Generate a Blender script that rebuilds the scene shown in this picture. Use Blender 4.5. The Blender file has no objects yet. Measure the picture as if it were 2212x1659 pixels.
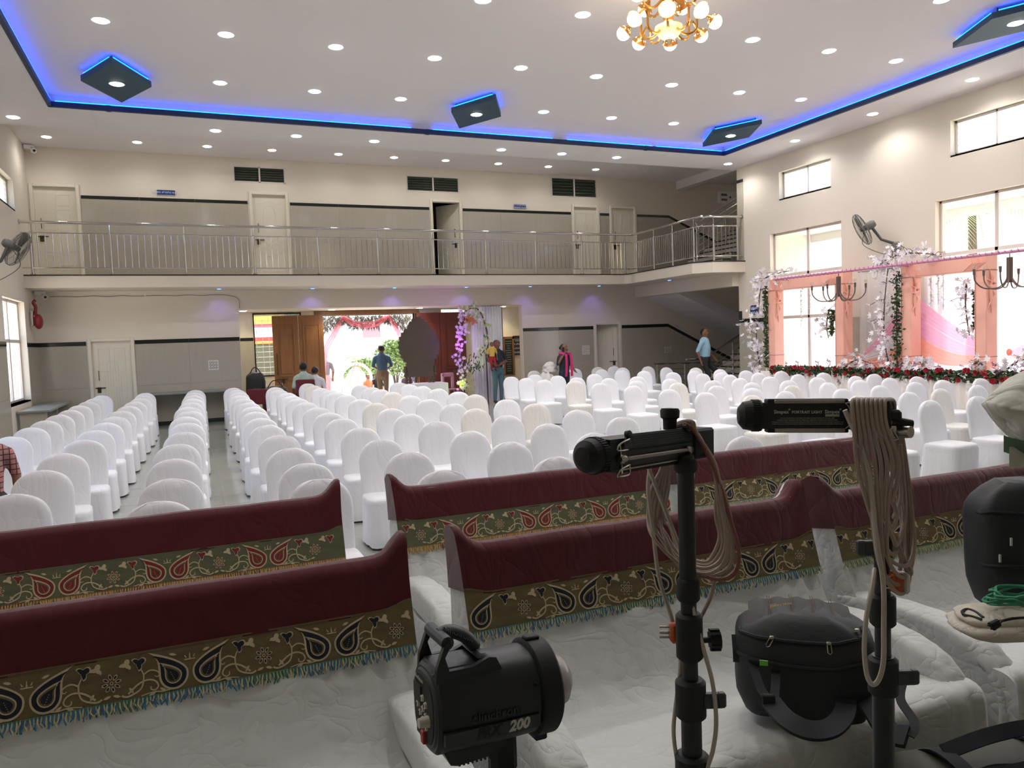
import bpy, bmesh, math, random
from mathutils import Vector, Matrix, noise, Euler
SC = bpy.context.scene
COL = SC.collection
PI = math.pi
random.seed(7)
sin, cos = math.sin, math.cos

# ------------------------------------------------------------------ camera, world, exposure
cam_d = bpy.data.cameras.new('camera'); cam = bpy.data.objects.new('camera', cam_d); COL.objects.link(cam)
cam_d.sensor_width = 36; cam_d.lens = 1655 / 2212 * 36; cam_d.clip_start = .05; cam_d.clip_end = 300
cam.matrix_world = Matrix(((0.920317, 0.056398, -0.387088, 0), (-0.3895, 0.040661, -0.920128, 0), (-0.036154, 0.99758, 0.059388, 1.84), (0, 0, 0, 1)))
SC.camera = cam
SC.view_settings.view_transform = 'Standard'; SC.view_settings.look = 'None'
SC.view_settings.gamma = 1; SC.view_settings.use_curve_mapping = False
SC.view_settings.exposure = 0.82
W = bpy.data.worlds.new('world'); SC.world = W; W.use_nodes = True
_n = W.node_tree.nodes; _l = W.node_tree.links
_sky = _n.new('ShaderNodeTexSky'); _sky.sky_type = 'NISHITA'; _sky.sun_disc = False; _sky.sun_elevation = math.radians(62); _sky.sun_rotation = math.radians(20)
_sky.air_density = 1.0; _sky.dust_density = 4.0; _sky.ozone_density = 1.0
_l.new(_sky.outputs[0], _n['Background'].inputs[0]); _n['Background'].inputs[1].default_value = 0.75
sun_d = bpy.data.lights.new('sun', 'SUN'); sun_d.energy = 9.0; sun_d.angle = math.radians(1.0); sun_d.color = (1, .96, .88)
sun = bpy.data.objects.new('sun', sun_d); COL.objects.link(sun); sun.location = (6, 60, 60)
sun.rotation_euler = Vector((-.12, -.42, -.9)).to_track_quat('-Z', 'Y').to_euler()
for _nm, _loc, _rot, _sx, _sy in (('portal_a', (13.62, 13.8, 2.6), (0, PI/2, 0), 3.2, 2.3), ('portal_b', (13.62, 9.3, 2.6), (0, PI/2, 0), 3.2, 2.3),
                                  ('portal_c', (5.1, 23.0, 1.5), (PI/2, 0, PI), 3.0, 2.8)):
    _d = bpy.data.lights.new(_nm, 'AREA'); _d.shape = 'RECTANGLE'; _d.size = _sx; _d.size_y = _sy; _d.cycles.is_portal = True
    _o = bpy.data.objects.new(_nm, _d); COL.objects.link(_o); _o.location = _loc
    _o.rotation_euler = Vector((-1, 0, 0) if _nm != 'portal_c' else (0, -1, 0)).to_track_quat('-Z', 'Y').to_euler()
def spot(loc, energy, color=(1, .97, .94), size=150, blend=.6, radius=.06, direc=(0, 0, -1)):
    d = bpy.data.lights.new('lamp_light', 'SPOT'); d.energy = energy; d.color = color; d.spot_size = math.radians(size); d.spot_blend = blend; d.shadow_soft_size = radius
    o = bpy.data.objects.new('lamp_light', d); COL.objects.link(o); o.location = loc
    o.rotation_euler = Vector(direc).to_track_quat('-Z', 'Y').to_euler(); return o
def point(loc, energy, color=(1, 1, 1), radius=.05):
    d = bpy.data.lights.new('lamp_light', 'POINT'); d.energy = energy; d.color = color; d.shadow_soft_size = radius
    o = bpy.data.objects.new('lamp_light', d); COL.objects.link(o); o.location = loc; return o

# ------------------------------------------------------------------ materials
def S(r, g, b):
    f = lambda c: (c/255/12.92) if c/255 <= .04045 else ((c/255+.055)/1.055)**2.4
    return (f(r), f(g), f(b), 1)
def mat(name, col, rough=.6, metal=0, bump=None, var=None, emit=None, spec=.5, sheen=0, alpha=None, trans=0, coat=0, subsurf=0):
    """bump=(kind, scale, strength, dist[, stretch]); var=(scale, amount)"""
    m = bpy.data.materials.new(name); m.use_nodes = True
    nt = m.node_tree; n = nt.nodes; l = nt.links; b = n['Principled BSDF']
    b.inputs['Base Color'].default_value = col; b.inputs['Roughness'].default_value = rough; b.inputs['Metallic'].default_value = metal
    b.inputs['Specular IOR Level'].default_value = spec
    if coat: b.inputs['Coat Weight'].default_value = coat; b.inputs['Coat Roughness'].default_value = .08
    if sheen: b.inputs['Sheen Weight'].default_value = sheen; b.inputs['Sheen Roughness'].default_value = .5
    if alpha is not None: b.inputs['Alpha'].default_value = alpha
    if trans: b.inputs['Transmission Weight'].default_value = trans
    if emit: b.inputs['Emission Color'].default_value = emit[0]; b.inputs['Emission Strength'].default_value = emit[1]
    tc = None
    def coord(stretch=None):
        nonlocal tc
        if tc is None: tc = n.new('ShaderNodeTexCoord')
        if stretch is None: return tc.outputs['Object']
        mp = n.new('ShaderNodeMapping'); mp.inputs['Scale'].default_value = stretch; l.new(tc.outputs['Object'], mp.inputs[0]); return mp.outputs[0]
    if var:
        t = n.new('ShaderNodeTexNoise'); t.inputs['Scale'].default_value = var[0]; t.inputs['Detail'].default_value = 4
        l.new(coord(var[2] if len(var) > 2 else None), t.inputs['Vector'])
        mx = n.new('ShaderNodeMix'); mx.data_type = 'RGBA'
        k = var[1]
        mx.inputs['A'].default_value = tuple(min(1, c*(1+k)) for c in col[:3])+(1,); mx.inputs['B'].default_value = tuple(c*(1-k) for c in col[:3])+(1,)
        l.new(t.outputs['Fac'], mx.inputs['Factor']); l.new(mx.outputs['Result'], b.inputs['Base Color'])
    if bump:
        kind, sc, st, di = bump[:4]
        t = n.new('ShaderNodeTexNoise'); t.inputs['Scale'].default_value = sc; l.new(coord(bump[4] if len(bump) > 4 else None), t.inputs['Vector'])
        out = t.outputs['Fac']
        if kind == 'crease':
            t.inputs['Detail'].default_value = 2.5; t.inputs['Distortion'].default_value = 1.2; t.inputs['Roughness'].default_value = .45
            a = n.new('ShaderNodeMath'); a.operation = 'SUBTRACT'; a.inputs[1].default_value = .5; l.new(out, a.inputs[0])
            c = n.new('ShaderNodeMath'); c.operation = 'ABSOLUTE'; l.new(a.outputs[0], c.inputs[0])
            p = n.new('ShaderNodeMath'); p.operation = 'POWER'; p.inputs[1].default_value = .6; l.new(c.outputs[0], p.inputs[0]); out = p.outputs[0]
        elif kind == 'fine': t.inputs['Detail'].default_value = 6
        bp = n.new('ShaderNodeBump'); bp.inputs['Strength'].default_value = st; bp.inputs['Distance'].default_value = di
        l.new(out, bp.inputs['Height']); l.new(bp.outputs[0], b.inputs['Normal'])
    return m
def emis(name, col, strength):
    m = bpy.data.materials.new(name); m.use_nodes = True; n = m.node_tree.nodes; l = m.node_tree.links
    n.remove(n['Principled BSDF']); e = n.new('ShaderNodeEmission'); e.inputs[0].default_value = col; e.inputs[1].default_value = strength
    l.new(e.outputs[0], n['Material Output'].inputs[0]); return m
def sheer(name, col, opacity, gloss=.0):
    m = bpy.data.materials.new(name); m.use_nodes = True; n = m.node_tree.nodes; l = m.node_tree.links
    n.remove(n['Principled BSDF'])
    tr = n.new('ShaderNodeBsdfTransparent'); d = n.new('ShaderNodeBsdfDiffuse'); d.inputs[0].default_value = col
    t2 = n.new('ShaderNodeBsdfTranslucent'); t2.inputs[0].default_value = col
    mm = n.new('ShaderNodeMixShader'); mm.inputs[0].default_value = .5; l.new(d.outputs[0], mm.inputs[1]); l.new(t2.outputs[0], mm.inputs[2])
    mx = n.new('ShaderNodeMixShader'); mx.inputs[0].default_value = opacity; l.new(tr.outputs[0], mx.inputs[1]); l.new(mm.outputs[0], mx.inputs[2])
    l.new(mx.outputs[0], n['Material Output'].inputs[0]); return m
def glassmat(name, tint=(1, 1, 1, 1), refl=.06):
    m = bpy.data.materials.new(name); m.use_nodes = True; n = m.node_tree.nodes; l = m.node_tree.links
    n.remove(n['Principled BSDF'])
    tr = n.new('ShaderNodeBsdfTransparent'); tr.inputs[0].default_value = tint; g = n.new('ShaderNodeBsdfGlossy'); g.inputs['Roughness'].default_value = .02
    mx = n.new('ShaderNodeMixShader'); mx.inputs[0].default_value = refl; l.new(tr.outputs[0], mx.inputs[1]); l.new(g.outputs[0], mx.inputs[2])
    l.new(mx.outputs[0], n['Material Output'].inputs[0]); return m

M = {}
M['wall'] = mat('wall_paint', S(222, 212, 196), .7, bump=('fine', 60, .08, .004), var=(1.3, .03))
M['ceil'] = mat('ceiling_paint', S(226, 222, 222), .75, var=(.8, .02))
M['tile'] = mat('wall_tile', S(176, 169, 154), .14, var=(3, .06, (14, 14, .7)), spec=.5)
M['granite'] = mat('dark_granite', S(34, 40, 36), .12, var=(40, .3))
M['floor'] = mat('floor_tile', S(158, 160, 152), .1, var=(1.2, .1, (4, .8, 1)))
M['grout'] = mat('grout', S(120, 120, 112), .8)
M['steel'] = mat('polished_steel', S(208, 206, 202), .13, 1)
M['door'] = mat('cream_door', S(226, 219, 200), .4, var=(4, .03))
M['brass'] = mat('dark_brass', S(80, 72, 58), .35, .8)
M['navy'] = mat('navy_paint', S(24, 44, 84), .5)
M['teal'] = mat('teal_panel', S(38, 74, 92), .55)
M['led'] = emis('blue_led', (.004, .085, 1, 1), 9)
M['lamp'] = emis('lamp_white', (1, .98, 1, 1), 22)
M['lampb'] = emis('lamp_blue', (.03, .16, 1, 1), 8)
M['rim'] = mat('lamp_rim', S(225, 228, 236), .4)
M['black'] = mat('black_plastic', S(26, 32, 30), .42)
M['dark'] = mat('dark_void', S(40, 44, 38), .6)
M['white'] = mat('white_paint', S(232, 230, 224), .45)
M['frame'] = mat('window_frame', S(214, 205, 196), .45)
M['glass'] = glassmat('window_glass')
M['smoke'] = glassmat('louvre_glass', (.9, .92, .9, 1), .1)
M['wood'] = mat('teak_wood', S(136, 92, 56), .42, var=(3, .3, (9, 9, .6)), bump=('fine', 30, .15, .01, (6, 6, .4)))
M['redwood'] = mat('red_wood', S(112, 54, 42), .45, var=(3, .25, (9, 9, .6)), bump=('fine', 30, .15, .01, (6, 6, .4)))
M['sign'] = mat('sign_blue', S(22, 52, 112), .45)
M['signtxt'] = mat('sign_white', S(214, 222, 238), .5)
M['paper'] = mat('paper', S(218, 216, 210), .6)
M['ink'] = mat('ink', S(120, 120, 116), .7)
M['stone'] = mat('grey_stone', S(136, 140, 134), .3, var=(8, .1))

# ------------------------------------------------------------------ mesh helpers
class MB:
    def __init__(self): self.v = []; self.f = []; self.m = []
    def add(self, vs, fs, mi=0):
        o = len(self.v); self.v.extend([tuple(p) for p in vs]); self.f.extend([tuple(i+o for i in f) for f in fs]); self.m.extend([mi]*len(fs)); return self
    def box(self, lo, hi, mi=0, T=None, bev=0):
        x0, y0, z0 = lo; x1, y1, z1 = hi
        if bev:
            b = min(bev, (x1-x0)/2.01, (y1-y0)/2.01, (z1-z0)/2.01); vs = []
            for z, i in ((z0, b), (z0+b, 0), (z1-b, 0), (z1, b)):
                vs += [(x0+b, y0+i, z), (x1-b, y0+i, z), (x1-i, y0+b, z), (x1-i, y1-b, z), (x1-b, y1-i, z), (x0+b, y1-i, z), (x0+i, y1-b, z), (x0+i, y0+b, z)]
            fs = [tuple(range(7, -1, -1)), tuple(range(24, 32))]
            for k in range(3):
                for j in range(8): fs.append((k*8+j, k*8+(j+1) % 8, (k+1)*8+(j+1) % 8, (k+1)*8+j))
        else:
            vs = [(x0, y0, z0), (x1, y0, z0), (x1, y1, z0), (x0, y1, z0), (x0, y0, z1), (x1, y0, z1), (x1, y1, z1), (x0, y1, z1)]
            fs = [(3, 2, 1, 0), (4, 5, 6, 7), (0, 1, 5, 4), (1, 2, 6, 5), (2, 3, 7, 6), (3, 0, 4, 7)]
        if T is not None: vs = [T @ Vector(p) for p in vs]
        return self.add(vs, fs, mi)
    def tube(self, pts, r, n=8, mi=0, closed=False, cap=True, flat=1.0):
        pts = [Vector(p) for p in pts]; k = len(pts); rr = r if hasattr(r, '__len__') else [r]*k
        vs = []; up = None
        for i, p in enumerate(pts):
            if closed: t = pts[(i+1) % k]-pts[i-1]
            else: t = pts[min(i+1, k-1)]-pts[max(i-1, 0)]
            t.normalize() if t.length > 1e-9 else None
            if up is None:
                up = Vector((0, 0, 1)) if abs(t.z) < .9 else Vector((1, 0, 0))
            a = t.cross(up)
            if a.length < 1e-6: a = t.cross(Vector((1, .3, 0)))
            a.normalize(); b = a.cross(t); up = b
            for j in range(n):
                th = 2*PI*j/n; vs.append(p + a*(rr[i]*cos(th)) + b*(rr[i]*flat*sin(th)))
        fs = []
        for i in range(k if closed else k-1):
            i2 = (i+1) % k
            for j in range(n): fs.append((i*n+j, i*n+(j+1) % n, i2*n+(j+1) % n, i2*n+j))
        if cap and not closed: fs += [tuple(range(n-1, -1, -1)), tuple((k-1)*n+j for j in range(n))]
        return self.add(vs, fs, mi)
    def lathe(self, prof, n=20, mi=0, T=None, ang=2*PI):
        """prof = [(r, z)], around z; T places it"""
        vs = []; full = abs(ang-2*PI) < 1e-6; nn = n if full else n+1
        for r, z in prof:
            for j in range(nn): th = ang*j/n; vs.append(Vector((r*cos(th), r*sin(th), z)))
        fs = []
        for i in range(len(prof)-1):
            for j in range(n):
                j2 = (j+1) % nn; fs.append((i*nn+j, i*nn+j2, (i+1)*nn+j2, (i+1)*nn+j))
        if full:
            if prof[0][0] > 1e-5: fs.append(tuple(range(nn-1, -1, -1)))
            if prof[-1][0] > 1e-5: fs.append(tuple((len(prof)-1)*nn+j for j in range(nn)))
        if T is not None: vs = [T @ p for p in vs]
        return self.add(vs, fs, mi)
    def grid(self, fn, nu, nv, mi=0, wrap_u=False):
        vs = [fn(i/nu, j/nv) for j in range(nv+1) for i in range(nu if wrap_u else nu+1)]; w = nu if wrap_u else nu+1
        fs = []
        for j in range(nv):
            for i in range(nu): i2 = (i+1) % w; fs.append((j*w+i, j*w+i2, (j+1)*w+i2, (j+1)*w+i))
        return self.add(vs, fs, mi)
    def loft(self, rings, mi=0, cap=True):
        n = len(rings[0]); vs = [p for r in rings for p in r]; fs = []
        for i in range(len(rings)-1):
            for j in range(n): fs.append((i*n+j, i*n+(j+1) % n, (i+1)*n+(j+1) % n, (i+1)*n+j))
        if cap: fs += [tuple(range(n-1, -1, -1)), tuple((len(rings)-1)*n+j for j in range(n))]
        return self.add(vs, fs, mi)
    def prism(self, poly, fn, mi=0):
        """poly 2d; fn(x, y, side) -> 3d, side 0 back 1 front"""
        n = len(poly); vs = [fn(x, y, 0) for x, y in poly]+[fn(x, y, 1) for x, y in poly]
        fs = [tuple(range(n-1, -1, -1)), tuple(range(n, 2*n))]+[(j, (j+1) % n, n+(j+1) % n, n+j) for j in range(n)]
        return self.add(vs, fs, mi)
    def sph(self, c, r, n=12, m=8, mi=0, T=None, sc=(1, 1, 1)):
        c = Vector(c); prof = [(max(1e-6, r*sin(PI*i/m)), -r*cos(PI*i/m)) for i in range(m+1)]
        A = Matrix.Translation(c) @ (T if T is not None else Matrix()) @ Matrix.Diagonal((sc[0], sc[1], sc[2], 1))
        return self.lathe(prof, n, mi, A)
    def mesh(self, name, mats, smooth=True, angle=40):
        me = bpy.data.meshes.new(name); me.from_pydata(self.v, [], self.f)
        for m in (mats if isinstance(mats, (list, tuple)) else [mats]): me.materials.append(m)
        me.polygons.foreach_set('material_index', self.m)
        bm = bmesh.new(); bm.from_mesh(me); bmesh.ops.remove_doubles(bm, verts=bm.verts, dist=1e-5); bmesh.ops.recalc_face_normals(bm, faces=bm.faces); bm.to_mesh(me); bm.free()
        if smooth:
            me.polygons.foreach_set('use_smooth', [True]*len(me.polygons)); me.set_sharp_from_angle(angle=math.radians(angle))
        return me
    def build(self, name, mats, parent=None, smooth=True, angle=40, loc=None):
        o = bpy.data.objects.new(name, self.mesh(name, mats, smooth, angle)); COL.objects.link(o)
        if parent is not None: o.parent = parent
        if loc: o.location = loc
        return o
def link(name, me, parent=None, loc=(0, 0, 0), rot=None):
    o = bpy.data.objects.new(name, me); COL.objects.link(o); o.location = loc
    if rot is not None: o.rotation_euler = rot
    if parent is not None: o.parent = parent
    return o
def thing(name, label, cat, loc=(0, 0, 0), rz=0, group=None):
    o = bpy.data.objects.new(name, None); COL.objects.link(o); o.location = loc; o.rotation_euler = (0, 0, rz); o.empty_display_size = .1
    return tag(o, label, cat, group)
def tag(o, label, cat, group=None):
    o['label'] = label; o['category'] = cat
    if group: o['group'] = group
    return o
def struct(o): o['kind'] = 'structure'; return o
def stuff(o): o['kind'] = 'stuff'; return o
def copy_tree(o, parent=None):
    c = o.copy(); COL.objects.link(c)
    if parent is not None: c.parent = parent
    for ch in list(o.children): copy_tree(ch, c)
    return c
def dup(o, loc, rz=0, label=None, sc=None):
    c = copy_tree(o); c.location = loc; c.rotation_euler = (0, 0, rz)
    if label: c['label'] = label
    if sc: c.scale = sc
    return c
def catmull(pts, k=8, closed=False):
    P = [Vector(p) for p in pts]; n = len(P); out = []
    for i in range(n if closed else n-1):
        a, b, c, d = (P[(i-1) % n], P[i], P[(i+1) % n], P[(i+2) % n]) if closed else (P[max(i-1, 0)], P[i], P[i+1], P[min(i+2, n-1)])
        for j in range(k):
            t = j/k; out.append(.5*((2*b)+(c-a)*t+(2*a-5*b+4*c-d)*t*t+(3*b-a-3*c+d)*t**3))
    if not closed: out.append(P[-1])
    return out
def frame_to(loc, zdir, xhint=(0, 0, 1)):
    z = Vector(zdir).normalized(); x = Vector(xhint)-z*Vector(xhint).dot(z); x.normalize(); y = z.cross(x)
    m = Matrix((x, y, z)).transposed().to_4x4(); m.translation = Vector(loc); return m
TXT = []
def text(name, s, m, size, T, parent=None, ext=.001, align='CENTER', shear=0, space=1, bold=0):
    c = bpy.data.curves.new(name, 'FONT'); c.body = s; c.size = size; c.extrude = ext; c.align_x = align; c.align_y = 'CENTER'; c.shear = shear; c.space_character = space; c.offset = bold
    c.materials.append(m); c.resolution_u = 2
    o = bpy.data.objects.new(name, c); COL.objects.link(o); o.matrix_world = T
    if parent is not None: o.parent = parent
    TXT.append(o); return o
def convert_text():
    dg = bpy.context.evaluated_depsgraph_get()
    for o in TXT:
        me = bpy.data.meshes.new_from_object(o.evaluated_get(dg)); n = o.name; p = o.parent; mb = o.matrix_basis.copy()
        bpy.data.objects.remove(o); k = bpy.data.objects.new(n, me); COL.objects.link(k); k.matrix_basis = mb; k.parent = p
def wall_holes(mb, axis, p0, p1, a0, a1, z0, z1, holes, mi=0):
    """slab between p0 and p1 on axis ('x' or 'y'), spanning a0..a1 and z0..z1, with holes (a0,a1,z0,z1)"""
    A = sorted({a0, a1, *[h[0] for h in holes], *[h[1] for h in holes]}); Z = sorted({z0, z1, *[h[2] for h in holes], *[h[3] for h in holes]})
    A = [a for a in A if a0 <= a <= a1]; Z = [z for z in Z if z0 <= z <= z1]
    for i in range(len(A)-1):
        runs = []
        for j in range(len(Z)-1):
            ca, cz = (A[i]+A[i+1])/2, (Z[j]+Z[j+1])/2
            if not any(h[0] < ca < h[1] and h[2] < cz < h[3] for h in holes):
                if runs and abs(runs[-1][1]-Z[j]) < 1e-9: runs[-1][1] = Z[j+1]
                else: runs.append([Z[j], Z[j+1]])
        for s, e in runs:
            if axis == 'x': mb.box((p0, A[i], s), (p1, A[i+1], e), mi)
            else: mb.box((A[i], p0, s), (A[i+1], p1, e), mi)
# ================================================================== SETTING
XL, XR, YB, YF = -3.2, 13.25, 20.8, -6.0
ZC, ZI, ZF = 5.97, 6.16, 6.66           # outer false ceiling, raised middle, ceiling over the balcony
# floor: slab with joints, tiles laid proud in the open aisles
b = MB(); b.box((XL-.3, YF, -.3), (18, 22.5, -.003)); b.box((-3, 22.5, -.3), (12, 24.2, -.02)); floor = struct(b.build('floor', M['grout']))
tb = MB(); tb.box((-.298, -.298, -.004), (.298, .298, .001), bev=.002); tile_me = tb.mesh('tile', M['floor'], smooth=False)
for i in range(4):
    for j in range(28): link('tile', tile_me, floor, (-.6+.6*i, 3.9+.6*j, 0))
for i in range(2):
    for j in range(26): link('tile', tile_me, floor, (5.1+.6*i, 5.1+.6*j, 0))
b = MB(); b.grid(lambda u, v: (XL+u*(17.7-XL), YF+v*(22.45-YF), -.0012), 1, 1)
fc = b.build('tile_field', mat('floor_far', S(158, 160, 152), .1, var=(1.2, .1, (4, .8, 1))), floor); stuff(fc)

# walls
NB = [(1.25, 9.14, -.1, 2.83), (6.52, 7.33, 3.58, 5.75), (11.62, 12.44, -.1, 2.18)]
VENT = [(1.32, 2.57, 6.07, 6.44), (5.82, 7.33, 6.02, 6.42), (10.26, 11.78, 6.04, 6.58)]
DOORS = [(-3.1, -2.21, 3.58, 5.76), (1.72, 2.56, 3.58, 5.76), (10.97, 11.78, 3.58, 5.76), (12.29, 13.11, 3.58, 5.76), (-2.13, -1.26, -.1, 2.14)]
b = MB(); wall_holes(b, 'y', YB, YB+.22, XL-.3, 18, -.1, ZF+.1, NB+VENT+DOORS)
wall_back = struct(b.build('wall_back', M['wall'], smooth=False))
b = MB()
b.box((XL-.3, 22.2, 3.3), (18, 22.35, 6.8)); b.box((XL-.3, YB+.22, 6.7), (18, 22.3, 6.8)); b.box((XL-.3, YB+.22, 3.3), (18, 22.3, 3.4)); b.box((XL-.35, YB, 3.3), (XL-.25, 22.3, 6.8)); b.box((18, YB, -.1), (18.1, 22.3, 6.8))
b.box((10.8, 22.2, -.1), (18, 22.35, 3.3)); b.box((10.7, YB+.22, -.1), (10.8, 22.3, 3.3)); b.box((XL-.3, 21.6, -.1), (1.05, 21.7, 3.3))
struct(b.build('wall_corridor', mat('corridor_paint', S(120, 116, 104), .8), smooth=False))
RW = [(12.7, 14.92, .75, 4.15), (12.98, 14.58, 4.93, 5.57), (8.19, 10.42, .75, 4.15), (8.5, 10.1, 4.93, 5.57), (3.7, 5.9, .75, 4.15), (4.0, 5.6, 4.93, 5.57)]
b = MB(); wall_holes(b, 'x', XR, XR+.3, YF, 16.1, -.1, ZF, RW)
wall_right = struct(b.build('wall_right', M['wall'], smooth=False))
LW = [(17.6, 19.2, 4.93, 5.56), (17.3, 19.42, .89, 3.0), (8.3, 10.5, .89, 3.0), (8.3, 9.9, 4.93, 5.56)]
b = MB(); wall_holes(b, 'x', XL-.3, XL, YF, YB, -.1, ZF, LW)
wall_left = struct(b.build('wall_left', M['wall'], smooth=False))
b = MB(); b.box((XL-.3, YF-.2, -.1), (18, YF, ZF)); struct(b.build('wall_front', M['wall'], smooth=False))
b = MB(); b.box((17.3, 16.0, -.1), (17.5, YB, ZF)); b.box((XR+.3, 15.9, -.1), (17.5, 16.1, ZF)); struct(b.build('wall_stairwell', M['wall'], smooth=False))
# ceiling
b = MB()
hx0, hx1, hy1 = -1.9, 11.92, 14.92
b.box((XL, hy1, ZC), (XR, 16.25, ZC+.1)); b.box((XL, YF, ZC), (hx0, hy1, ZC+.1)); b.box((hx1, YF, ZC), (XR, hy1, ZC+.1)); b.box((hx0, YF, ZC), (hx1, YF+2, ZC+.1))
b.box((XL, 16.15, ZC+.1), (XR+.3, 16.25, ZF)); b.box((XL, 16.2, ZF), (18, YB, ZF+.1))
b.box((XL-.3, YF, ZI+.03), (XR+.3, 16.2, ZI+.13))
b.box((hx0-.04, hy1, ZC+.1), (hx1+.04, hy1+.04, ZI+.03)); b.box((hx0-.04, YF+2, ZC+.1), (hx0, hy1, ZI+.03)); b.box((hx1, YF+2, ZC+.1), (hx1+.04, hy1, ZI+.03)); b.box((hx0, YF+1.96, ZC+.1), (hx1, YF+2, ZI+.03))
b.box((14.7, 16.2, 6.4), (15.0, YB, ZF))
ceiling = struct(b.build('ceiling', M['ceil'], smooth=False))
b = MB(); b.box((hx0, YF+2, ZI), (hx1, hy1, ZI+.03)); mid = b.build('raised_panel', M['ceil'], ceiling, smooth=False)
b = MB()
for lo, hi in (((-1.32, 14.93, ZC-.012), (-1.29, 16.24, ZC)), ((4.5, 14.93, ZC-.004), (4.512, 16.24, ZC))): b.box(lo, hi)
struct(b.build('trim_9', M['ceil'], ceiling, smooth=False))
# cornice lip with LED strip behind it
b = MB(); lp = .05
b.box((hx0, hy1-lp, ZC-.01), (hx1, hy1+.012, ZC+.075)); b.box((hx0-.012, YF+2, ZC-.01), (hx0+lp, hy1, ZC+.075)); b.box((hx1-lp, YF+2, ZC-.01), (hx1+.012, hy1, ZC+.075))
for x in (-1.05, 4.6, 9.7): b.box((x, hy1-lp-.004, ZC-.02), (x+.08, hy1+.012, ZC+.078))
cornice = struct(b.build('trim_1', M['navy'], smooth=False))
b = MB(); g = .012
for x0, x1 in ((hx0+.1, 4.3), (4.75, 7.4), (7.75, 9.9), (10.0, hx1-.1)): b.box((x0, hy1-lp+.004, ZC+.078), (x1, hy1-lp+.016, ZC+.09))
b.box((hx0+lp-.016, 3, ZC+.078), (hx0+lp-.004, hy1-.1, ZC+.09)); b.box((hx1-lp+.004, 3, ZC+.078), (hx1-lp+.016, hy1-.1, ZC+.09))
b.build('led_strip', M['led'], cornice, smooth=False)

# tiled dado with dark band; pieces are children of their wall
def clad(parent, axis, pos, sgn, a0, a1, z0, z1, pw, ph, name='dado_tile', m='tile', th=.012, gaps=()):
    """tiles on wall plane axis=pos, facing sgn; skips gaps (a0,a1)"""
    cuts = sorted([a0, a1]+[g for gg in gaps for g in gg if a0 < g < a1])
    for i in range(len(cuts)-1):
        s, e = cuts[i], cuts[i+1]
        if any(g0 < (s+e)/2 < g1 for g0, g1 in gaps): continue
        na = max(1, round((e-s)/pw)); nz = max(1, round((z1-z0)/ph)); w = (e-s)/na; h = (z1-z0)/nz
        key = (axis, sgn, round(w, 3), round(h, 3), m, th)
        if key not in CL:
            t = MB(); q = .0015
            if axis == 'y': t.box((-w/2+q, min(0, sgn*th), -h/2+q), (w/2-q, max(0, sgn*th), h/2-q), bev=.0015)
            else: t.box((min(0, sgn*th), -w/2+q, -h/2+q), (max(0, sgn*th), w/2-q, h/2-q), bev=.0015)
            CL[key] = t.mesh(name, M[m], smooth=False)
        for j in range(na):
            for k in range(nz):
                a, z = s+w*(j+.5), z0+h*(k+.5)
                link(name, CL[key], parent, (a, pos, z) if axis == 'y' else (pos, a, z))
CL = {}
BZ0, BZ1 = 2.03, 2.13
gl = [(-2.22, -1.18), (1.24, 9.16), (11.53, 12.54)]
clad(wall_back, 'y', YB, -1, XL, 14.25, 0, BZ0, 1.2, 1.02, gaps=gl); clad(wall_back, 'y', YB, -1, XL, 14.25, BZ0, BZ1, 1.2, .1, 'band_tile', 'granite', .016, gl)
gu = [(-3.2, -2.12), (1.62, 2.66), (6.43, 7.42), (10.88, 11.87), (12.2, 13.2)]
clad(wall_back, 'y', YB, -1, XL, 14.38, 3.59, 5.5, 1.2, .955, gaps=gu); clad(wall_back, 'y', YB, -1, XL, 14.38, 5.5, 5.58, 1.2, .08, 'band_tile', 'granite', .016, gu)
clad(wall_left, 'x', XL, 1, 10, YB, 0, BZ0, 1.2, 1.02, gaps=[(17.3, 19.42)]); clad(wall_left, 'x', XL, 1, 10, YB, BZ0, BZ1, 1.2, .1, 'band_tile', 'granite', .016, [(17.3, 19.42)])
clad(wall_right, 'x', XR, -1, 2, 16.1, 0, BZ0, 1.2, 1.02, gaps=[(12.7, 14.92), (8.19, 10.42), (3.7, 5.9)])
clad(wall_right, 'x', XR, -1, 15, 16.1, BZ0, BZ1, .55, .1, 'band_tile', 'granite', .016); clad(wall_right, 'x', XR, -1, 15.86, 16.1, 3.6, 5.6, .24, 1.0); clad(wall_right, 'x', XR, -1, 15.86, 16.1, 5.6, 5.68, .24, .08, 'band_tile', 'granite', .016)
clad(wall_right, 'x', XR, -1, 15.98, 16.1, BZ1, BZ1+.2, .12, .2, 'band_tile', 'granite', .016)
b = MB()
def slant(mb, x0, z0, x1, z1, h0, h1, mi=0):
    mb.add([(x0, YB-.016, z0), (x1, YB-.016, z1), (x1, YB-.016, z1-h1), (x0, YB-.016, z0-h0), (x0, YB, z0), (x1, YB, z1), (x1, YB, z1-h1), (x0, YB, z0-h0)], [(0, 1, 2, 3), (0, 4, 5, 1), (1, 5, 6, 2), (2, 6, 7, 3), (3, 7, 4, 0)], mi)
slant(b, 14.25, BZ1, 16.9, .86, .1, .11); slant(b, 14.38, 5.58, 17.3, 4.35, .08, .09)
b.build('band_tile', M['granite'], wall_back, smooth=False)
b = MB(); slant(b, 14.25, BZ0, 16.9, .75, 2.0, .72); slant(b, 14.38, 5.5, 17.3, 4.26, 1.9, .66); b.build('dado_tile', M['tile'], wall_back, smooth=False)
b = MB()
for a0, a1 in ((XL, -2.22), (-1.18, 1.24), (9.16, 11.53), (12.54, 14.2)): b.box((a0, YB-.02, 0), (a1, YB-.0, .1))
struct(b.build('baseboard_back', M['granite'], smooth=False))

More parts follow.
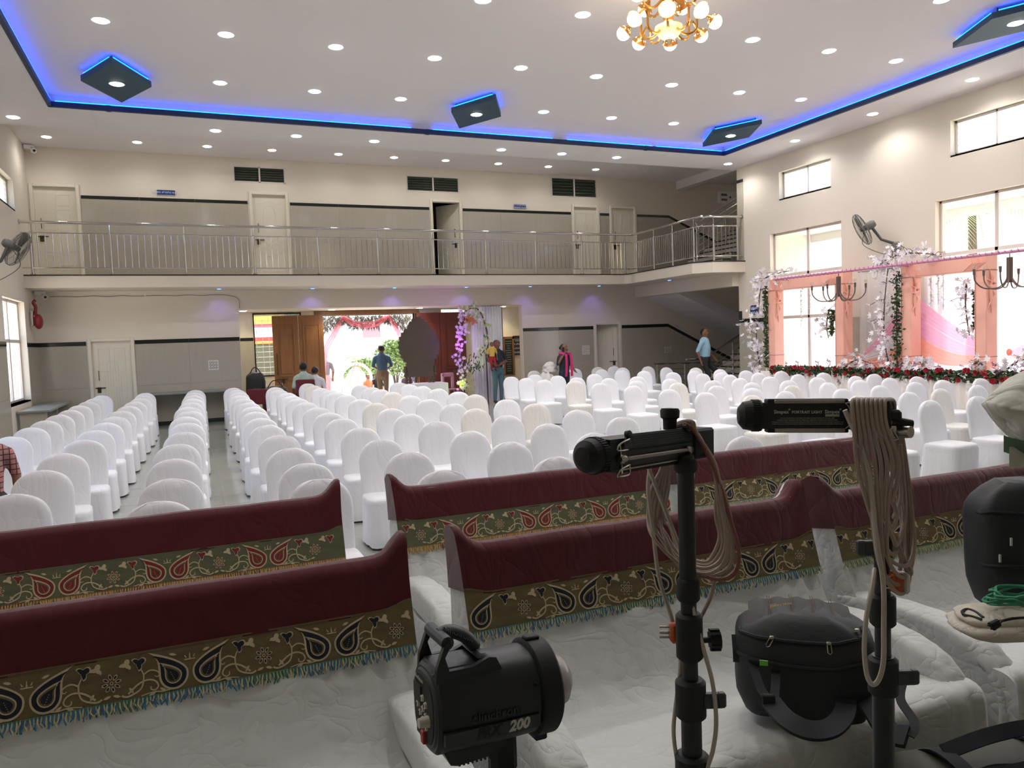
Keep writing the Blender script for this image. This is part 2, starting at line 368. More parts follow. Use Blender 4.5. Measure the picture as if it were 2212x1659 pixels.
# balcony slab, beam, stair slabs
b = MB()
poly = [(XL, 19.6), (11.85, 19.6), (11.95, 19.57), (12.02, 19.48), (12.04, 19.35), (11.95, 16.3), (12.3, 15.93), (XR-.001, 15.83), (XR-.001, 16.1), (13.5, 16.1), (13.5, YB), (XL, YB)]
b.prism(poly, lambda x, y, s: (x, y, 3.32 if s == 0 else 3.585), 0)
balc = struct(b.build('trim_2', M['wall'], smooth=False)); balc['label'] = 'cream balcony slab across the back of the hall'
b = MB(); q2 = [(XL, 19.585), (11.84, 19.585), (11.94, 19.555), (12.005, 19.47), (12.025, 19.35), (11.935, 16.29), (12.29, 15.915), (XR-.002, 15.815), (XR-.002, 15.98), (12.4, 16.08), (12.1, 16.4), (12.18, 19.5), (12.05, 19.7), (11.9, 19.76), (XL, 19.76)]
b.prism(q2, lambda x, y, s: (x, y, 3.586 if s == 0 else 3.61), 0); b.build('edge_coping', M['granite'], balc, smooth=False)
b = MB(); b.box((XR-.2, 16.1, 2.98), (XR+.05, YB, 3.32)); struct(b.build('trim_3', M['wall'], smooth=False))
stairs = struct(bpy.data.objects.new('trim_4', None)); COL.objects.link(stairs); stairs['label'] = 'dog-leg stair behind the end of the window wall'
b = MB(); b.box((0, 0, 0), (.32, 1.9, .03), 0, bev=.006); tread_me = b.mesh('tread', M['granite'], False)
b = MB(); b.box((0, 0, 0), (.02, 1.9, .165)); riser_me = b.mesh('riser', M['tile'], False)
for k in range(9):
    link('riser', riser_me, stairs, (13.0+.3*k, 16.5, .165*k)); link('tread', tread_me, stairs, (12.98+.3*k, 16.5, .165*(k+1)-.03))
for k in range(9):
    link('tread', tread_me, stairs, (13.1+.3*k, 16.6, 3.585+.17*(k+1)-.03)); link('riser', riser_me, stairs, (13.12+.3*k, 16.6, 3.585+.17*k))
b = MB(); b.add([(13.3, 18.9, 3.0), (17.3, 18.9, 1.35), (17.3, 18.9, 1.6), (13.3, 18.9, 3.3), (13.3, YB, 3.0), (17.3, YB, 1.35), (17.3, YB, 1.6), (13.3, YB, 3.3)], [(0, 1, 2, 3), (4, 7, 6, 5), (0, 4, 5, 1), (3, 2, 6, 7), (1, 5, 6, 2), (0, 3, 7, 4)])
b.build('flight_soffit', M['ceil'], stairs, smooth=False)

# doors
def relief(mb, pts, r=.008, closed=True): mb.tube(pts, r, 6, 0, closed)
def doorset(n, x0, x1, z0, z1, style, y=YB, knob_left=True, open_deg=None, hinge_right=True):
    r = struct(bpy.data.objects.new('door_%d' % n, None)); COL.objects.link(r); fw = .07
    b = MB(); b.box((x0-fw, y-.035, z0), (x0+.012, y+.12, z1+fw), bev=.012); b.box((x1-.012, y-.035, z0), (x1+fw, y+.12, z1+fw), bev=.012); b.box((x0+.012, y-.035, z1-.012), (x1-.012, y+.12, z1+fw), bev=.012)
    b.build('door_frame', M['door'], r, smooth=False)
    w = x1-x0-.024; h = z1-z0-.015
    b = MB(); b.box((0, 0, 0), (w, .04, h), bev=.004)
    q = .15*w
    if style == 0:
        for (a, c, d, e) in ((.2, .48, .1, .26), (.2, .48, .3, .5), (.2, .48, .54, .72), (.52, .82, .1, .16), (.52, .82, .6, .76), (.52, .82, .8, .92), (.2, .82, .02, .07)):
            relief(b, [(w*a, -.002, h*d), (w*c, -.002, h*d), (w*c, -.002, h*e), (w*a, -.002, h*e)], .006)
        relief(b, catmull([(w*.5, -.002, h*.9), (w*.48, -.002, h*.7), (w*.55, -.002, h*.5), (w*.62, -.002, h*.3), (w*.6, -.002, h*.1)], 5), .006, False)
    elif style == 1:
        relief(b, catmull([(w*.14, -.002, h*.9), (w*.3, -.002, h*.905), (w*.5, -.002, h*.935), (w*.7, -.002, h*.905), (w*.86, -.002, h*.9)], 5), .006, False)
        relief(b, [(w*.5+w*.18*cos(t), -.002, h*.78+h*.1*sin(t)) for t in [PI*i/10 for i in range(11)]]+[(w*.3, -.002, h*.5), (w*.7, -.002, h*.5)], .006)
        for k in range(3): relief(b, catmull([(w*.12, -.002, h*(.46-.07*k)), (w*.3, -.002, h*(.45-.07*k)), (w*.5, -.002, h*(.41-.07*k)), (w*.7, -.002, h*(.45-.07*k)), (w*.88, -.002, h*(.46-.07*k))], 5), .006, False)
        for a, c in ((.14, .44), (.56, .86)): relief(b, [(w*a, -.002, h*.04), (w*c, -.002, h*.04), (w*c, -.002, h*.09), (w*a, -.002, h*.09)], .006)
    else:
        for a, c in ((.16, .44), (.56, .84)): relief(b, [(w*a, -.002, h*.66), (w*c, -.002, h*.66), (w*c, -.002, h*.92), (w*a, -.002, h*.92)], .006)
        relief(b, [(w*.5+w*.14*cos(t), -.002, h*.72+h*.06*sin(t)) for t in [PI*i/10 for i in range(11)]]+[(w*.36, -.002, h*.05), (w*.64, -.002, h*.05)], .006)
        for a, c in ((.16, .3), (.7, .84)): relief(b, [(w*a, -.002, h*.05), (w*c, -.002, h*.05), (w*c, -.002, h*.6), (w*a, -.002, h*.6)], .006)
        for a in (.43, .5, .57): relief(b, [(w*a, -.002, h*.08), (w*a, -.002, h*.68)], .005, False)
    leaf = b.build('leaf', M['door'], r, smooth=False)
    if open_deg is None: leaf.location = (x0+.012, y+.05, z0+.006)
    else:
        leaf.location = (x1-.012, y+.11, z0+.006); leaf.rotation_euler = (0, 0, PI-math.radians(open_deg)); leaf.scale = (1, -1, 1)
    hx = .12 if knob_left else w-.12
    b = MB(); hz = 1.0
    b.tube([(hx, -.03, hz+.18), (hx, -.03, hz+.42)], .007, 8); b.tube([(hx, 0, hz+.2), (hx, -.03, hz+.2)], .008, 8); b.tube([(hx, 0, hz+.4), (hx, -.03, hz+.4)], .008, 8)
    b.build('pull_handle', M['brass'], leaf)
    b = MB(); b.tube([(hx-.09, -.018, hz), (hx+.13, -.018, hz)], .012, 8); b.box((hx-.05, -.014, hz-.12), (hx+.03, .0, hz+.02)); b.lathe([(0, 0), (.022, 0), (.022, .012), (0, .012)], 10, 0, frame_to((hx-.01, -.012, hz-.09), (0, -1, 0)))
    b.build('bolt', M['brass'], leaf)
    return r
doorset(1, -3.1, -2.21, 3.6, 5.76, 0)
doorset(2, 1.72, 2.56, 3.6, 5.76, 1)
doorset(3, 6.52, 7.33, 3.6, 5.74, 1, open_deg=55)
doorset(4, 10.97, 11.78, 3.6, 5.74, 2)
doorset(5, 12.29, 13.11, 3.6, 5.75, 2)
doorset(6, -2.13, -1.26, 0, 2.13, 2)
doorset(7, 11.62, 12.44, 0, 2.17, 2, open_deg=28)
# louvred vents above the doors
for n, (x0, x1, z0, z1) in enumerate(VENT):
    r = struct(bpy.data.objects.new('window_%d' % (n+1), None)); COL.objects.link(r); mx = (x0+x1)/2
    b = MB()
    for a in ((x0-.02, x0+.02), (x1-.02, x1+.02), (mx-.02, mx+.02)): b.box((a[0], YB-.006, z0-.02), (a[1], YB+.1, z1+.02))
    b.box((x0, YB-.006, z0-.02), (x1, YB+.1, z0+.01)); b.box((x0, YB-.006, z1-.01), (x1, YB+.1, z1+.02)); b.build('frame', M['frame'], r, smooth=False)
    ns = 6; hh = (z1-z0)/ns; t = MB(); t.box((x0+.02-(x0+mx)/2, -.003, -hh*.6), (mx-.02-(x0+mx)/2, .003, hh*.6)); sm = t.mesh('louvre_slat', mat('louvre_dark', S(66, 74, 62), .25), False)
    for half in (0, 1):
        for k in range(ns): link('louvre_slat', sm, r, ((x0+mx)/2+half*(mx-x0), YB+.03, z0+hh*(k+.5)), (math.radians(-28), 0, 0))
    b = MB(); b.box((x0, YB+.12, z0), (x1, YB+.14, z1)); b.build('backing', M['dark'], r, smooth=False)  # dark plate: shade behind the slats put in as colour
# windows
def window(n, axis_x, sgn, y0, y1, z0, z1, kind):
    """in a side wall; frame set 0.14 behind the inner face"""
    r = struct(bpy.data.objects.new('window_%d' % n, None)); COL.objects.link(r)
    xo = axis_x+sgn*.15; f = .05
    b = MB()
    def bar(ya, yb, za, zb, t=.05): b.box((xo-t/2, ya, za), (xo+t/2, yb, zb), bev=.006)
    bar(y0, y0+f, z0, z1); bar(y1-f, y1, z0, z1); bar(y0, y1, z0, z0+f); bar(y0, y1, z1-f, z1); my = (y0+y1)/2
    if kind == 'louvre': bar(my-.02, my+.02, z0, z1)
    else:
        bar(my-.035, my+.035, z0, z1)
        for zt in ((z0+(z1-z0)*.40, z0+(z1-z0)*.70) if kind == 'tall' else (z0+(z1-z0)*.6,)): bar(y0, y1, zt-.035, zt+.035)
    b.build('frame', M['frame'], r, smooth=False)
    if kind == 'louvre':
        ns = 5; hh = (z1-z0-.1)/ns; t = MB(); t.box((-.003, -(my-y0)/2+.05, -hh*.55), (.003, (my-y0)/2-.05, hh*.55)); sm = t.mesh('louvre_pane', M['smoke'], False)
        for c in ((y0+my)/2, (my+y1)/2):
            for k in range(ns): link('louvre_pane', sm, r, (xo, c, z0+.05+hh*(k+.5)), (0, math.radians(38)*sgn, 0))
    else:
        zs = [z0]+([z0+(z1-z0)*.40, z0+(z1-z0)*.70] if kind == 'tall' else [z0+(z1-z0)*.6])+[z1]
        for ya, yb in ((y0+f, my-.035), (my+.035, y1-f)):
            for k in range(len(zs)-1):
                t = MB(); t.box((xo-.003, ya, zs[k]+.035), (xo+.003, yb, zs[k+1]-.035)); t.build('pane', M['glass'], r, smooth=False)
                if kind != 'tall' and k == 0:
                    t = MB()
                    for q in range(1, 5): yy = ya+(yb-ya)*q/5; t.box((xo-.05, yy-.01, zs[k]), (xo-.03, yy+.01, zs[k+1]))
                    t.build('grille_bar', M['frame'], r, smooth=False)
    b = MB(); b.box((axis_x if sgn > 0 else axis_x-.3, y0, z0-.03), (axis_x+.3 if sgn > 0 else axis_x, y1, z0), 0); b.build('sill', M['frame'], r, smooth=False)
for n, (h, k) in enumerate(zip(RW, ('tall', 'louvre')*3)): window(4+n, XR, 1, *h, k)
for n, (h, k) in enumerate(zip(LW, ('louvre', 'mid', 'mid', 'louvre'))): window(10+n, XL, -1, *h, k)

# balcony railing
rail = thing('balcony_railing', 'polished steel railing with thin balusters along the whole balcony edge', 'railing', (0, 0, 3.6))
def rr(z): return [(XL+.02, 19.45, z), (11.9, 19.45, z), (12.08, 19.4, z), (12.16, 19.25, z), (12.07, 16.35, z), (12.2, 16.15, z), (12.42, 16.02, z), (XR-.02, 15.92, z)]
def smooth_rail(z): P = rr(z); return [P[0]]+catmull(P[1:], 6)
b = MB(); b.tube(smooth_rail(1.13), .032, 10); b.lathe([(0, 0), (.06, 0), (.06, .02), (0, .02)], 12, 0, frame_to((XL+.0, 19.45, 1.13), (1, 0, 0))); b.lathe([(0, 0), (.06, 0), (.06, .02), (0, .02)], 12, 0, frame_to((XR, 15.92, 1.13), (-1, 0, 0))); b.build('handrail', M['steel'], rail)
for nm, z in (('top_rail', .9), ('bottom_rail', .145)):
    b = MB(); b.tube(smooth_rail(z), .016, 8); b.build(nm, M['steel'], rail)
b = MB(); b.tube([(0, 0, 0), (0, 0, .9)], .028, 10); b.tube([(0, 0, .9), (0, 0, 1.11)], .012, 8); b.lathe([(.05, 0), (.05, .015), (.028, .03)], 12); b.sph((0, 0, .905), .033, 10, 6); post_me = b.mesh('post', M['steel'])
b = MB(); b.tube([(0, 0, .145), (0, 0, .9)], .0085, 6); bal_me = b.mesh('baluster', M['steel'])
PX = [-3.0, -1.46, .07, 1.6, 3.11, 4.6, 6.08, 7.55, 9.03, 10.48, 11.9]
for x in PX: link('post', post_me, rail, (x, 19.45, 0))
for i in range(10):
    for k in range(1, 11): link('baluster', bal_me, rail, (PX[i]+(PX[i+1]-PX[i])*k/11, 19.45, 0))
for t in (0, .33, .66, 1): link('post', post_me, rail, (12.16-.09*t, 19.22-2.85*t, 0))
for k in range(30):
    if k % 10: t = k/30; link('baluster', bal_me, rail, (12.16-.09*t, 19.22-2.85*t, 0))
link('post', post_me, rail, (12.42, 16.02, 0)); link('post', post_me, rail, (13.1, 15.94, 0))
for k in range(1, 6): link('baluster', bal_me, rail, (12.42+.68*k/6, 16.02-.08*k/6, 0))
for k in range(1, 4): link('baluster', bal_me, rail, (12.07+.35*k/4, 16.37-.35*k/4, 0))
# stair railings
def stair_rail(name, label, x0, z0, sl, n, y, lead):
    r = thing(name, label, 'railing', (x0, y, z0))
    b = MB(); b.tube([(lead, 0, .98), (0, 0, .98), (2.2, 0, .98+2.2*sl)], .028, 8); b.build('handrail', M['steel'], r)
    for k in range(n):
        z = .82-.16*k; b = MB(); b.tube([(0, 0, z), (2.2, 0, z+2.2*sl)], .009, 6); b.build('bar', M['steel'], r)
    for x in (0, .95, 1.9):
        b = MB(); b.tube([(x, 0, -.05 + x*sl), (x, 0, .96+x*sl)], .024, 8); b.build('post', M['steel'], r)
    return r
stair_rail('stair_railing', 'steel stair railing rising beside the man in the light blue shirt', 12.72, .13, .5, 5, 16.9, -.6)
stair_rail('stair_railing', 'steel stair railing climbing from the balcony toward the ceiling', 12.6, 3.75, .52, 5, 16.95, -.05)
stair_rail('stair_railing', 'low steel railing of the flight going down behind the stairs', 12.35, -.02, -.02, 4, 18.6, -.1)

# ------------------------------------------------------------------ lamps
b = MB(); b.lathe([(.085, 0), (.112, -.004), (.115, .0), (.115, .02), (.085, .02)], 24); rim_me = b.mesh('rim', M['rim'])
b = MB(); b.lathe([(0, -.006), (.088, -.006), (.088, .012), (0, .012)], 24); lens_me = b.mesh('lens', M['lamp'])
ORD = ['first', 'second', 'third', 'fourth', 'fifth', 'sixth', 'seventh', 'eighth', 'ninth', 'tenth', 'eleventh', 'twelfth', 'thirteenth', 'fourteenth']
DE = 34
def downlight(x, y, z, label, e=DE):
    t = thing('downlight', label, 'light', (x, y, z), 0, 'round white downlights in the ceiling'); link('rim', rim_me, t); link('lens', lens_me, t, (0, 0, -.003))
    s = spot((x, y, z-.03), e); return t
for k, x in enumerate((-.8, .73, 2.23, 3.73, 5.17, 6.55, 8.05, 9.52, 10.97)): downlight(x, 11.45, ZI, 'round ceiling downlight, %s from the left in the row passing under the chandelier' % ORD[k])
for k, x in enumerate((.73, 2.24, 3.74, 6.55, 8.05, 9.53)): downlight(x, 13.52, ZI, 'round ceiling downlight, %s from the left in the row between the teal panels' % ORD[k])
for k, x in enumerate((3.72, 5.16, 8.03, 9.53, 10.98)): downlight(x, 9.34, ZI, 'round ceiling downlight, %s from the left in the row nearer than the chandelier' % ORD[k])
for x in (-.8, 2.2, 5.2, 8.1, 11.0):
    for y in (7.4, 5.3, 3.2):
        if (x, y) != (11.0, 7.4): spot((x, y, ZI-.03), DE*1.5)
downlight(9.58, 7.42, ZI, 'round ceiling downlight cut by the top edge of the picture')
for k, x in enumerate((-2.55, .72, 2.21, 3.76, 6.57, 8.05, 9.48)): downlight(x, 15.74, ZC, 'round ceiling downlight, %s from the left in the row behind the blue cornice' % ORD[k])
for k, y in enumerate((15.64, 13.36, 11.27, 9.2)): downlight(12.61, y, ZC, 'round ceiling downlight, %s from the stairs above the window wall' % ORD[k])
for k, x in enumerate((-2.61, -.8, .7, 2.18, 3.8, 5.24, 6.65, 8.17, 9.7, 11.23)): downlight(x, 19.83, ZF, 'round ceiling downlight, %s from the left in the row over the balcony' % ORD[k], DE*.45)
t = thing('smoke_detector', 'flat round smoke detector on the ceiling over the balcony corner', 'detector', (12.89, 19.75, ZF)); b = MB(); b.lathe([(0, -.045), (.06, -.04), (.09, -.02), (.1, 0)], 20); b.build('housing', M['rim'], t); b = MB(); b.lathe([(.1, -.012), (.115, -.008), (.115, 0), (.1, 0)], 20); b.build('mounting_ring', M['rim'], t)
b = MB(); b.lathe([(0, -.006), (.042, -.006), (.042, .012), (0, .012)], 16); blens = b.mesh('lens', M['lampb'])
b = MB(); b.lathe([(.04, 0), (.062, -.004), (.062, .01), (.04, .01)], 16); brim = b.mesh('rim', M['rim'])
for k, (x, y) in enumerate(((.8, 20.32), (3.07, 20.4), (5.24, 20.4), (7.3, 20.4), (9.22, 20.3), (11.5, 20.3), (12.63, 18.3))):
    t = thing('blue_downlight', 'small blue downlight under the balcony, %s from the left' % ORD[k], 'light', (x, y, 3.32), 0, 'blue downlights under the balcony')
    link('rim', brim, t); link('lens', blens, t, (0, 0, -.003)); spot((x, y, 3.3), 6, (.32, .2, 1), 95, .8, .03, (0, .45, -1))
for k, (x, y, z) in enumerate(((1.42, 21.7, 2.83), (3.8, 21.9, 2.83), (6.35, 21.9, 2.83), (9.0, 21.9, 2.83))):
    t = thing('porch_downlight', 'small warm downlight in the entrance recess, %s from the left' % ORD[k], 'light', (x, y, z), 0, 'downlights in the entrance recess')
    link('rim', rim_me, t); link('lens', lens_me, t, (0, 0, -.003)); spot((x, y, z-.03), 24, (1, .86, .5), 130)
# teal ceiling panels
for k, (x, y, lab) in enumerate(((-.78, 13.52, 'teal hanging ceiling panel with blue glow nearest the left wall'), (5.17, 13.52, 'teal hanging ceiling panel with blue glow above the middle of the balcony'), (10.97, 13.5, 'teal hanging ceiling panel with blue glow near the stair corner'), (10.97, 7.35, 'teal hanging ceiling panel with blue glow cut by the right picture edge'))):
    t = thing('ceiling_panel', lab, 'ceiling panel', (x, y, 6.0), 0, 'teal light panels under the ceiling')
    P = [(-.49, 0), (0, -.97), (.49, 0), (0, .97)]
    b = MB(); b.prism(P, lambda a, c, s: (a, c, .085*s)); b.build('board', M['teal'], t, smooth=False)
    b = MB(); q = .8
    for i in range(4):
        p0 = Vector((*P[i], .11))*1; p1 = Vector((*P[(i+1) % 4], .11)); c0 = p0*.97; c1 = p1*.97; c0.z = c1.z = .1
        b.tube([c0+(c1-c0)*.06, c0+(c1-c0)*.94], .008, 5)
    b.build('led_strip', M['led'], t, smooth=False)
    b = MB()
    for p in P: b.tube([(p[0]*.8, p[1]*.8, .08), (p[0]*.8, p[1]*.8, .16)], .008, 6)
    b.build('hanger', M['black'], t)
    d = MB(); rr2 = link('rim', rim_me, t); le = link('lens', lens_me, t, (0, 0, -.003)); spot((x, y, 5.96), DE)
# ================================================================== CHAIRS AND SOFAS
def cloth(name, col, sc=(5, 5, 2), st=.4, di=.018, rough=.8, fine=260, rand=True, var=.04, sheen=.15):
    m = bpy.data.materials.new(name); m.use_nodes = True; nt = m.node_tree; n = nt.nodes; l = nt.links; b = n['Principled BSDF']
    b.inputs['Base Color'].default_value = col; b.inputs['Roughness'].default_value = rough; b.inputs['Specular IOR Level'].default_value = .25
    b.inputs['Sheen Weight'].default_value = sheen
    tc = n.new('ShaderNodeTexCoord'); oi = n.new('ShaderNodeObjectInfo'); mul = n.new('ShaderNodeMath'); mul.operation = 'MULTIPLY'; mul.inputs[1].default_value = 61.0 if rand else 0
    l.new(oi.outputs['Random'], mul.inputs[0]); ad = n.new('ShaderNodeVectorMath'); ad.operation = 'ADD'; l.new(tc.outputs['Object'], ad.inputs[0]); l.new(mul.outputs[0], ad.inputs[1])
    h = None
    for k, (rot, w) in enumerate((((0, .5, .3), 1.0), ((.2, -.55, -.2), .8))):
        mp = n.new('ShaderNodeMapping'); mp.inputs['Scale'].default_value = sc; mp.inputs['Rotation'].default_value = rot; l.new(ad.outputs[0], mp.inputs[0])
        t = n.new('ShaderNodeTexNoise'); t.inputs['Scale'].default_value = 1.0; t.inputs['Detail'].default_value = 2.2; t.inputs['Distortion'].default_value = .8; t.inputs['Roughness'].default_value = .42; l.new(mp.outputs[0], t.inputs['Vector'])
        a = n.new('ShaderNodeMath'); a.operation = 'SUBTRACT'; a.inputs[1].default_value = .5; l.new(t.outputs['Fac'], a.inputs[0])
        c = n.new('ShaderNodeMath'); c.operation = 'ABSOLUTE'; l.new(a.outputs[0], c.inputs[0])
        p = n.new('ShaderNodeMath'); p.operation = 'POWER'; p.inputs[1].default_value = .55; l.new(c.outputs[0], p.inputs[0])
        q = n.new('ShaderNodeMath'); q.operation = 'MULTIPLY'; q.inputs[1].default_value = w; l.new(p.outputs[0], q.inputs[0])
        if h is None: h = q.outputs[0]
        else: s = n.new('ShaderNodeMath'); s.operation = 'ADD'; l.new(h, s.inputs[0]); l.new(q.outputs[0], s.inputs[1]); h = s.outputs[0]
    bp = n.new('ShaderNodeBump'); bp.inputs['Strength'].default_value = st; bp.inputs['Distance'].default_value = di; l.new(h, bp.inputs['Height']); l.new(bp.outputs[0], b.inputs['Normal'])
    hs = n.new('ShaderNodeHueSaturation'); hs.inputs['Color'].default_value = col
    mr = n.new('ShaderNodeMapRange'); mr.inputs['To Min'].default_value = 1-var; mr.inputs['To Max'].default_value = 1+var; l.new(oi.outputs['Random'], mr.inputs['Value']); l.new(mr.outputs[0], hs.inputs['Value']); l.new(hs.outputs[0], b.inputs['Base Color'])
    return m
M['chair'] = cloth('chair_cover_cloth', S(232, 232, 236))
M['chair2'] = cloth('chair_cover_aged', S(228, 225, 220), (9, 9, 1.6), .5)
M['sofa'] = cloth('sofa_cover_cloth', S(212, 214, 212), (5, 7, 7), .45, .02, var=.0)
M['velvet'] = mat('maroon_velvet', S(82, 22, 30), .8, bump=('crease', 3, .3, .03, (2.2, 1, 1)), spec=.15, sheen=.35)
NZ = lambda x, y, z: noise.noise(Vector((x, y, z)))
def chair_meshes(k):
    so = k*17.3
    back = []
    lv = [0, .06, .14, .24, .34, .44, .54, .62, .7, .77, .83, .88, .92, .955, .98, .993, 1]
    lean = .075+.01*NZ(so, 1, 2)
    for v in lv:
        w = .213+.014*v
        if v > .5: w *= math.sqrt(max(0.0008, 1-((v-.5)/.5)**2.9))
        d = .036+.012*(1-v)
        if v > .86: d *= math.sqrt(max(.01, 1-((v-.86)/.14)**2))
        ring = []
        for j in range(32):
            th = 2*PI*j/32; c, s = cos(th), sin(th)
            x = w*math.copysign(abs(c)**.62, c); y = d*math.copysign(abs(s)**.8, s)
            wr = .007*NZ(th*2.3+so, v*3.2, so)+.004*NZ(th*6+so, v*2, 3+so)
            edge = max(0, v-.55)*.02*NZ(th*9, so, v*1.5)
            ring.append((x*(1+wr*2+edge), .19+lean*v+y+wr*.8+edge*.5*(1 if s > 0 else -1), .43+.5*v+.006*NZ(x*8, so, v)))
        back.append(ring)
    b = MB(); b.loft(back); bm_ = b
    def sq(r, ex=5, n=40):
        o = []
        for j in range(n):
            th = 2*PI*(j+.5)/n; c, s = cos(th), sin(th); q = (abs(c)**ex+abs(s)**ex)**(-1/ex); o.append((r*q*c, r*q*s, th))
        return o
    seat = []
    for z, r in ((.36, .226), (.40, .228), (.432, .226), (.447, .215), (.455, .17), (.458, .08), (.459, .001)):
        seat.append([(x*1.02, y*.98-.0, z+.006*NZ(x*6, y*6, so)) for x, y, th in sq(r)])
    s = MB(); s.loft(seat)
    sk = []
    for z in (.40, .36, .3, .22, .14, .07, .02):
        t = (.4-z)/.38
        ring = []
        for x, y, th in sq(.229, 6):
            f = 1+.05*t*(.4+.6*t)+t*.03*sin(th*11+so+2*NZ(th, so, 0))+.022*NZ(th*3, z*16+so, so)*min(1, 4*t)
            ring.append((x*f, y*f+.01*t, z+(.012*NZ(th*2, so, 5) if z < .05 else 0)))
        sk.append(ring)
    u = MB(); u.loft(sk, cap=False)
    return b, s, u
CH = []
for k in range(6):
    mm = M['chair2'] if k == 5 else M['chair']
    a, s, u = chair_meshes(k); CH.append((a.mesh('backrest', mm, angle=70), s.mesh('seat', mm, angle=70), u.mesh('skirt', mm, angle=70)))
lg = MB()
for sx in (-1, 1):
    for sy in (-1, 1): pass
lg.tube([(0, 0, 0), (0, 0, .12)], [.014, .018], 6); leg_me = lg.mesh('leg', mat('chair_leg', S(92, 50, 34), .5))
def chair(x, y, rz, k, label, group, sc=1.0, legs=False, tilt=0):
    t = thing('covered_chair', label, 'chair', (x, y-.262, 0), rz, group)
    for nm, me in zip(('backrest', 'seat', 'skirt'), CH[k]): link(nm, me, t)
    if legs:
        for sx in (-1, 1):
            for sy in (-1, 1): link('leg', leg_me, t, (sx*.19, sy*.19, 0))
    return t
LEFT = {'outer': (-1.86, [18.7, 17.62, 16.55, 15.48, 14.4, 13.4, 12.38, 11.32, 10.26, 9.2]),
 'A2': (-1.05, [18.75, 17.7, 16.74, 15.7, 14.5, 13.42, 12.3, 11.3, 10.3, 9.22, 8.1, 7.02, 5.92, 4.85]),
 'A3': (-.06, [18.8, 17.7, 16.65, 15.54, 14.44, 13.4, 12.45, 11.42, 10.42, 9.27, 8.13, 7.03, 5.96, 5.1]),
 'B1': (.84, [18.9, 17.8, 16.85, 15.62, 14.66, 13.5, 12.44, 11.43, 10.37, 9.37, 8.23, 7.07, 6.08, 5.3]),
 'B2': (1.69, [18.08, 16.9, 15.6, 14.62, 13.72, 12.66, 11.51, 10.44, 9.5, 8.29, 7.14, 6.16, 5.15]),
 'B3': (2.57, [19.0, 17.8, 16.7, 15.7, 14.9, 13.9, 12.6, 11.58, 10.42, 9.45, 8.32, 7.2, 6.2, 5.2]),
 'B4': (3.46, [16.95, 15.85, 14.95, 13.88, 12.7, 11.6, 10.48, 9.5, 8.39, 7.26, 6.3, 5.25]),
 'B5': (4.37, [17.1, 16.1, 15.2, 14.05, 12.92, 11.95, 10.6, 9.6, 8.4, 7.31, 6.3, 5.27])}
DX = {'outer': lambda y: .012*(y-14), 'A2': lambda y: .017*(y-11), 'A3': lambda y: .022*(y-12), 'B1': lambda y: .012*(y-11), 'B2': lambda y: .012*(y-11), 'B3': lambda y: .005*(y-11), 'B4': lambda y: 0, 'B5': lambda y: 0}
CNAME = {'outer': 'file beside the window-side wall on the far left', 'A2': 'second file from the left wall', 'A3': 'file on the left edge of the bare aisle', 'B1': 'file on the right edge of the bare aisle', 'B2': 'second file right of the aisle', 'B3': 'third file right of the aisle', 'B4': 'fourth file right of the aisle', 'B5': 'fifth file right of the aisle'}
ORD2 = ['front', 'second', 'third', 'fourth', 'fifth', 'sixth', 'seventh', 'eighth', 'ninth', 'tenth', 'eleventh', 'twelfth', 'thirteenth', 'fourteenth']
rnd = random.Random(5)
for key, (x, ys) in LEFT.items():
    for n, y in enumerate(sorted(ys)):
        k = rnd.randrange(5)
        if key in ('A2',) and y < 5: continue
        if key in ('B3', 'B4', 'B5') and rnd.random() < .35 and y > 8: k = 5
        pos = ORD2[n]+' chair' if n < len(ys)-1 else 'rearmost chair'
        chair(x+DX[key](y)+rnd.uniform(-.02, .02), y, rnd.uniform(-.05, .05), k, 'white covered chair, %s in the %s' % (pos, CNAME[key]), 'covered chairs left of the flower stage', legs=n < 3)
RIGHT = [(7.08, 16.85), (7.08, 15.96), (7.0, 14.9), (7.25, 13.95), (7.2, 12.79), (7.22, 11.62), (7.12, 10.4), (7.12, 9.44), (7.2, 8.5), (8.05, 5.6), (7.15, 7.4), (7.1, 6.4),
 (7.85, 17.2), (7.95, 16.15), (7.9, 15.05), (8.15, 14.1), (8.05, 12.84), (8.15, 11.62), (8.1, 10.44), (8.07, 9.55), (7.99, 8.72), (8.04, 7.45), (8.07, 6.42),
 (8.75, 19.17), (8.82, 15.95), (8.84, 14.1), (8.8, 12.8), (8.9, 11.6), (8.95, 10.57), (8.87, 9.53), (8.81, 8.45), (8.9, 7.4), (8.86, 6.4),
 (10.06, 19.3), (10.16, 17.93), (10.2, 17.0), (10.3, 16.1), (10.2, 14.75), (10.3, 13.75), (9.65, 11.74), (9.69, 10.51), (9.68, 9.58), (9.61, 8.5), (9.58, 7.46),
 (10.8, 19.3), (10.95, 18.2), (11.3, 19.25), (11.69, 18.07), (11.6, 17.02), (11.84, 16.1), (10.97, 14.95), (11.63, 14.85), (10.8, 13.75), (10.28, 12.8), (11.5, 13.8), (11.05, 12.85), (11.7, 12.9), (10.28, 11.65), (11.08, 11.74), (11.72, 11.73), (10.58, 10.74), (11.2, 10.43),
 (10.38, 9.6), (11.83, 10.6), (11.12, 9.63), (10.43, 8.57), (11.62, 9.5), (11.08, 8.6), (10.42, 7.53), (11.7, 8.4)]
RIGHT = [p for p in RIGHT if p != (8.05, 5.6)]
rows = {}
for p in sorted(RIGHT, key=lambda p: p[1]):
    r = min(range(13), key=lambda i: abs(p[1]-(6.4+1.06*i))); rows.setdefault(r, []).append(p)
RN = ['front row', 'second row', 'third row', 'fourth row', 'fifth row', 'sixth row', 'seventh row', 'eighth row', 'ninth row', 'tenth row', 'eleventh row', 'twelfth row', 'rearmost row']
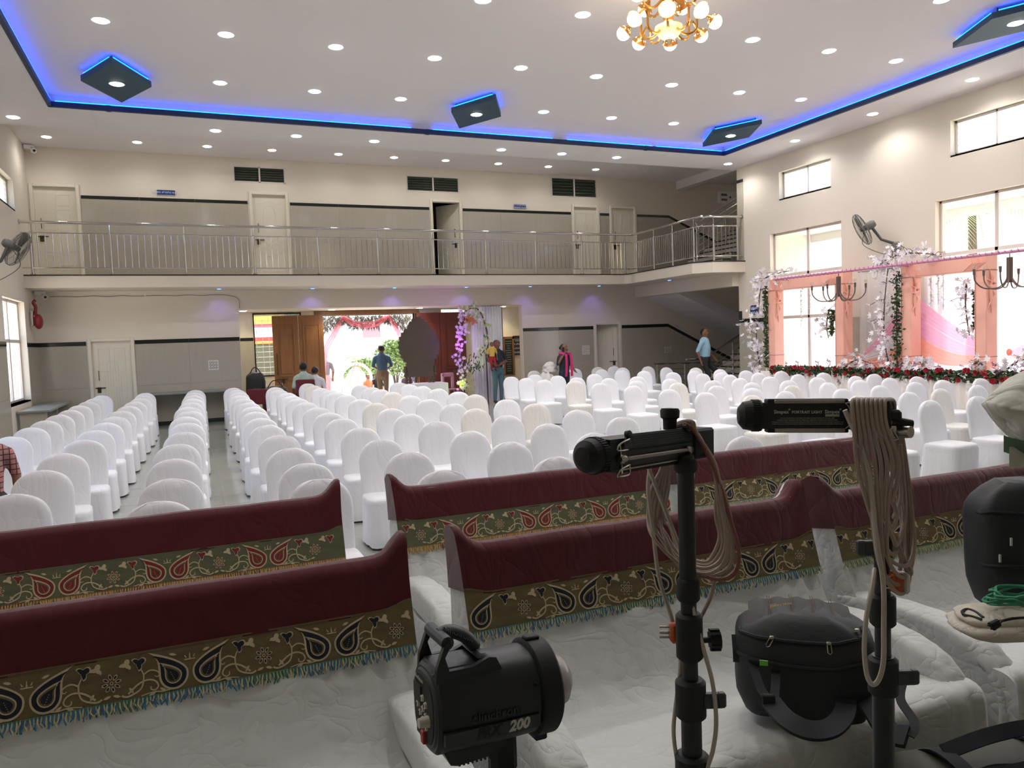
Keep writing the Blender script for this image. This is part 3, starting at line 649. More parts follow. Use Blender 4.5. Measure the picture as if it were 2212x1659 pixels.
for r, ps in rows.items():
    for n, (x, y) in enumerate(sorted(ps)):
        k = rnd.randrange(5) if rnd.random() > .12 else 5
        chair(x, y, rnd.uniform(-.06, .06)+.03, k, 'white covered chair near the flower stage, %s, %s from its aisle end' % (RN[r], ORD[n]), 'covered chairs beside the flower stage', legs=False)

# ---- sofas
PROF = [(-.98, .03), (-.985, .2), (-.98, .32), (-.955, .378), (-.88, .395), (-.7, .375), (-.52, .345), (-.4, .322), (-.32, .33), (-.24, .4), (-.16, .5), (-.115, .6), (-.0953, .65)]
PF = catmull([(0, y, z) for y, z in PROF], 3)[:-1]
FD = Vector((0, -.303, -.953))            # down along the flat front of the backrest
PF = PF+[Vector((0, 0, .95))+FD*d for d in (.31, .24, .17, .1, .04, .015)]+[Vector((0, .012, .962)), Vector((0, .05, .968)), Vector((0, .1, .962)), Vector((0, .13, .93)), Vector((0, .15, .7)), Vector((0, .16, .3)), Vector((0, .16, .03))]
SW = 1.85
def ear(x, half=SW/2): e = half-abs(x); return .085*math.exp(-(e/.062)**2) if e < .25 else 0
def ss(a, b, x): t = min(1, max(0, (x-a)/(b-a))); return t*t*(3-2*t)
def sofa_shape(x, p):
    k = ear(x)*ss(.7, .95, p.z); return Vector((x*(1+.012*ss(.8, 1, p.z)), p.y+k*.25, p.z+k))
def make_sofa(name, label, xc, yb, seed):
    t = thing(name, label, 'sofa', (xc, yb, 0), 0, 'white cloth-covered sofas')
    xs = [-SW/2+.0]+[-SW/2+SW*i/58 for i in range(1, 58)]+[SW/2]
    rings = []
    for x in xs:
        e = SW/2-abs(x); sq = 1-.5*math.exp(-(e/.012)**2)*.3
        ring = []
        for p in PF:
            q = sofa_shape(x, p)
            up = ss(.05, .3, p.z)*(1-ss(.6, .66, p.z))+.35*(1-ss(.05, .3, p.z))
            f = .016*NZ(x*5+seed, p.y*2.0+p.z*1.0, seed)+.009*NZ(x*13+seed, p.y*3, 2+seed)
            fold = .014*math.exp(-(e/.25)**2)*sin(x*60+seed)
            q.y -= (f+fold)*up*(1 if p.y < .05 else 0); q.z += f*.6*up
            ring.append(q)
        rings.append(ring)
    b = MB(); b.loft(rings); b.build('body', M['sofa'], t, angle=75)
    for sx in (-1, 1):
        prof = [(-.06, .47), (-.2, .5), (-.4, .52), (-.6, .52), (-.76, .49), (-.87, .43), (-.94, .33), (-.97, .2), (-.98, .03)]
        P = catmull([(0, y, z) for y, z in prof], 4); rings = []
        for i, p in enumerate(P):
            tn = (P[min(i+1, len(P)-1)]-P[max(i-1, 0)]).normalized(); nr = Vector((0, tn.z, -tn.y)); nr = nr if nr.z > 0 or nr.y < 0 else -nr
            ring = []
            for j in range(14):
                th = PI*j/13; w = .072+.006*NZ(i*.5, j*.5, seed)
                cx = -cos(th); a = abs(cx)**.7*(1 if cx > 0 else -1)
                ring.append(Vector((sx*(SW/2-.062)+w*a, 0, 0))+p+nr*(.045*(max(0, sin(th))**.6)-.045+.008*NZ(i*.7, j*.9, seed+sx)))
            ring += [Vector((sx*(SW/2-.062)+.06, max(p.y, -.95)+.03 if p.y < -.9 else p.y, min(p.z-.03, .36))), Vector((sx*(SW/2-.062)-.06, max(p.y, -.95)+.03 if p.y < -.9 else p.y, min(p.z-.03, .36)))]
            rings.append(ring)
        b = MB(); b.loft(rings); b.build('armrest', M['sofa'], t, angle=75)
    return t
# throw: velvet panel, embroidered border, fringe
def leafpoly(c, r, rot, lobes=3):
    o = []
    for i in range(24):
        th = 2*PI*i/24; k = .45+.55*abs(cos(th*lobes/2))**1.4; k *= (1 if cos(th) > -.6 else .6)
        o.append((c[0]+r*k*cos(th+rot), c[1]+r*k*sin(th+rot)))
    return o
def paisley(sc, mir):
    """round-bottomed drop whose tip bends over to one side"""
    out = []
    for i in range(34):
        th = 2*PI*i/34; x, y = sin(th), -cos(th); k = max(0, y)
        yy = y*1.05+1.15*k**2; xx = x*(1-.95*k**2.4)+.55*k**2+.75*k**5
        a = -.22; out.append((mir*(xx*cos(a)-yy*sin(a)-.1)*sc, (xx*sin(a)+yy*cos(a))*sc))
    return out
def offs(poly, k, c): return [(c[0]+(x-c[0])*k, c[1]+(y-c[1])*k) for x, y in poly]
BH = .15
def motif_meshes(tag_, mk, mb_, mg):
    L = lambda off: (lambda x, y, s: Vector((x, 0, 0))+Vector((0, -.953, .303))*(off if s else .0005)-FD*(y-BH))
    R = {}
    for nm, mir in (('paisley_right', 1), ('paisley_left', -1)):
        b = MB(); p = [(x, y+.057) for x, y in paisley(.041, mir)]; c = (0, .057)
        b.prism([(x+mir*.0008, y) for x, y in offs(p, 1.16, (0, .058))], L(.0012), 1); b.prism(p, L(.0018), 0); b.prism(offs(p, .66, (0, .052)), L(.0023), 1)
        b.prism(offs(p, .56, (0, .052)), L(.0027), 2); b.prism(offs(p, .43, (0, .052)), L(.0031), 0)
        for i in range(16):
            th = 2*PI*i/16; q = offs([p[int(i*34/16)]], .61, (0, .052))[0]; b.prism([(q[0]+.0024*cos(a*PI/3), q[1]+.0024*sin(a*PI/3)) for a in range(6)], L(.0036), 1)
        for i in range(5): b.prism([(mir*(-.006+.003*i)+.0016*cos(a*PI/2), .038+.007*i+.0016*sin(a*PI/2)) for a in range(4)], L(.0038), 1)
        R[nm] = b.mesh('paisley', [mk, mb_, mg], smooth=False)
    b = MB()
    for i in range(8):
        th = 2*PI*i/8+.2; cx, cy = .021*cos(th), .021*sin(th)
        el = lambda k: [(cx+k*(.0105*cos(a)*cos(th)-.0055*sin(a)*sin(th)), cy+.065+k*(.0105*cos(a)*sin(th)+.0055*sin(a)*cos(th))) for a in [2*PI*q/10 for q in range(10)]]
        b.prism(el(1), L(.0012), 1); b.prism(el(.6), L(.0017), 0)
    b.prism([(.006*cos(a), .065+.006*sin(a)) for a in [2*PI*q/8 for q in range(8)]], L(.0014), 1); b.prism([(.003*cos(a), .065+.003*sin(a)) for a in [2*PI*q/8 for q in range(8)]], L(.0018), 0)
    R['flower'] = b.mesh('flower', [mk, mb_, mg], smooth=False)
    b = MB()
    b.prism(leafpoly((0, .115), .027, .5), L(.0012), 1); b.prism(leafpoly((0, .115), .022, .5), L(.0018), 0); R['leaf_dark'] = b.mesh('leaf', [mk, mb_, mg], smooth=False)
    b = MB(); b.prism(leafpoly((0, .115), .021, 1.2), L(.0012), 1); R['leaf_light'] = b.mesh('leaf', [mk, mb_, mg], smooth=False)
    b = MB()
    def rib(pts, w=.0032, mi=1):
        P = [Vector((x, y, 0)) for x, y in pts]; P = catmull(P, 5)
        for i in range(len(P)-1):
            a, c = P[i], P[i+1]; d = (c-a); n_ = Vector((-d.y, d.x, 0)).normalized()*w*(1-.45*i/len(P)); b.prism([(a.x-n_.x, a.y-n_.y), (c.x-n_.x, c.y-n_.y), (c.x+n_.x, c.y+n_.y), (a.x+n_.x, a.y+n_.y)], L(.0013), mi)
    for m_ in (1, -1):
        rib([(m_*x, y) for x, y in ((.25-.03, .018), (.2, .012), (.16, .03), (.15, .07), (.16, .098))])
        rib([(m_*x, y) for x, y in ((.2, .02), (.17, .045), (.14, .055), (.115, .048), (.105, .03), (.115, .018), (.128, .022), (.128, .032))])
        rib([(m_*x, y) for x, y in ((.15, .075), (.13, .085), (.11, .08), (.1, .068), (.108, .06), (.115, .065))], .0026)
        rib([(m_*x, y) for x, y in ((.06, .012), (.09, .008), (.12, .012), (.16, .006))], .0026)
        for (lx, ly, a) in ((.09, .014, .6), (.125, .006, -.3), (.19, .03, 1.0), (.235, .02, .3), (.075, .1, 1.2), (.055, .125, .3)):
            b.prism([(m_*(lx+.013*cos(a)*q[0]-.0045*sin(a)*q[1]), ly+.013*sin(a)*q[0]+.0045*cos(a)*q[1]) for q in ((-1, 0), (-.3, 1), (.4, .9), (1, 0), (.4, -.9), (-.3, -1))], L(.0013), 1)
    for q in (-1, 0, 1): b.prism([(q*.012-.003, .1+.006*abs(q)), (q*.012+.003, .1+.006*abs(q)), (q*.017+.001, .122-.006*abs(q)), (q*.017-.001, .122-.006*abs(q))], L(.0013), 1)
    b.prism([(-.018, .098), (.018, .098), (.018, .102), (-.018, .102)], L(.0013), 1)
    R['vine'] = b.mesh('vine', [mk, mb_, mg], smooth=False)
    return R
MO = {}
beige = mat('embroidery_beige', S(196, 180, 146), .8); 
gold = mat('border_gold', S(104, 92, 58), .7, var=(30, .4, (.25, 1, 1.6)), bump=('fine', 200, .4, .004))
olive = mat('border_olive', S(92, 94, 66), .7, var=(30, .35, (.25, 1, 1.6)), bump=('fine', 200, .4, .004))
MO['blue'] = (motif_meshes('b', mat('embroidery_navy', S(20, 26, 38), .8), beige, gold), gold, (mat('fringe_cream', S(206, 196, 150), .8), mat('fringe_blue', S(52, 116, 158), .8), mat('fringe_green', S(60, 118, 100), .8)))
MO['red'] = (motif_meshes('r', mat('embroidery_red', S(120, 34, 36), .8), beige, olive), olive, (mat('fringe_gold', S(208, 178, 112), .8), mat('fringe_tan', S(170, 128, 70), .8), mat('fringe_rust', S(128, 78, 46), .8)))
MO['green'] = (MO['blue'][0], gold, (MO['blue'][2][0], mat('fringe_sage', S(128, 150, 122), .8), MO['blue'][2][2]))
def make_throw(label, xc, yb, style, phase, seed):
    t = thing('sofa_throw', label, 'throw', (xc, yb, 0), 0, 'maroon throws over the sofa backs'); mo, ground, fr = MO[style]
    def sur(x, d, off=.006):
        """d: distance down the front from the top edge (negative goes over and behind)"""
        if d >= 0: p = Vector((0, 0, .95))+FD*d+Vector((0, -.953, .303))*off
        else:
            a = -d; k = min(1, a/.2)
            p = Vector((0, -.0, .95))+Vector((0, .012+.06*min(1, a/.06), .018+off)) if a < .06 else Vector((0, .07+.075*min(1, (a-.06)/.06)+.02*max(0, a-.12)+off, .968+off-.04*min(1, (a-.06)/.06)-max(0, a-.12)))
        q = sofa_shape(x*(SW+.008)/SW*.999, p); return q
    H = SW/2+.006
    def vel(u, v):
        x = -H+2*H*u; d = -.3+(.3+.178)*v
        p = sur(x, d, .006+.004*NZ(x*4+seed, d*5, seed)+.0035*sin(x*22+d*18+seed)*ss(.0, .06, d)*(.5+.5*NZ(x*2, 0, seed)))
        return p
    b = MB(); b.grid(vel, 90, 28); pl = b
    for sx in (-1, 1):
        b.grid(lambda u, v: sur(sx*H, -.3*v, .006).lerp(sur(sx*H, .178*v, .006), u), 4, 10)
    p1 = b.build('velvet_panel', M['velvet'], t, angle=80)
    b = MB(); b.grid(lambda u, v: sur(-H+2*H*u, .172+BH*v, .0075), 60, 4)
    b.grid(lambda u, v: sur(-H+2*H*u, .168+.006*v, .009), 60, 1)
    bd = b.build('border', ground, t, angle=80)
    org = Vector((0, 0, .95))+FD*(.172)+Vector((0, -.953, .303))*.0078
    U = .5; k0 = math.floor((-H)/U)-1
    for k in range(k0, k0+8):
        c = phase+k*U
        items = [('paisley_left', -.058), ('paisley_right', .058), ('leaf_dark', .165), ('leaf_dark', -.165), ('leaf_light', .205), ('leaf_light', -.205), ('flower', U/2)]
        for nm, dx in items:
            x = c+dx; ext = .05 if nm.startswith('p') else .028
            if -H+ext*.55 < x < H-ext*.55: link(nm.split('_')[0], mo[nm], bd, org+Vector((x, 0, 0)))
        if -H+.2 < c < H-.2: link('vine', mo['vine'], bd, org+Vector((c, 0, 0)))
    b = MB(); n = int(2*H/.006); rn = random.Random(seed)
    for i in range(n):
        x = -H+.003+(2*H-.006)*i/(n-1); p = sur(x, .172+BH-.002, .009); ln = .03+.014*rn.random(); mi = 0 if i % 2 else (1 if NZ(x*4, seed, 0) > -.15 else 2)
        q = p+FD*ln*.5+Vector((rn.uniform(-.006, .006), -.003, 0)); e = p+FD*ln+Vector((rn.uniform(-.012, .012), rn.uniform(-.004, .002), 0))
        b.tube([p, q, e], [.003, .0034, .0022], 4, mi, cap=False)
    b.tube([sur(-H+2*H*i/40, .172+BH, .0095) for i in range(41)], .0028, 5, 2)
    stuff(b.build('fringe', list(fr), t))
    return t
SOFAS = [(-.18, 4.4, 'red', .02, 'rear row of sofas, leftmost', 'with red paisleys and gold fringe, on the leftmost rear sofa'), (-.165, 3.0, 'blue', .11, 'front row of sofas, leftmost', 'with navy paisleys and blue fringe, on the leftmost front sofa'),
         (2.0, 4.4, 'red', -.05, 'rear row of sofas, in the middle', 'with red paisleys, on the middle rear sofa'), (1.925, 3.0, 'blue', .07, 'front row of sofas, holding the black backpack', 'with navy paisleys, on the front sofa holding the black backpack'),
         (3.975, 4.4, 'green', -.1, 'rear row of sofas, on the right behind the tall light stands', 'with navy paisleys and pale fringe, on the right rear sofa'), (3.94, 3.0, 'green', -.08, 'front row of sofas, on the right under the upright backpack', 'with navy paisleys and sage fringe, on the right front sofa')]
for n, (xc, yb, st, ph, la, lb) in enumerate(SOFAS):
    make_sofa('sofa', 'white cloth-covered sofa, '+la, xc, yb, n*7.7); make_throw('maroon throw '+lb, xc, yb, st, ph, n*3.1)
# ================================================================== RIGHT WALL: FLOWER STAGE, FANS
M['peach'] = mat('peach_cloth', S(250, 188, 168), .75, bump=('crease', 5, .25, .02, (1, 1, .4)), spec=.2, sheen=.2)
M['leafw'] = mat('white_leaf', S(246, 240, 244), .6); M['twig'] = mat('twig', S(96, 74, 60), .8)
M['ivy'] = mat('ivy', S(64, 86, 50), .6, var=(9, .4)); M['rose'] = mat('rose_red', S(168, 24, 40), .5, var=(30, .25)); M['orchid'] = mat('orchid_purple', S(126, 36, 108), .55)
M['skirt'] = mat('cream_skirt', S(244, 236, 230), .8); M['curtain'] = sheer('white_curtain', S(246, 244, 246), .72)
M['pinkv'] = sheer('pink_voile', S(250, 170, 204), .72); M['peachv'] = sheer('peach_voile', S(252, 166, 140), .8); M['whitev'] = sheer('white_voile', S(244, 240, 244), .6)
M['pole'] = mat('pink_wrap', S(206, 140, 172), .6); M['iron'] = mat('dark_iron', S(112, 94, 88), .4, .5); M['bulb'] = glassmat('clear_bulb', (1, .98, .94, 1), .25)
M['fan'] = mat('grey_fan', S(112, 112, 106), .4); M['fand'] = mat('dark_fan', S(62, 64, 60), .4)
# stage
st = thing('flower_stage', 'low white-skirted stage along the window wall behind the red rose garland', 'stage', (12.3, 0, 0))
b = MB(); b.box((0, 5, .0), (.9, 14.15, .86)); b.build('deck', M['skirt'], st, smooth=False)
b = MB(); b.grid(lambda u, v: (-.025-.022*sin(u*9.2*44)-.01*v*sin(u*9.2*21), 5+9.2*u, .88-.87*v), 900, 3); b.build('pleated_skirt', M['skirt'], st, angle=80)
# leaf shapes
def leaf_mesh(name, m, lob=7, r=1.0):
    pts = []
    for i in range(lob*2):
        th = -PI*.82+2*PI*.82*i/(lob*2-1); k = (1 if i % 2 else .5)*(.75+.25*cos(th)); pts.append((r*k*sin(th), r*k*cos(th)+.1, .12*(1 if i % 2 else -.2)*r))
    b = MB(); b.add([(0, 0, 0)]+pts, [(0, i+1, i+2) for i in range(len(pts)-1)]); return b.mesh(name, m, smooth=False)
wl = leaf_mesh('leaf', M['leafw'])
def rot_rand(r): return (r.uniform(-1.2, 1.2), r.uniform(-1.2, 1.2)-.9, r.uniform(0, 6.28))
def spray(label, x, pts, n, spread, seed, s0=.085):
    """leafy white branch: pts = list of (y, z) along the stem"""
    r = random.Random(seed); t = thing('white_leaf_spray', label, 'artificial branch', (x, pts[0][0], pts[0][1]), 0, 'white leaf sprays on the flower stage')
    P = catmull([(0, y-pts[0][0], z-pts[0][1]) for y, z in pts], 6); b = MB(); b.tube(P, [.018*(1-.6*i/len(P)) for i in range(len(P))], 5)
    spots = []
    for k in range(n):
        p = P[r.randrange(len(P))]; q = p+Vector((r.uniform(-.22, .12), r.gauss(0, spread), r.gauss(0, spread*.7))); spots.append(q)
        if k % 4 == 0: b.tube([p, (p+q)/2+Vector((0, 0, .03)), q], .005, 4)
    b.build('branch', M['twig'], t)
    for q in spots:
        o = link('leaf', wl, t, q, rot_rand(r)); o.scale = (s0*r.uniform(.7, 1.25),)*3
    return t
def ivy(name, label, x, y, z0, z1, w, seed, n=420):
    r = random.Random(seed); t = thing(name, label, 'ivy', (x, y, z0)); b = MB()
    for k in range(n):
        p = Vector((r.uniform(-.05, .05), r.gauss(0, w), r.uniform(0, z1-z0))); a = Euler(rot_rand(r)).to_matrix(); s = r.uniform(.025, .05)
        b.add([p+a @ Vector(q)*s for q in ((-.6, 0, 0), (0, -1, .1), (.6, 0, 0), (0, 1, .1))], [(0, 1, 2, 3)])
    stuff(b.build('foliage', M['ivy'], t, smooth=False)); b = MB(); b.tube([(0, 0, 0), (.02, .02, (z1-z0)/2), (0, 0, z1-z0)], .012, 5); b.build('stem', M['twig'], t); return t
# peach frames
def peach_frame(label, x, y_far, y_near, ztop):
    t = thing('peach_frame', label, 'frame', (x, y_far, .87)); L_ = y_far-y_near; h = ztop-.87
    for nm, y in (('post', 0), ('post', -L_+.22)):
        b = MB(); b.box((0, y-.22, 0), (.28, y, h-.26), bev=.012); po = b.build(nm, M['peach'], t, smooth=False)
        b = MB()
        for zz in (h*.17, h-.27): b.box((-.004, y-.224, zz), (.284, y+.004, zz+.012))
        b.box((-.006, y-.03, 0), (.0, y-.022, h-.26)); b.build('seam', mat('seam', S(150, 110, 98), .8) if 'seam' not in M else M['seam'], po, smooth=False)
        b = MB()
        for k in range(9):
            a = -PI/2+.45*(k-4); b.tube([(.10, y-.225, h-.55), (.1+.09*cos(a+PI/2), y-.25, h-.55+.16*(1 if k % 2 else -1)*abs(cos(a))), (.1+.11*sin(a), y-.228, h-.55+.3*(1 if k % 2 else -1.5)*abs(cos(a)))], [.02, .028, .006], 6)
        b.sph((.1, y-.24, h-.55), .035, 8, 6); b.build('bow', M['peach'], po)
    b = MB(); b.box((0, -L_, h-.26), (.28, 0, h), bev=.012); tb_ = b.build('top_beam', M['peach'], t, smooth=False)
    b = MB()
    for k in range(14):
        y = -L_*(.04+.3*(k/13)) if k < 7 else -L_*(.96-.3*((k-7)/13)); b.tube([(-.004, y, h-.01), (-.008, y-.05, h-.13), (-.004, y-.12*(1 if k < 7 else -1), h-.25)], .006, 5)
    stuff(b.build('gathers', M['peach'], tb_)); return t
M['seam'] = mat('seam', S(176, 128, 114), .8)
peach_frame('peach cloth-wrapped frame standing farther away, before the bare window', 12.5, 14.19, 11.96, 2.98)
peach_frame('peach cloth-wrapped frame nearer the camera, with a pink swag inside', 12.5, 10.57, 8.87, 2.97)
# curtains
def curtain(label, x, y0, y1, z0, z1, seed, m='curtain', folds=38):
    t = thing('backdrop_curtain', label, 'curtain', (x, y0, z0)); L_ = y1-y0
    b = MB(); b.grid(lambda u, v: (.03*sin(u*L_*folds+.6*sin(v*3+seed))*(.5+.5*v)+.012*sin(u*L_*17+seed), L_*u, (z1-z0)*(1-v)+.02*(1-v)*NZ(u*8, seed, 0)), int(L_*90), 10); b.build('cloth', M[m], t, angle=80)
    b = MB(); b.tube([(0, -.02, z1-z0), (0, L_+.02, z1-z0)], .014, 8); b.build('rod', M['steel'], t)
curtain('white pleated curtain between the two peach frames', 13.0, 10.66, 12.0, .87, 2.96, 1)
curtain('sheer white curtain behind the nearer peach frame', 13.05, 8.6, 10.5, .87, 3.0, 2)
curtain('sheer white curtain beyond the nearer peach frame, at the picture edge', 13.05, 5.4, 8.5, .87, 3.02, 3)
def swag(label, x, knot, top0, top1, seed, bands=('pinkv', 'whitev', 'peachv')):
    """bands fan from a knot (y, z) up to the line top0..top1"""
    t = thing('voile_drape', label, 'drape', (x, knot[0], knot[1]), 0, 'pink and peach voile swags')
    n = len(bands)
    for k, m in enumerate(bands):
        def fn(u, v):
            q = (k+u)/n; ty, tz = top0[0]+(top1[0]-top0[0])*q, top0[1]+(top1[1]-top0[1])*q
            ky, kz = knot[0]+.03*(q-.5), knot[1]-.06*q
            sag = -.34*(.25+q)*4*v*(1-v)*.55
            return (-.02*k+.014*sin(u*26+seed)*v, ky+(ty-ky)*v-knot[0], kz+(tz-kz)*v+sag-knot[1])
        b = MB(); b.grid(fn, 26, 16); b.build('band', M[m], t, angle=80)
    b = MB(); b.sph((-.03, 0, -.02), .045, 10, 7, sc=(1, 1, 1.4)); b.build('knot', M['peachv'], t)
swag('pink, white and peach swag on the curtain between the two peach frames', 12.9, (11.9, 1.2), (10.75, 2.35), (10.75, 1.25), 1)
swag('pink and peach swag hanging inside the nearer peach frame', 12.86, (9.0, 1.32), (10.5, 2.35), (10.5, 1.3), 2, ('pinkv', 'pinkv', 'peachv'))
swag('pink and peach swag rising to the picture edge beyond the nearer frame', 12.86, (8.7, 1.32), (7.0, 2.4), (7.0, 1.3), 3, ('pinkv', 'pinkv', 'peachv'))
# white leaf sprays and ivy
spray('white leaf spray bulging along the stair side of the farther frame', 12.42, [(14.35, .95), (14.5, 1.5), (14.42, 2.2), (14.3, 2.95)], 150, .14, 1)
spray('white leaf spray over the top corner of the farther frame', 12.44, [(14.2, 3.02), (13.9, 3.08), (13.4, 3.12)], 45, .12, 2)
spray('white leaf spray along the far side of the nearer frame', 12.4, [(10.72, .98), (10.85, 1.5), (10.85, 2.2), (10.75, 3.0)], 150, .11, 3)
spray('white leaf spray topping the nearer frame beneath the wall fan', 12.42, [(11.0, 2.98), (10.7, 3.12), (10.2, 3.14), (9.75, 3.06)], 110, .12, 4)
spray('small white leaf spray at the foot of the nearer frame far post', 12.4, [(10.3, .98), (10.1, 1.12), (9.9, 1.08)], 46, .1, 5)
spray('small white leaf spray at the foot of the nearer frame near post', 12.4, [(9.15, .98), (9.0, 1.12), (8.85, 1.1)], 30, .1, 6)
spray('small white leaf spray on the garland between the two frames', 12.4, [(11.85, .98), (11.55, 1.15), (11.2, 1.1)], 50, .12, 7)
spray('white leaf spray on the farther frame near post, inside the opening', 12.6, [(12.42, 2.2), (12.5, 1.9), (12.45, 1.6)], 34, .09, 8)
spray('pale leaf spray on the nearer frame near post, inside the opening', 12.6, [(9.3, 2.5), (9.32, 2.1), (9.25, 1.6)], 50, .08, 9)
spray('white leaf spray at the picture edge end of the garland', 12.4, [(8.5, .98), (8.2, 1.2), (7.8, 1.1)], 40, .13, 10)
ivy('ivy_strip', 'green ivy strip up the stair side of the farther peach frame', 12.48, 14.22, .95, 2.85, .035, 1)
ivy('ivy_strip', 'green ivy strip up the far side of the nearer peach frame', 12.46, 10.62, .95, 2.85, .05, 2)
ivy('ivy_strip', 'short green ivy strip on the nearer frame near post', 12.6, 9.13, 1.7, 2.4, .03, 3, 150)
ivy('ivy_strip', 'short green ivy strip on the farther frame near post', 12.6, 12.35, 1.65, 2.2, .03, 4, 130)
# hanging blossom strings
b = MB()
for i in range(5): th = 2*PI*i/5; b.add([(0, 0, 0), (.02*cos(th-.5), .02*sin(th-.5), .008), (.034*cos(th), .034*sin(th), .012), (.02*cos(th+.5), .02*sin(th+.5), .008)], [(0, 1, 2, 3)])
bl = b.mesh('blossom', M['leafw'], smooth=False)
def strings(label, x, ys, z1, ln, seed):
    r = random.Random(seed); t = thing('blossom_strings', label, 'garland', (x, ys[0], z1))
    for y in ys:
        L_ = ln*r.uniform(.6, 1.0); b = MB(); b.tube([(0, y-ys[0], 0), (0, y-ys[0], -L_)], .004, 4); b.build('string', M['twig'], t)
        for k in range(int(L_/.05)): o = link('blossom', bl, t, (r.uniform(-.02, .02), y-ys[0]+r.uniform(-.025, .025), -.05*k), rot_rand(r))
strings('strings of white blossoms hanging inside the nearer frame', 12.66, [10.05, 9.9, 9.8], 2.7, .85, 1)
strings('strings of white blossoms hanging inside the farther frame', 12.66, [13.3, 13.05], 2.7, .85, 2)
# rose garland
ga = thing('flower_garland', 'green garland with red roses and purple orchids along the stage edge', 'garland', (12.32, 13.85, .88)); r = random.Random(9)
b = MB()
for k in range(5200):
    y = -r.uniform(0, 8.4); a = r.uniform(0, 2*PI); q = r.random()**.5*.11; p = Vector((-.02+q*cos(a)*.7, y, .02+q*sin(a))); m_ = Euler(rot_rand(r)).to_matrix(); s = r.uniform(.03, .06)
    b.add([p+m_ @ Vector(w)*s for w in ((-.45, 0, 0), (0, -1, .15), (.45, 0, 0), (0, 1, .15))], [(0, 1, 2, 3)])
stuff(b.build('greenery', M['ivy'], ga, smooth=False))
b = MB()
for L_, n_, rr_, h_ in ((0, 3, .3, .9), (1, 4, .6, .8), (2, 5, 1.0, .6)):
    for i in range(n_):
        th = 2*PI*i/n_+L_*.5; w = PI/n_*1.25
        b.add([(rr_*.35*cos(th-w), rr_*.35*sin(th-w), 0), (rr_*.35*cos(th+w), rr_*.35*sin(th+w), 0), (rr_*cos(th+w*.8), rr_*sin(th+w*.8), h_), (rr_*1.08*cos(th), rr_*1.08*sin(th), h_*1.08), (rr_*cos(th-w*.8), rr_*sin(th-w*.8), h_)], [(0, 1, 2, 3, 4)])
rose = b.mesh('rose', M['rose'], smooth=False)
b = MB()
for i in range(9):
    p = Vector((.18*sin(i*2.4), .18*cos(i*2.4), i*.16)); a = Euler((i*1.3, i*2.1, i)).to_matrix()
    for k in range(4): th = PI/2*k; b.add([p, p+a @ Vector((.14*cos(th-.5), .14*sin(th-.5), .05)), p+a @ Vector((.24*cos(th), .24*sin(th), .02)), p+a @ Vector((.14*cos(th+.5), .14*sin(th+.5), .05))], [(0, 1, 2, 3)])
orch = b.mesh('orchid_spray', M['orchid'], smooth=False); wbl = b.mesh('blossom_drop', M['leafw'], smooth=False)
for k in range(78):
    o = link('rose', rose, ga, (-.1+r.uniform(-.02, .03), -8.4*(k+.5)/78+r.uniform(-.04, .04), r.choice((.1, .0, .07, .12, -.04))), (r.uniform(-.5, .5), -PI/2+r.uniform(-.2, .9), 0)); o.scale = (r.uniform(.038, .052),)*3
for k in range(26): o = link('orchid_spray', orch, ga, (-.08, -8.4*(k+.5)/26+r.uniform(-.1, .1), .1 if k % 3 else -.12), (r.uniform(-.4, .4), r.uniform(-.5, .2)+(0 if k % 3 else 2.6), 0)); o.scale = (r.uniform(.09, .15),)*3
for k in range(22): o = link('blossom_drop', wbl, ga, (-.11, -8.4*(k+.5)/22+r.uniform(-.1, .1), -.05), (r.uniform(-.3, .3), PI+r.uniform(-.3, .3), 0)); o.scale = (.1, .1, .16)
# pole and hanging lamps
po = thing('wrapped_pole', 'long pink-wrapped pole across the top of the flower stage', 'pole', (12.12, 13.55, 2.94)); b = MB(); b.tube([(0, -.0, 0), (0, -8.4, -.02)], .026, 10); b.build('rod', M['pole'], po)
b = MB(); b.tube([(.029*cos(i*.55), -8.4*i/900, .029*sin(i*.55)) for i in range(901)], .007, 4); b.build('wrap', mat('mauve_wrap', S(170, 104, 132), .6), po)
for y in (-.05, -3.15, -8.0):
    b = MB(); b.tube([(.0, y, -.01), (.38, y, -.02)], .012, 6); b.build('tie', M['pole'], po)
def arm_lamp(label, y):
    t = thing('arm_lamp', label, 'lamp', (12.1, y, 2.9), 0, 'dark six-armed lamps on the pink pole'); b = MB(); b.tube([(0, 0, 0), (0, 0, -.06)], .008, 6); b.tube([(0, 0, -.06), (0, 0, -.46)], [.045, .045], 10); b.build('stem', M['iron'], t)
    for k in range(6):
        a = 2*PI*k/6+.35; R_ = .5; c, s = cos(a), sin(a)
        P = catmull([(.03*c, .03*s, -.3), (.05*c, .05*s, -.42), (.16*c, .16*s, -.53), (.36*c, .36*s, -.53), (.48*c, .48*s, -.42), (R_*c, R_*s, -.3)], 5)
        b = MB(); b.tube(P, .011, 7); ar = b.build('arm', M['iron'], t)
        b = MB(); b.tube([(R_*c, R_*s, -.31), (R_*c, R_*s, -.22)], [.018, .022], 8); b.build('socket', M['iron'], ar)
        b = MB(); b.sph((R_*c, R_*s, -.175), .035, 10, 8); b.build('bulb', M['bulb'], ar)
arm_lamp('dark six-armed lamp hanging before the farther peach frame', 11.68); arm_lamp('dark six-armed lamp hanging before the nearer peach frame', 8.2)
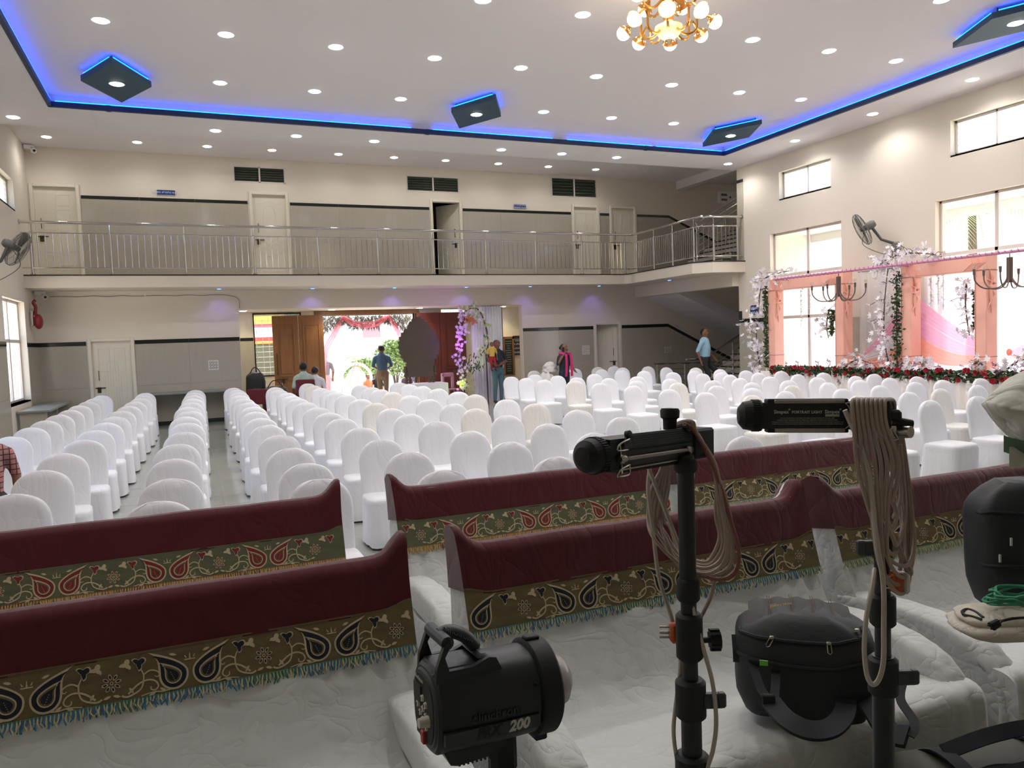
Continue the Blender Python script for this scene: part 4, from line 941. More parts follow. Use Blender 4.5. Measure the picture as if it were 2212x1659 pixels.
# wall fans
def wall_fan(label, base, head, nrm, wall_x):
    t = thing('wall_fan', label, 'fan', head); F = frame_to((0, 0, 0), nrm); R_ = .34
    bs = Vector(base)-Vector(head); sg = 1 if wall_x > 0 else -1
    b = MB(); b.box((-.06, -.08, -.16), (.06, .08, .16), bev=.03, T=Matrix.Translation(bs)); b.build('bracket', M['fan'], t, angle=30)
    el = F @ Vector((0, 0, -.16)); b = MB(); b.tube([bs+Vector((0, 0, .12)), bs*.45+el*.5+Vector((0, 0, -.06)), el], [.032, .026, .03], 8); b.build('arm', M['fand'], t)
    b = MB(); b.lathe([(0, -.27), (.06, -.26), (.085, -.2), (.085, -.1), (.06, -.07), (.0, -.07)], 16, 0, F); b.build('motor', M['fan'], t)
    b = MB()
    for k in range(3):
        a0 = 2*PI*k/3+.4; rings = []
        def fn(u, v): rr_ = .06+(R_-.07)*v; a = a0+(u-.5)*(1.25-.25*v)*(.55+.6*v*(1.4-v)); return F @ Vector((rr_*cos(a), rr_*sin(a), .0+.06*(u-.5)))
        b.grid(fn, 6, 6)
    b.build('blades', M['fand'], t, angle=80); b = MB(); b.lathe([(0, .05), (.045, .04), (.055, .0), (.055, -.07), (0, -.07)], 14, 0, F); b.build('hub', M['fand'], t)
    b = MB()
    for zz, rr_ in ((-.01, R_), (.02, R_)): b.tube([F @ Vector((rr_*cos(2*PI*i/40), rr_*sin(2*PI*i/40), zz)) for i in range(40)], .006, 5, 0, True)
    for sgn, dep in ((1, .1), (-1, -.09)):
        for k in range(60):
            a = 2*PI*k/60; b.tube([F @ Vector((rr_*cos(a+.5*(1-rr_/R_)), rr_*sin(a+.5*(1-rr_/R_)), (.02 if sgn > 0 else -.01)+(dep)*math.sqrt(max(0, 1-(rr_/R_)**2.2)))) for rr_ in (R_, R_*.93, R_*.75, R_*.5, .07)], .0018, 3, 0, cap=False)
        for q in (.5, .75): b.tube([F @ Vector((R_*q*cos(2*PI*i/32), R_*q*sin(2*PI*i/32), (.02 if sgn > 0 else -.01)+dep*math.sqrt(1-q**2.2))) for i in range(32)], .0025, 4, 0, True)
    b.build('cage', M['fan'], t); b = MB(); b.lathe([(0, .128), (.05, .125), (.07, .115), (.07, .11), (0, .11)], 16, 0, F); b.build('badge', M['fan'], t)
    cord = catmull([el, el+Vector((-.15*sg, .05, -.38)), bs+Vector((-.1*sg, .06, -.12)), bs+Vector((0, .03, -.16))], 8); b = MB(); b.tube(cord, .006, 5); b.build('cable', M['fand'], t)
    return t
wall_fan('grey oscillating fan on the window wall above the flower stage', (13.19, 11.25, 3.33), (12.8, 11.72, 3.8), (-.62, .62, -.42), 1)
wall_fan('grey oscillating fan cut by the left picture edge', (-3.14, 16.1, 3.3), (-2.8, 16.75, 3.83), (.72, .5, -.42), -1)
# sign behind the spray
t = thing('wall_sign', 'small blue sign half hidden by white leaves at the stair corner', 'sign', (XR-.012, 15.5, 2.33)); b = MB(); b.box((-.006, -.17, -.14), (.011, .17, .14), bev=.004); b.build('plate', M['sign'], t, smooth=False)
b = MB()
for lo, hi in (((-.008, -.17, -.14), (.011, .17, -.126)), ((-.008, -.17, .126), (.011, .17, .14)), ((-.008, -.17, -.14), (.011, -.158, .14)), ((-.008, .158, -.14), (.011, .17, .14))): b.box(lo, hi)
b.build('border', M['rim'], t, smooth=False)
TX = frame_to((-.009, 0, .06), (-1, 0, 0), (0, -1, 0))
text('lettering', 'ಪುರುಷರು', M['signtxt'], .09, frame_to((-.008, 0, .055), (-1, 0, 0), (0, -1, 0)), t); text('lettering', 'ಮಹಡಿ ಮೇಲೆ', M['signtxt'], .07, frame_to((-.008, 0, -.06), (-1, 0, 0), (0, -1, 0)), t)
# ================================================================== ENTRANCE, FITTINGS, OUTSIDE
Yd = 22.5
M['white_out'] = mat('white_exterior', S(236, 234, 228), .8); M['grille'] = mat('white_grille', S(206, 206, 196), .5); M['green'] = mat('bush_green', S(118, 140, 78), .6, var=(7, .45)); M['maroon'] = mat('maroon_plastic', S(96, 22, 34), .4)
# recess shell
b = MB()
b.box((1.0, YB+.22, 2.83), (10.1, Yd+.2, 2.95)); b.box((.8, YB+.2, -.1), (1.02, Yd, 2.95)); b.box((9.95, YB+.2, -.1), (10.1, Yd, 2.95))
wall_holes(b, 'y', Yd, Yd+.15, .8, 10.1, -.1, 2.9, [(1.73, 3.0, 1.05, 2.78), (3.58, 6.34, -.2, 2.7), (7.2, 8.0, 2.66, 2.8)])
wall_entry = struct(b.build('wall_entrance', M['wall'], smooth=False))
b = MB(); b.box((1.0, Yd-.012, 0), (1.7, Yd, 2.03)); b.build('dado_tile', M['tile'], wall_entry, smooth=False); b = MB(); b.box((1.0, Yd-.016, 2.03), (1.7, Yd, 2.12)); b.box((9.55, Yd-.016, 1.82), (9.95, Yd, 1.92)); b.build('band_tile', M['granite'], wall_entry, smooth=False)
b = MB(); b.box((3.4, Yd-.04, 2.7), (6.5, Yd+.16, 2.82), bev=.01); b.box((3.5, Yd-.02, 0), (3.58, Yd+.16, 2.7)); b.box((6.34, Yd-.02, 0), (6.42, Yd+.16, 2.7)); struct(b.build('trim_5', M['wood'], smooth=False))
# grille window beside the doors
g = thing('grille_window', 'white iron grille window beside the open wooden doors', 'window', (1.73, Yd, 1.05))
b = MB()
for k in range(8): b.tube([(.06+.165*k, .04, 0), (.06+.165*k, .04, 1.73)], .007, 5)
b.build('upright', M['grille'], g); b = MB()
for k in range(12): b.tube([(0, .05, .08+.145*k), (1.27, .05, .08+.145*k)], .007, 5)
b.build('crossbar', M['grille'], g); b = MB()
for lo, hi in (((-.02, -.02, -.03), (1.29, .1, .01)), ((-.02, -.02, 1.7), (1.29, .1, 1.75)), ((-.02, -.02, 0), (.015, .1, 1.73)), ((1.255, -.02, 0), (1.29, .1, 1.73))): b.box(lo, hi)
b.build('frame', M['granite'], g, smooth=False)
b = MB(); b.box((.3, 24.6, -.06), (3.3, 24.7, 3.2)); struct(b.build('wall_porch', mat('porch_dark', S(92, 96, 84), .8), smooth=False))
t = thing('billboard', 'striped yellow, white and red billboard seen through the grille window', 'billboard', (1.6, 24.55, 1.95)); b = MB(); b.box((0, -.01, 0), (1.2, .03, .85)); b.build('panel', mat('poster_white', S(236, 240, 246), .6), t, smooth=False)
for z0, z1, c in ((.0, .08, (226, 150, 60)), (.08, .2, (220, 70, 70)), (.5, .6, (222, 60, 90)), (.6, .85, (244, 196, 80))): b = MB(); b.box((0, -.014, z0), (1.2, -.01, z1)); b.build('band', mat('poster_band', S(*c), .6), t, smooth=False)
spot((2.0, 23.2, 2.7), 40, (1, .95, .9), 120, .5, .1, (0, .8, -.5))
t = thing('transom_grille', 'dark grille over the red wooden doors', 'grille', (7.2, Yd, 2.66)); b = MB()
for k in range(9): b.tube([(.05+.088*k, .05, 0), (.05+.088*k, .05, .14)], .006, 5)
for z in (.03, .07, .11): b.tube([(0, .05, z), (.8, .05, z)], .006, 5)
b.build('bars', M['steel'], t); b = MB(); b.box((0, -.01, -.015), (.8, .06, .0)); b.box((0, -.01, .14), (.8, .06, .155)); b.build('frame', M['granite'], t, smooth=False)
def leaf_door(label, x0, x1, m, y, ang=0, hw=False):
    t = thing('wooden_door_leaf', label, 'door', (x0, y, 0.005), ang, 'panelled wooden doors of the entrance'); w = x1-x0
    b = MB(); b.box((0, 0, 0), (w, .05, 2.7), bev=.006); b.build('slab', M[m], t, smooth=False)
    for z0, z1 in ((.12, .88), (1.02, 2.42)):
        b = MB(); a0, a1 = w*.2, w*.8
        for lo, hi in (((a0-.03, -.018, z0-.03), (a1+.03, 0, z0)), ((a0-.03, -.018, z1), (a1+.03, 0, z1+.03)), ((a0-.03, -.018, z0), (a0, 0, z1)), ((a1, -.018, z0), (a1+.03, 0, z1))): b.box(lo, hi, bev=.006)
        b.box((a0+.05, -.012, z0+.05), (a1-.05, 0, z1-.05), bev=.01); b.build('raised_panel', M[m], t, smooth=False)
    if hw:
        b = MB(); b.tube([(.08, -.05, 1.05), (.08, -.06, 1.2), (.08, -.06, 1.5), (.08, -.05, 1.65)], .012, 8); b.tube([(.08, 0, 1.1), (.08, -.05, 1.1)], .02, 8); b.tube([(.08, 0, 1.6), (.08, -.05, 1.6)], .02, 8); b.build('pull_handle', M['brass'], t)
        b = MB(); b.tube([(.03, -.03, .93), (.35, -.03, .93)], .014, 8); b.box((.2, -.03, .8), (.26, -.01, .95)); b.build('bolt', M['brass'], t)
        b = MB(); b.box((.14, -.06, .72), (.2, -.03, .78), bev=.01); b.tube([(.15, -.045, .78), (.15, -.045, .83), (.19, -.045, .83), (.19, -.045, .78)], .006, 6); b.build('padlock', M['steel'], t)
leaf_door('teak door leaf with brass pull handle and padlock, next to the grille window', 2.2, 2.9, 'wood', Yd-.2, 0, True)
leaf_door('teak door leaf folded open, next to the bright doorway on the grille side', 2.91, 3.6, 'wood', Yd-.2)
leaf_door('reddish door leaf partly hidden by the brown serrated backboard', 6.36, 7.08, 'redwood', Yd-.2)
leaf_door('reddish door leaf beside the purple flower column', 7.09, 7.9, 'redwood', Yd-.2)
# ------- thatch and pink swags in the doorway
M['thatch'] = mat('dry_thatch', S(112, 110, 100), .8, var=(8, .3)); M['pinkc'] = sheer('pink_cloth', S(226, 130, 140), .85)
t = thing('leaf_canopy', 'grey dry palm-leaf canopy along the top of the bright doorway', 'canopy', (4.95, 23.0, 2.7)); r = random.Random(4); b = MB()
for k in range(900):
    x = r.uniform(-1.45, 1.45); e = abs(x)/1.45; hang = .12+.5*e**2.2+(.22 if abs(x) < .45 else 0); z = -r.uniform(0, hang); a = Euler((r.uniform(-.5, .5), r.uniform(-.9, .9), 0)).to_matrix(); p = Vector((x, r.uniform(-.08, .08), z))
    b.add([p+a @ Vector(q) for q in ((-.012, 0, 0), (.012, 0, 0), (.008, 0, -.1), (0, 0, -.19), (-.008, 0, -.1))], [(0, 1, 2, 3, 4)])
stuff(b.build('fronds', M['thatch'], t, smooth=False)); b = MB(); b.tube([(-1.5, 0, .02), (1.5, 0, .02)], .03, 8); b.build('rail', M['thatch'], t)
def strip(label, pts, w, m='pinkc'):
    t = thing('cloth_drape', label, 'drape', pts[0], 0, 'pink cloth drapes in the doorway'); P = [p-Vector(pts[0]) for p in catmull(pts, 8)]
    b = MB(); n = len(P)-1
    def fn(u, v):
        i = min(n, int(v*n+.5)); d = (P[min(i+1, n)]-P[max(i-1, 0)]).normalized(); nr = Vector((-d.z, 0, d.x)); return P[i]+nr*(w*(u-.5)*(1+.5*sin(PI*v)))+Vector((0, .015*sin(u*20), 0))
    b.grid(fn, 12, n); b.build('cloth', M[m], t, angle=80); b = MB(); b.sph((0, 0, 0), .045, 8, 6); b.build('knot', M[m], t)
strip('pink drape swagged across the top of the doorway', [(4.3, 22.9, 2.64), (4.6, 22.9, 2.46), (5.0, 22.9, 2.4), (5.35, 22.9, 2.46), (5.6, 22.9, 2.64)], .13)
strip('pink drape falling to the teak door side of the doorway', [(4.3, 22.92, 2.64), (4.0, 22.92, 2.15), (3.75, 22.92, 1.7), (3.64, 22.92, 1.2), (3.6, 22.92, .2)], .12)
strip('pink drape falling toward the brown backboard', [(5.65, 22.92, 2.64), (5.9, 22.92, 2.25), (6.05, 22.92, 1.9), (6.2, 22.92, 1.4)], .1)
# ------- outside
b = MB(); b.box((-30, Yd+.15, -.4), (45, 70, -.06)); b.box((XR+.3, -30, -.4), (60, Yd+.15, -.06)); b.box((-40, -30, -.4), (XL-.3, Yd+.15, -.06)); struct(b.build('ground', mat('ground_concrete', S(196, 190, 178), .9, var=(.6, .08)), smooth=False))
b = MB(); b.box((-12, 33, -.06), (24, 33.3, 5.5)); struct(b.build('wall_yard', M['white_out'], smooth=False))
b = MB(); b.box((26, -20, -.06), (26.3, 40, 3.2)); struct(b.build('wall_compound', M['white_out'], smooth=False))
t = thing('yard_gate', 'white barred gate seen through the doorway beside the teak doors', 'gate', (4.7, 31.5, -.06))
for k in range(9): b = MB(); b.box((0, -.02, .2+.28*k), (1.6, .02, .34+.28*k)); b.build('slat', M['grille'], t, smooth=False)
b = MB(); b.tube([(0, 0, 0), (0, 0, 2.6)], .05, 8); b.tube([(1.6, 0, 0), (1.6, 0, 2.6)], .05, 8); b.tube([(1.6*i/12, 0, 2.6+.4*sin(PI*i/12)) for i in range(13)], .03, 6); b.build('frame', M['grille'], t)
t = thing('yard_board', 'small pink notice board on the far white wall outside', 'board', (7.0, 32.96, 2.1)); b = MB(); b.box((0, -.02, 0), (.75, .03, .45)); b.build('panel', mat('board_pink', S(186, 150, 150), .7), t, smooth=False); b = MB(); b.box((-.03, -.03, -.03), (.78, .03, 0)); b.box((-.03, -.03, .45), (.78, .03, .48)); b.build('frame', M['grille'], t, smooth=False)
def bush(label, x, y, rx, h, seed, n=1500, m='green'):
    r = random.Random(seed); t = thing('garden_bush', label, 'bush', (x, y, -.06), 0, 'bushes outside the doorway'); b = MB()
    for k in range(n):
        th, ph = r.uniform(0, 2*PI), r.uniform(-.2, 1.4); q = r.uniform(.55, 1.05); p = Vector((rx*q*cos(th)*cos(ph), rx*.7*q*sin(th)*cos(ph), h*.45+h*.55*q*sin(ph))); a = Euler(rot_rand(r)).to_matrix(); s = r.uniform(.05, .11)
        b.add([p+a @ Vector(w)*s for w in ((-.4, 0, 0), (0, -1.1, .2), (.4, 0, 0), (0, 1.1, .2))], [(0, 1, 2, 3)])
    stuff(b.build('foliage', M[m], t, smooth=False)); b = MB()
    for k in range(6): b.tube([(0, 0, 0), (.1*cos(k), .1*sin(k), h*.3), (rx*.5*cos(k), rx*.4*sin(k), h*.7)], [.03, .02, .008], 5)
    b.build('stems', M['twig'], t)
bush('sunlit leafy bush outside behind the man in the blue jacket', 7.3, 28.8, .95, 2.0, 1, 2200); bush('pale green bush outside beside the brown backboard', 8.2, 28.2, .8, 1.5, 2); bush('low bush outside behind the small pink canopy', 6.2, 29.3, .8, 1.3, 3)
def palm(label, x, y, h, seed, n=16, ln=2.3):
    r = random.Random(seed); t = thing('palm_tree', label, 'palm', (x, y, -.06)); b = MB(); b.tube(catmull([(0, 0, 0), (.15, .05, h*.5), (.05, 0, h)], 6), [.17-.07*i/12 for i in range(13)], 8); b.build('trunk', M['twig'], t)
    for k in range(n):
        a = 2*PI*k/n+r.uniform(-.2, .2); el = r.uniform(.2, 1.2); P = [Vector((.05+ln*u*cos(a)*cos(el*(1-u*.9)), ln*u*sin(a)*cos(el*(1-u*.9)), h+ln*(u*sin(el)-.75*u*u))) for u in [i/8 for i in range(9)]]
        b = MB(); b.tube(P, [.025-.02*i/8 for i in range(9)], 4)
        for i in range(1, 9):
            for q in (0, .33, .66):
                p = P[i-1].lerp(P[i], q); d = (P[i]-P[i-1]).normalized(); sd = d.cross(Vector((0, 0, 1))).normalized(); L_ = .55*(1-.6*i/9)
                for s in (-1, 1): b.add([p-d*.02, p+d*.03, p+sd*s*L_+d*.25-Vector((0, 0, .25))], [(0, 1, 2)])
        b.build('frond', M['green'], t, smooth=False)
palm('coconut palm outside seen through the nearer tall window', 20.5, 15.0, 5.0, 1); 
t = thing('areca_plant', 'slender palm plant outside the doorway behind the pink canopy', 'plant', (5.9, 27.6, -.06))
for k in range(9):
    a = k*.7; P = catmull([(0, 0, .1), (.15*cos(a), .1*sin(a), .9), (.5*cos(a), .3*sin(a), 1.45), (.85*cos(a), .5*sin(a), 1.3)], 4); b = MB(); b.tube(P, .012, 4)
    for i in range(4, len(P)):
        for s in (-1, 1): b.add([P[i], P[i]+Vector((0, .03, .02)), P[i]+Vector((.1*cos(a), s*.2, -.12))], [(0, 1, 2)])
    b.build('frond', M['green'], t, smooth=False)
b = MB(); b.lathe([(.1, 0), (.16, .25), (.18, .27), (.15, .27)], 12); b.build('pot', M['stone'], t)
b = MB(); b.box((XR+.3, 3.0, 4.3), (15.6, 16.5, 4.42)); b.box((15.5, 3.0, 4.1), (15.6, 16.5, 4.42)); struct(b.build('trim_6', M['white_out'], smooth=False))
t = thing('pink_canopy', 'small pink and peach draped canopy standing outside the doorway', 'canopy', (5.15, 25.6, -.06)); b = MB()
b.tube([(.5*cos(PI*i/20), .05, .72+.52*sin(PI*i/20)) for i in range(-2, 23)], .05, 8); b.build('ring', sheer('lilac_voile', S(240, 190, 222), .85), t)
b = MB()
for sx in (-1, 1): b.grid(lambda u, v: (sx*(.02+.4*v+.09*u*(.3+v)), -.04+.03*sin(u*18), 1.26-1.2*v), 14, 8)
b.build('peach_curtain', M['peachv'], t, angle=80); b = MB(); b.grid(lambda u, v: (-.45+.9*u, .1+.03*sin(u*30), .1+1.05*v*sin(PI*(.15+.7*u))), 24, 8); b.build('backing', sheer('pale_voile', S(246, 224, 236), .8), t, angle=80)
b = MB()
for sx in (-.52, .52): b.tube([(sx, .05, 0), (sx, .05, .75)], .02, 6)
b.build('legs', M['steel'], t)
# ------- brown serrated backboard on a table
M['brown'] = mat('backboard_brown', S(84, 76, 58), .7, var=(2.2, .22), bump=('fine', 25, .2, .01))
t = thing('round_backboard', 'brown serrated round backboard with a crown, back turned, standing on the table', 'backboard', (6.0, 20.9, .68))
pts = []
for i in range(72):
    a = -PI/2+.5+(2*PI-1.0)*i/71; k = .575+(.05 if i % 3 == 0 else (.02 if i % 3 == 1 else 0)); pts.append((k*cos(a), 1.04+k*sin(a)*1.05))
top = [(.3, 1.62), (.24, 1.74), (.2, 1.72), (.16, 1.82), (.1, 1.8), (.06, 1.88), (0, 1.84), (-.06, 1.88), (-.1, 1.8), (-.16, 1.82), (-.2, 1.72), (-.24, 1.74), (-.3, 1.62)]
poly = [p for p in pts if not (abs(p[0]) < .3 and p[1] > 1.45)]; i0 = next(i for i in range(len(poly)-1) if poly[i][0] > 0 and poly[i+1][0] < 0 and poly[i][1] > 1.4)
poly = poly[:i0+1]+top+poly[i0+1:]
b = MB(); b.prism(poly, lambda x, y, s: (x, .03-.05*s, y)); b.build('disc', M['brown'], t, smooth=False)
b = MB(); b.prism([(-.36, .17), (.36, .17), (.4, .56), (-.4, .56)], lambda x, y, s: (x, .05-.09*s, y)); b.build('plinth', M['brown'], t, smooth=False)
for x in (-.4, -.3, .26, .38):
    b = MB(); b.lathe([(.045, 0), (.05, .03), (.03, .06), (.05, .1), (.035, .15), (.045, .19)], 12, 0, Matrix.Translation((x, 0, 0))); b.build('leg', M['brown'], t)
for x in (-.42, .44): b = MB(); b.lathe([(.03, 0), (.055, .05), (.035, .1), (.06, .17), (.04, .25), (.05, .3)], 12, 0, Matrix.Translation((x, .02, .18))); b.build('side_column', M['brown'], t)
t = thing('cloth_table', 'small table under a white cloth carrying the brown backboard', 'table', (6.05, 20.7, 0)); b = MB(); b.box((-.62, -.3, .64), (.6, .42, .675), bev=.01); b.build('top', M['chair'], t, smooth=False)
b = MB(); n = 160
def skf(u, v):
    q = u*4; k = int(q) % 4; f = q-int(q); c = [(-.62, -.3), (.6, -.3), (.6, .42), (-.62, .42)]; a, d = c[k], c[(k+1) % 4]; w = .015*sin(u*150)*v; return (a[0]+(d[0]-a[0])*f+(w if k % 2 else 0), a[1]+(d[1]-a[1])*f+(0 if k % 2 else w), .66-.6*v)
b.grid(skf, n, 4); b.build('tablecloth', M['chair'], t, angle=80)
# ------- flower arch with drape
M['lilac'] = mat('lilac_flower', S(232, 206, 240), .6); M['lime'] = mat('lime_leaf', S(176, 196, 120), .6); M['creamf'] = mat('cream_flower', S(240, 236, 220), .6); M['orangef'] = mat('orange_flower', S(196, 120, 70), .6)
b = MB()
for i in range(6): th = 2*PI*i/6; b.add([(0, 0, 0), (.5*cos(th-.45), .5*sin(th-.45), .2), (1*cos(th), 1*sin(th), .25), (.5*cos(th+.45), .5*sin(th+.45), .2)], [(0, 1, 2, 3)])
fl = {m: b.mesh('flower', M[m], smooth=False) for m in ('lilac', 'creamf', 'orangef', 'lime')}
lf = MB(); lf.add([(-.3, 0, 0), (0, -1, .1), (.3, 0, 0), (0, 1, .1)], [(0, 1, 2, 3)]); leafm = {m: lf.mesh('leaf', M[m], smooth=False) for m in ('ivy', 'lime')}
def cluster(t, path, n, spread, kinds, s, seed, foot=.0):
    r = random.Random(seed); P = catmull(path, 8)
    for k in range(n):
        p = P[r.randrange(len(P))]; q = p+Vector((r.gauss(0, spread), r.uniform(-spread, spread*.5)-.03, r.gauss(0, spread))); m = r.choice(kinds)
        o = link('flower' if m in fl else 'leaf', fl.get(m) or leafm[m[1:]], t, q, (PI/2+r.uniform(-.7, .7), r.uniform(-.7, .7), r.uniform(-.8, .8))); o.scale = (s*r.uniform(.7, 1.3),)*3
t = thing('flower_arch', 'tall flower arch glowing purple and lime beside the man holding a child', 'flower arch', (7.25, 20.55, 0))
b = MB(); b.tube(catmull([(-.2, 0, 0), (-.15, 0, 1.0), (-.15, 0, 2.0), (.0, 0, 2.6), (.4, 0, 2.72), (.62, 0, 2.3), (.7, 0, 1.75), (.62, 0, 1.4)], 6), .022, 6); b.tube([(.62, 0, 1.4), (.64, 0, 0)], .02, 6); b.build('hoop', M['twig'], t)
cluster(t, [(-.18, -.02, 1.1), (-.2, -.02, 1.5), (-.12, -.02, 2.0), (-.1, -.02, 2.35), (-.05, -.02, 2.65)], 150, .085, ['lilac']*4+['livy'], .055, 1)
cluster(t, [(0, 0, 2.66), (.25, 0, 2.74), (.45, 0, 2.6), (.62, 0, 2.25)], 90, .09, ['lime', 'creamf', 'llime', 'llime'], .055, 2)
cluster(t, [(.1, -.1, 2.42), (.2, -.1, 2.38)], 26, .07, ['orangef'], .06, 3)
cluster(t, [(.66, 0, 1.95), (.62, 0, 1.6), (.45, 0, 1.5)], 40, .08, ['creamf', 'livy', 'lime'], .055, 4)
t2 = thing('flower_stand', 'bouquet of white flowers and ferns on a wicker stand below the arch', 'bouquet', (7.22, 20.2, 0)); b = MB(); b.lathe([(.12, 0), (.16, .02), (.14, .24), (.15, .26), (.12, .26)], 14); b.build('pot', M['black'], t2)
b = MB()
for k in range(14): a = 2*PI*k/14; b.tube([(.1*cos(a), .1*sin(a), .25), (.16*cos(a+.3), .16*sin(a+.3), .55), (.1*cos(a+.6), .1*sin(a+.6), .9)], .007, 5)
for z, q in ((.4, .14), (.55, .16), (.72, .14)): b.tube([(q*cos(2*PI*i/16), q*sin(2*PI*i/16), z) for i in range(16)], .007, 5, 0, True)
b.build('wicker', mat('wicker', S(200, 190, 150), .7), t2)
cluster(t2, [(-.2, -.05, .95), (0, -.05, 1.2), (.18, -.05, 1.1)], 120, .12, ['creamf', 'livy', 'livy', 'livy'], .06, 5); cluster(t2, [(-.22, -.1, .5), (-.3, -.1, .75)], 40, .08, ['lime', 'llime', 'creamf'], .055, 6)
spot((6.75, 19.9, .12), 26, (.5, .05, 1), 60, .8, .04, (.08, .3, 1)); spot((7.75, 20.1, .1), 16, (.75, 1, .12), 55, .8, .04, (-.05, .22, 1)); point((6.86, 20.0, .6), 1.2, (.6, 1, .05), .04); point((6.9, 20.1, 1.75), 6, (.55, .05, 1), .06)
t = thing('uplight', 'small floor lamp shining purple up the flower arch', 'lamp', (6.75, 19.92, 0)); b = MB(); b.lathe([(.07, 0), (.08, .02), (.08, .1), (.06, .1)], 14); b.build('body', M['black'], t); b = MB(); b.lathe([(0, .095), (.06, .095), (.06, .1), (0, .1)], 14); b.build('lens', emis('purple_lens', (.5, .05, 1, 1), 4), t)
t = thing('white_drape', 'tall white cloth drape hanging behind the man holding a child', 'drape', (7.5, 20.72, .06)); b = MB(); b.grid(lambda u, v: (.96*u+.01*sin(v*5), .035*sin(u*70)+.012*sin(u*31), 2.73*(1-v)), 170, 8); b.build('cloth', M['chair'], t, angle=80); b = MB(); b.tube([(-.03, 0, 2.74), (1.0, 0, 2.74)], .02, 8); b.tube([(.98, .02, -.06), (.98, .02, 2.74)], .018, 8); b.build('stand', M['steel'], t)
# plastic chair, bags, boards
t = thing('plastic_chair', 'pink plastic chair behind the cloth-covered table', 'chair', (7.05, 21.3, 0), .2); b = MB()
rings = []
for v in [i/8 for i in range(9)]:
    w = .2-.05*v; rings.append([(-w, .2+.1*v, .44+.46*v), (-w+.05, .185+.1*v, .44+.46*v), (w-.05, .185+.1*v, .44+.46*v), (w, .2+.1*v, .44+.46*v), (w-.05, .215+.1*v, .44+.46*v), (-w+.05, .215+.1*v, .44+.46*v)])
M['pinkp'] = mat('pink_plastic', S(190, 140, 158), .4)
b.box((-.2, .18, .78), (.2, .3, .9), bev=.02); b.box((-.2, .18, .42), (-.13, .29, .9), bev=.02); b.box((.13, .18, .42), (.2, .29, .9), bev=.02); b.build('backrest', M['pinkp'], t)
b = MB(); b.box((-.22, -.22, .41), (.22, .24, .44), bev=.014); b.build('seat', M['pinkp'], t)
for x in (-.19, .19):
    for y in (-.18, .2): b = MB(); b.tube([(x*1.15, y*1.15, 0), (x, y, .42)], [.018, .025], 8); b.build('leg', M['pinkp'], t)
t = thing('maroon_chair', 'maroon plastic chair on which two boys sit by the teak doors', 'chair', (2.72, 20.45, 0), PI+.1); b = MB(); b.box((-.25, .19, .42), (.25, .25, .98), bev=.03); b.build('backrest', M['maroon'], t); b = MB(); b.box((-.25, -.22, .41), (.25, .24, .45), bev=.015); b.build('seat', M['maroon'], t)
for x in (-.2, .2):
    for y in (-.18, .2): b = MB(); b.tube([(x*1.1, y*1.1, 0), (x, y, .42)], [.018, .025], 8); b.build('leg', M['maroon'], t)
t = thing('maroon_chair', 'maroon plastic chair heaped with dark bags in the entrance corner', 'chair', (1.55, 20.5, 0), PI); b = MB(); b.box((-.25, .19, .42), (.25, .25, .8), bev=.03); b.build('backrest', M['maroon'], t); b = MB(); b.box((-.25, -.22, .41), (.25, .24, .45), bev=.015); b.build('seat', M['maroon'], t)
for x in (-.2, .2):
    for y in (-.18, .2): b = MB(); b.tube([(x*1.1, y*1.1, 0), (x, y, .42)], [.018, .025], 8); b.build('leg', M['maroon'], t)
def lump(name, label, cat, loc, size, m, seed, extra=None):
    t = thing(name, label, cat, loc); sx, sy, sz = size; b = MB()
    def fn(u, v):
        th, ph = 2*PI*u, -PI/2+PI*v; c = cos(ph); ex = .55
        x = math.copysign(abs(cos(th)*c)**ex, cos(th)) if abs(cos(th)*c) > 1e-9 else 0; y = math.copysign(abs(sin(th)*c)**ex, sin(th)) if abs(sin(th)*c) > 1e-9 else 0; z = math.copysign(abs(sin(ph))**.7, sin(ph))
        k = 1+.07*NZ(x*2+seed, y*2, z*2+seed); return (sx/2*x*k, sy/2*y*k, sz/2+sz/2*z*(k if z > 0 else 1))
    b.grid(fn, 30, 18); b.build('body', m, t, angle=80)
    b = MB(); b.tube(catmull([(-sx*.28, -sy*.2, sz*.95), (-.1*sx, -sy*.2, sz*1.16), (.1*sx, -sy*.2, sz*1.16), (sx*.28, -sy*.2, sz*.95)], 5), .014, 6); b.build('strap', M['black'], t); return t
M['bagblack'] = mat('black_nylon', S(30, 34, 36), .6, bump=('fine', 120, .25, .004)); M['bagolive'] = mat('olive_nylon', S(66, 64, 50), .6, bump=('fine', 120, .25, .004))
lump('bag', 'black backpack standing by the entrance corner wall', 'bag', (1.62, 21.5, .46), (.5, .3, .72), M['bagblack'], 1)
lump('bag', 'crumpled dark bag on the maroon chair in the entrance corner', 'bag', (1.55, 20.5, .452), (.46, .4, .3), mat('dark_grey_bag', S(52, 48, 50), .7), 2); lump('bag', 'olive cloth bag on the floor beside the teak doors', 'bag', (2.1, 21.4, 0), (.7, .4, .8), M['bagolive'], 3)
t = thing('directory_board', 'black lettered board in a carved wooden frame beside the white drape', 'board', (9.24, Yd-.05, .7)); b = MB(); b.box((0, 0, 0), (.3, .03, 1.15)); b.build('panel', M['black'], t, smooth=False); b = MB()
for lo, hi in (((-.03, -.02, -.03), (0, .04, 1.2)), ((.26, -.02, -.03), (.32, .04, 1.2)), ((-.03, -.02, 1.12), (.32, .04, 1.2)), ((-.03, -.02, -.03), (.32, .04, .0))): b.box(lo, hi, bev=.006)
b.build('frame', M['wood'], t, smooth=False); b = MB(); r = random.Random(2)
for k in range(14): w = r.uniform(.05, .11); b.box((.13-w, -.004, 1.04-.072*k), (.13+w, 0, 1.062-.072*k))
b.build('lettering', M['ink'], t, smooth=False)
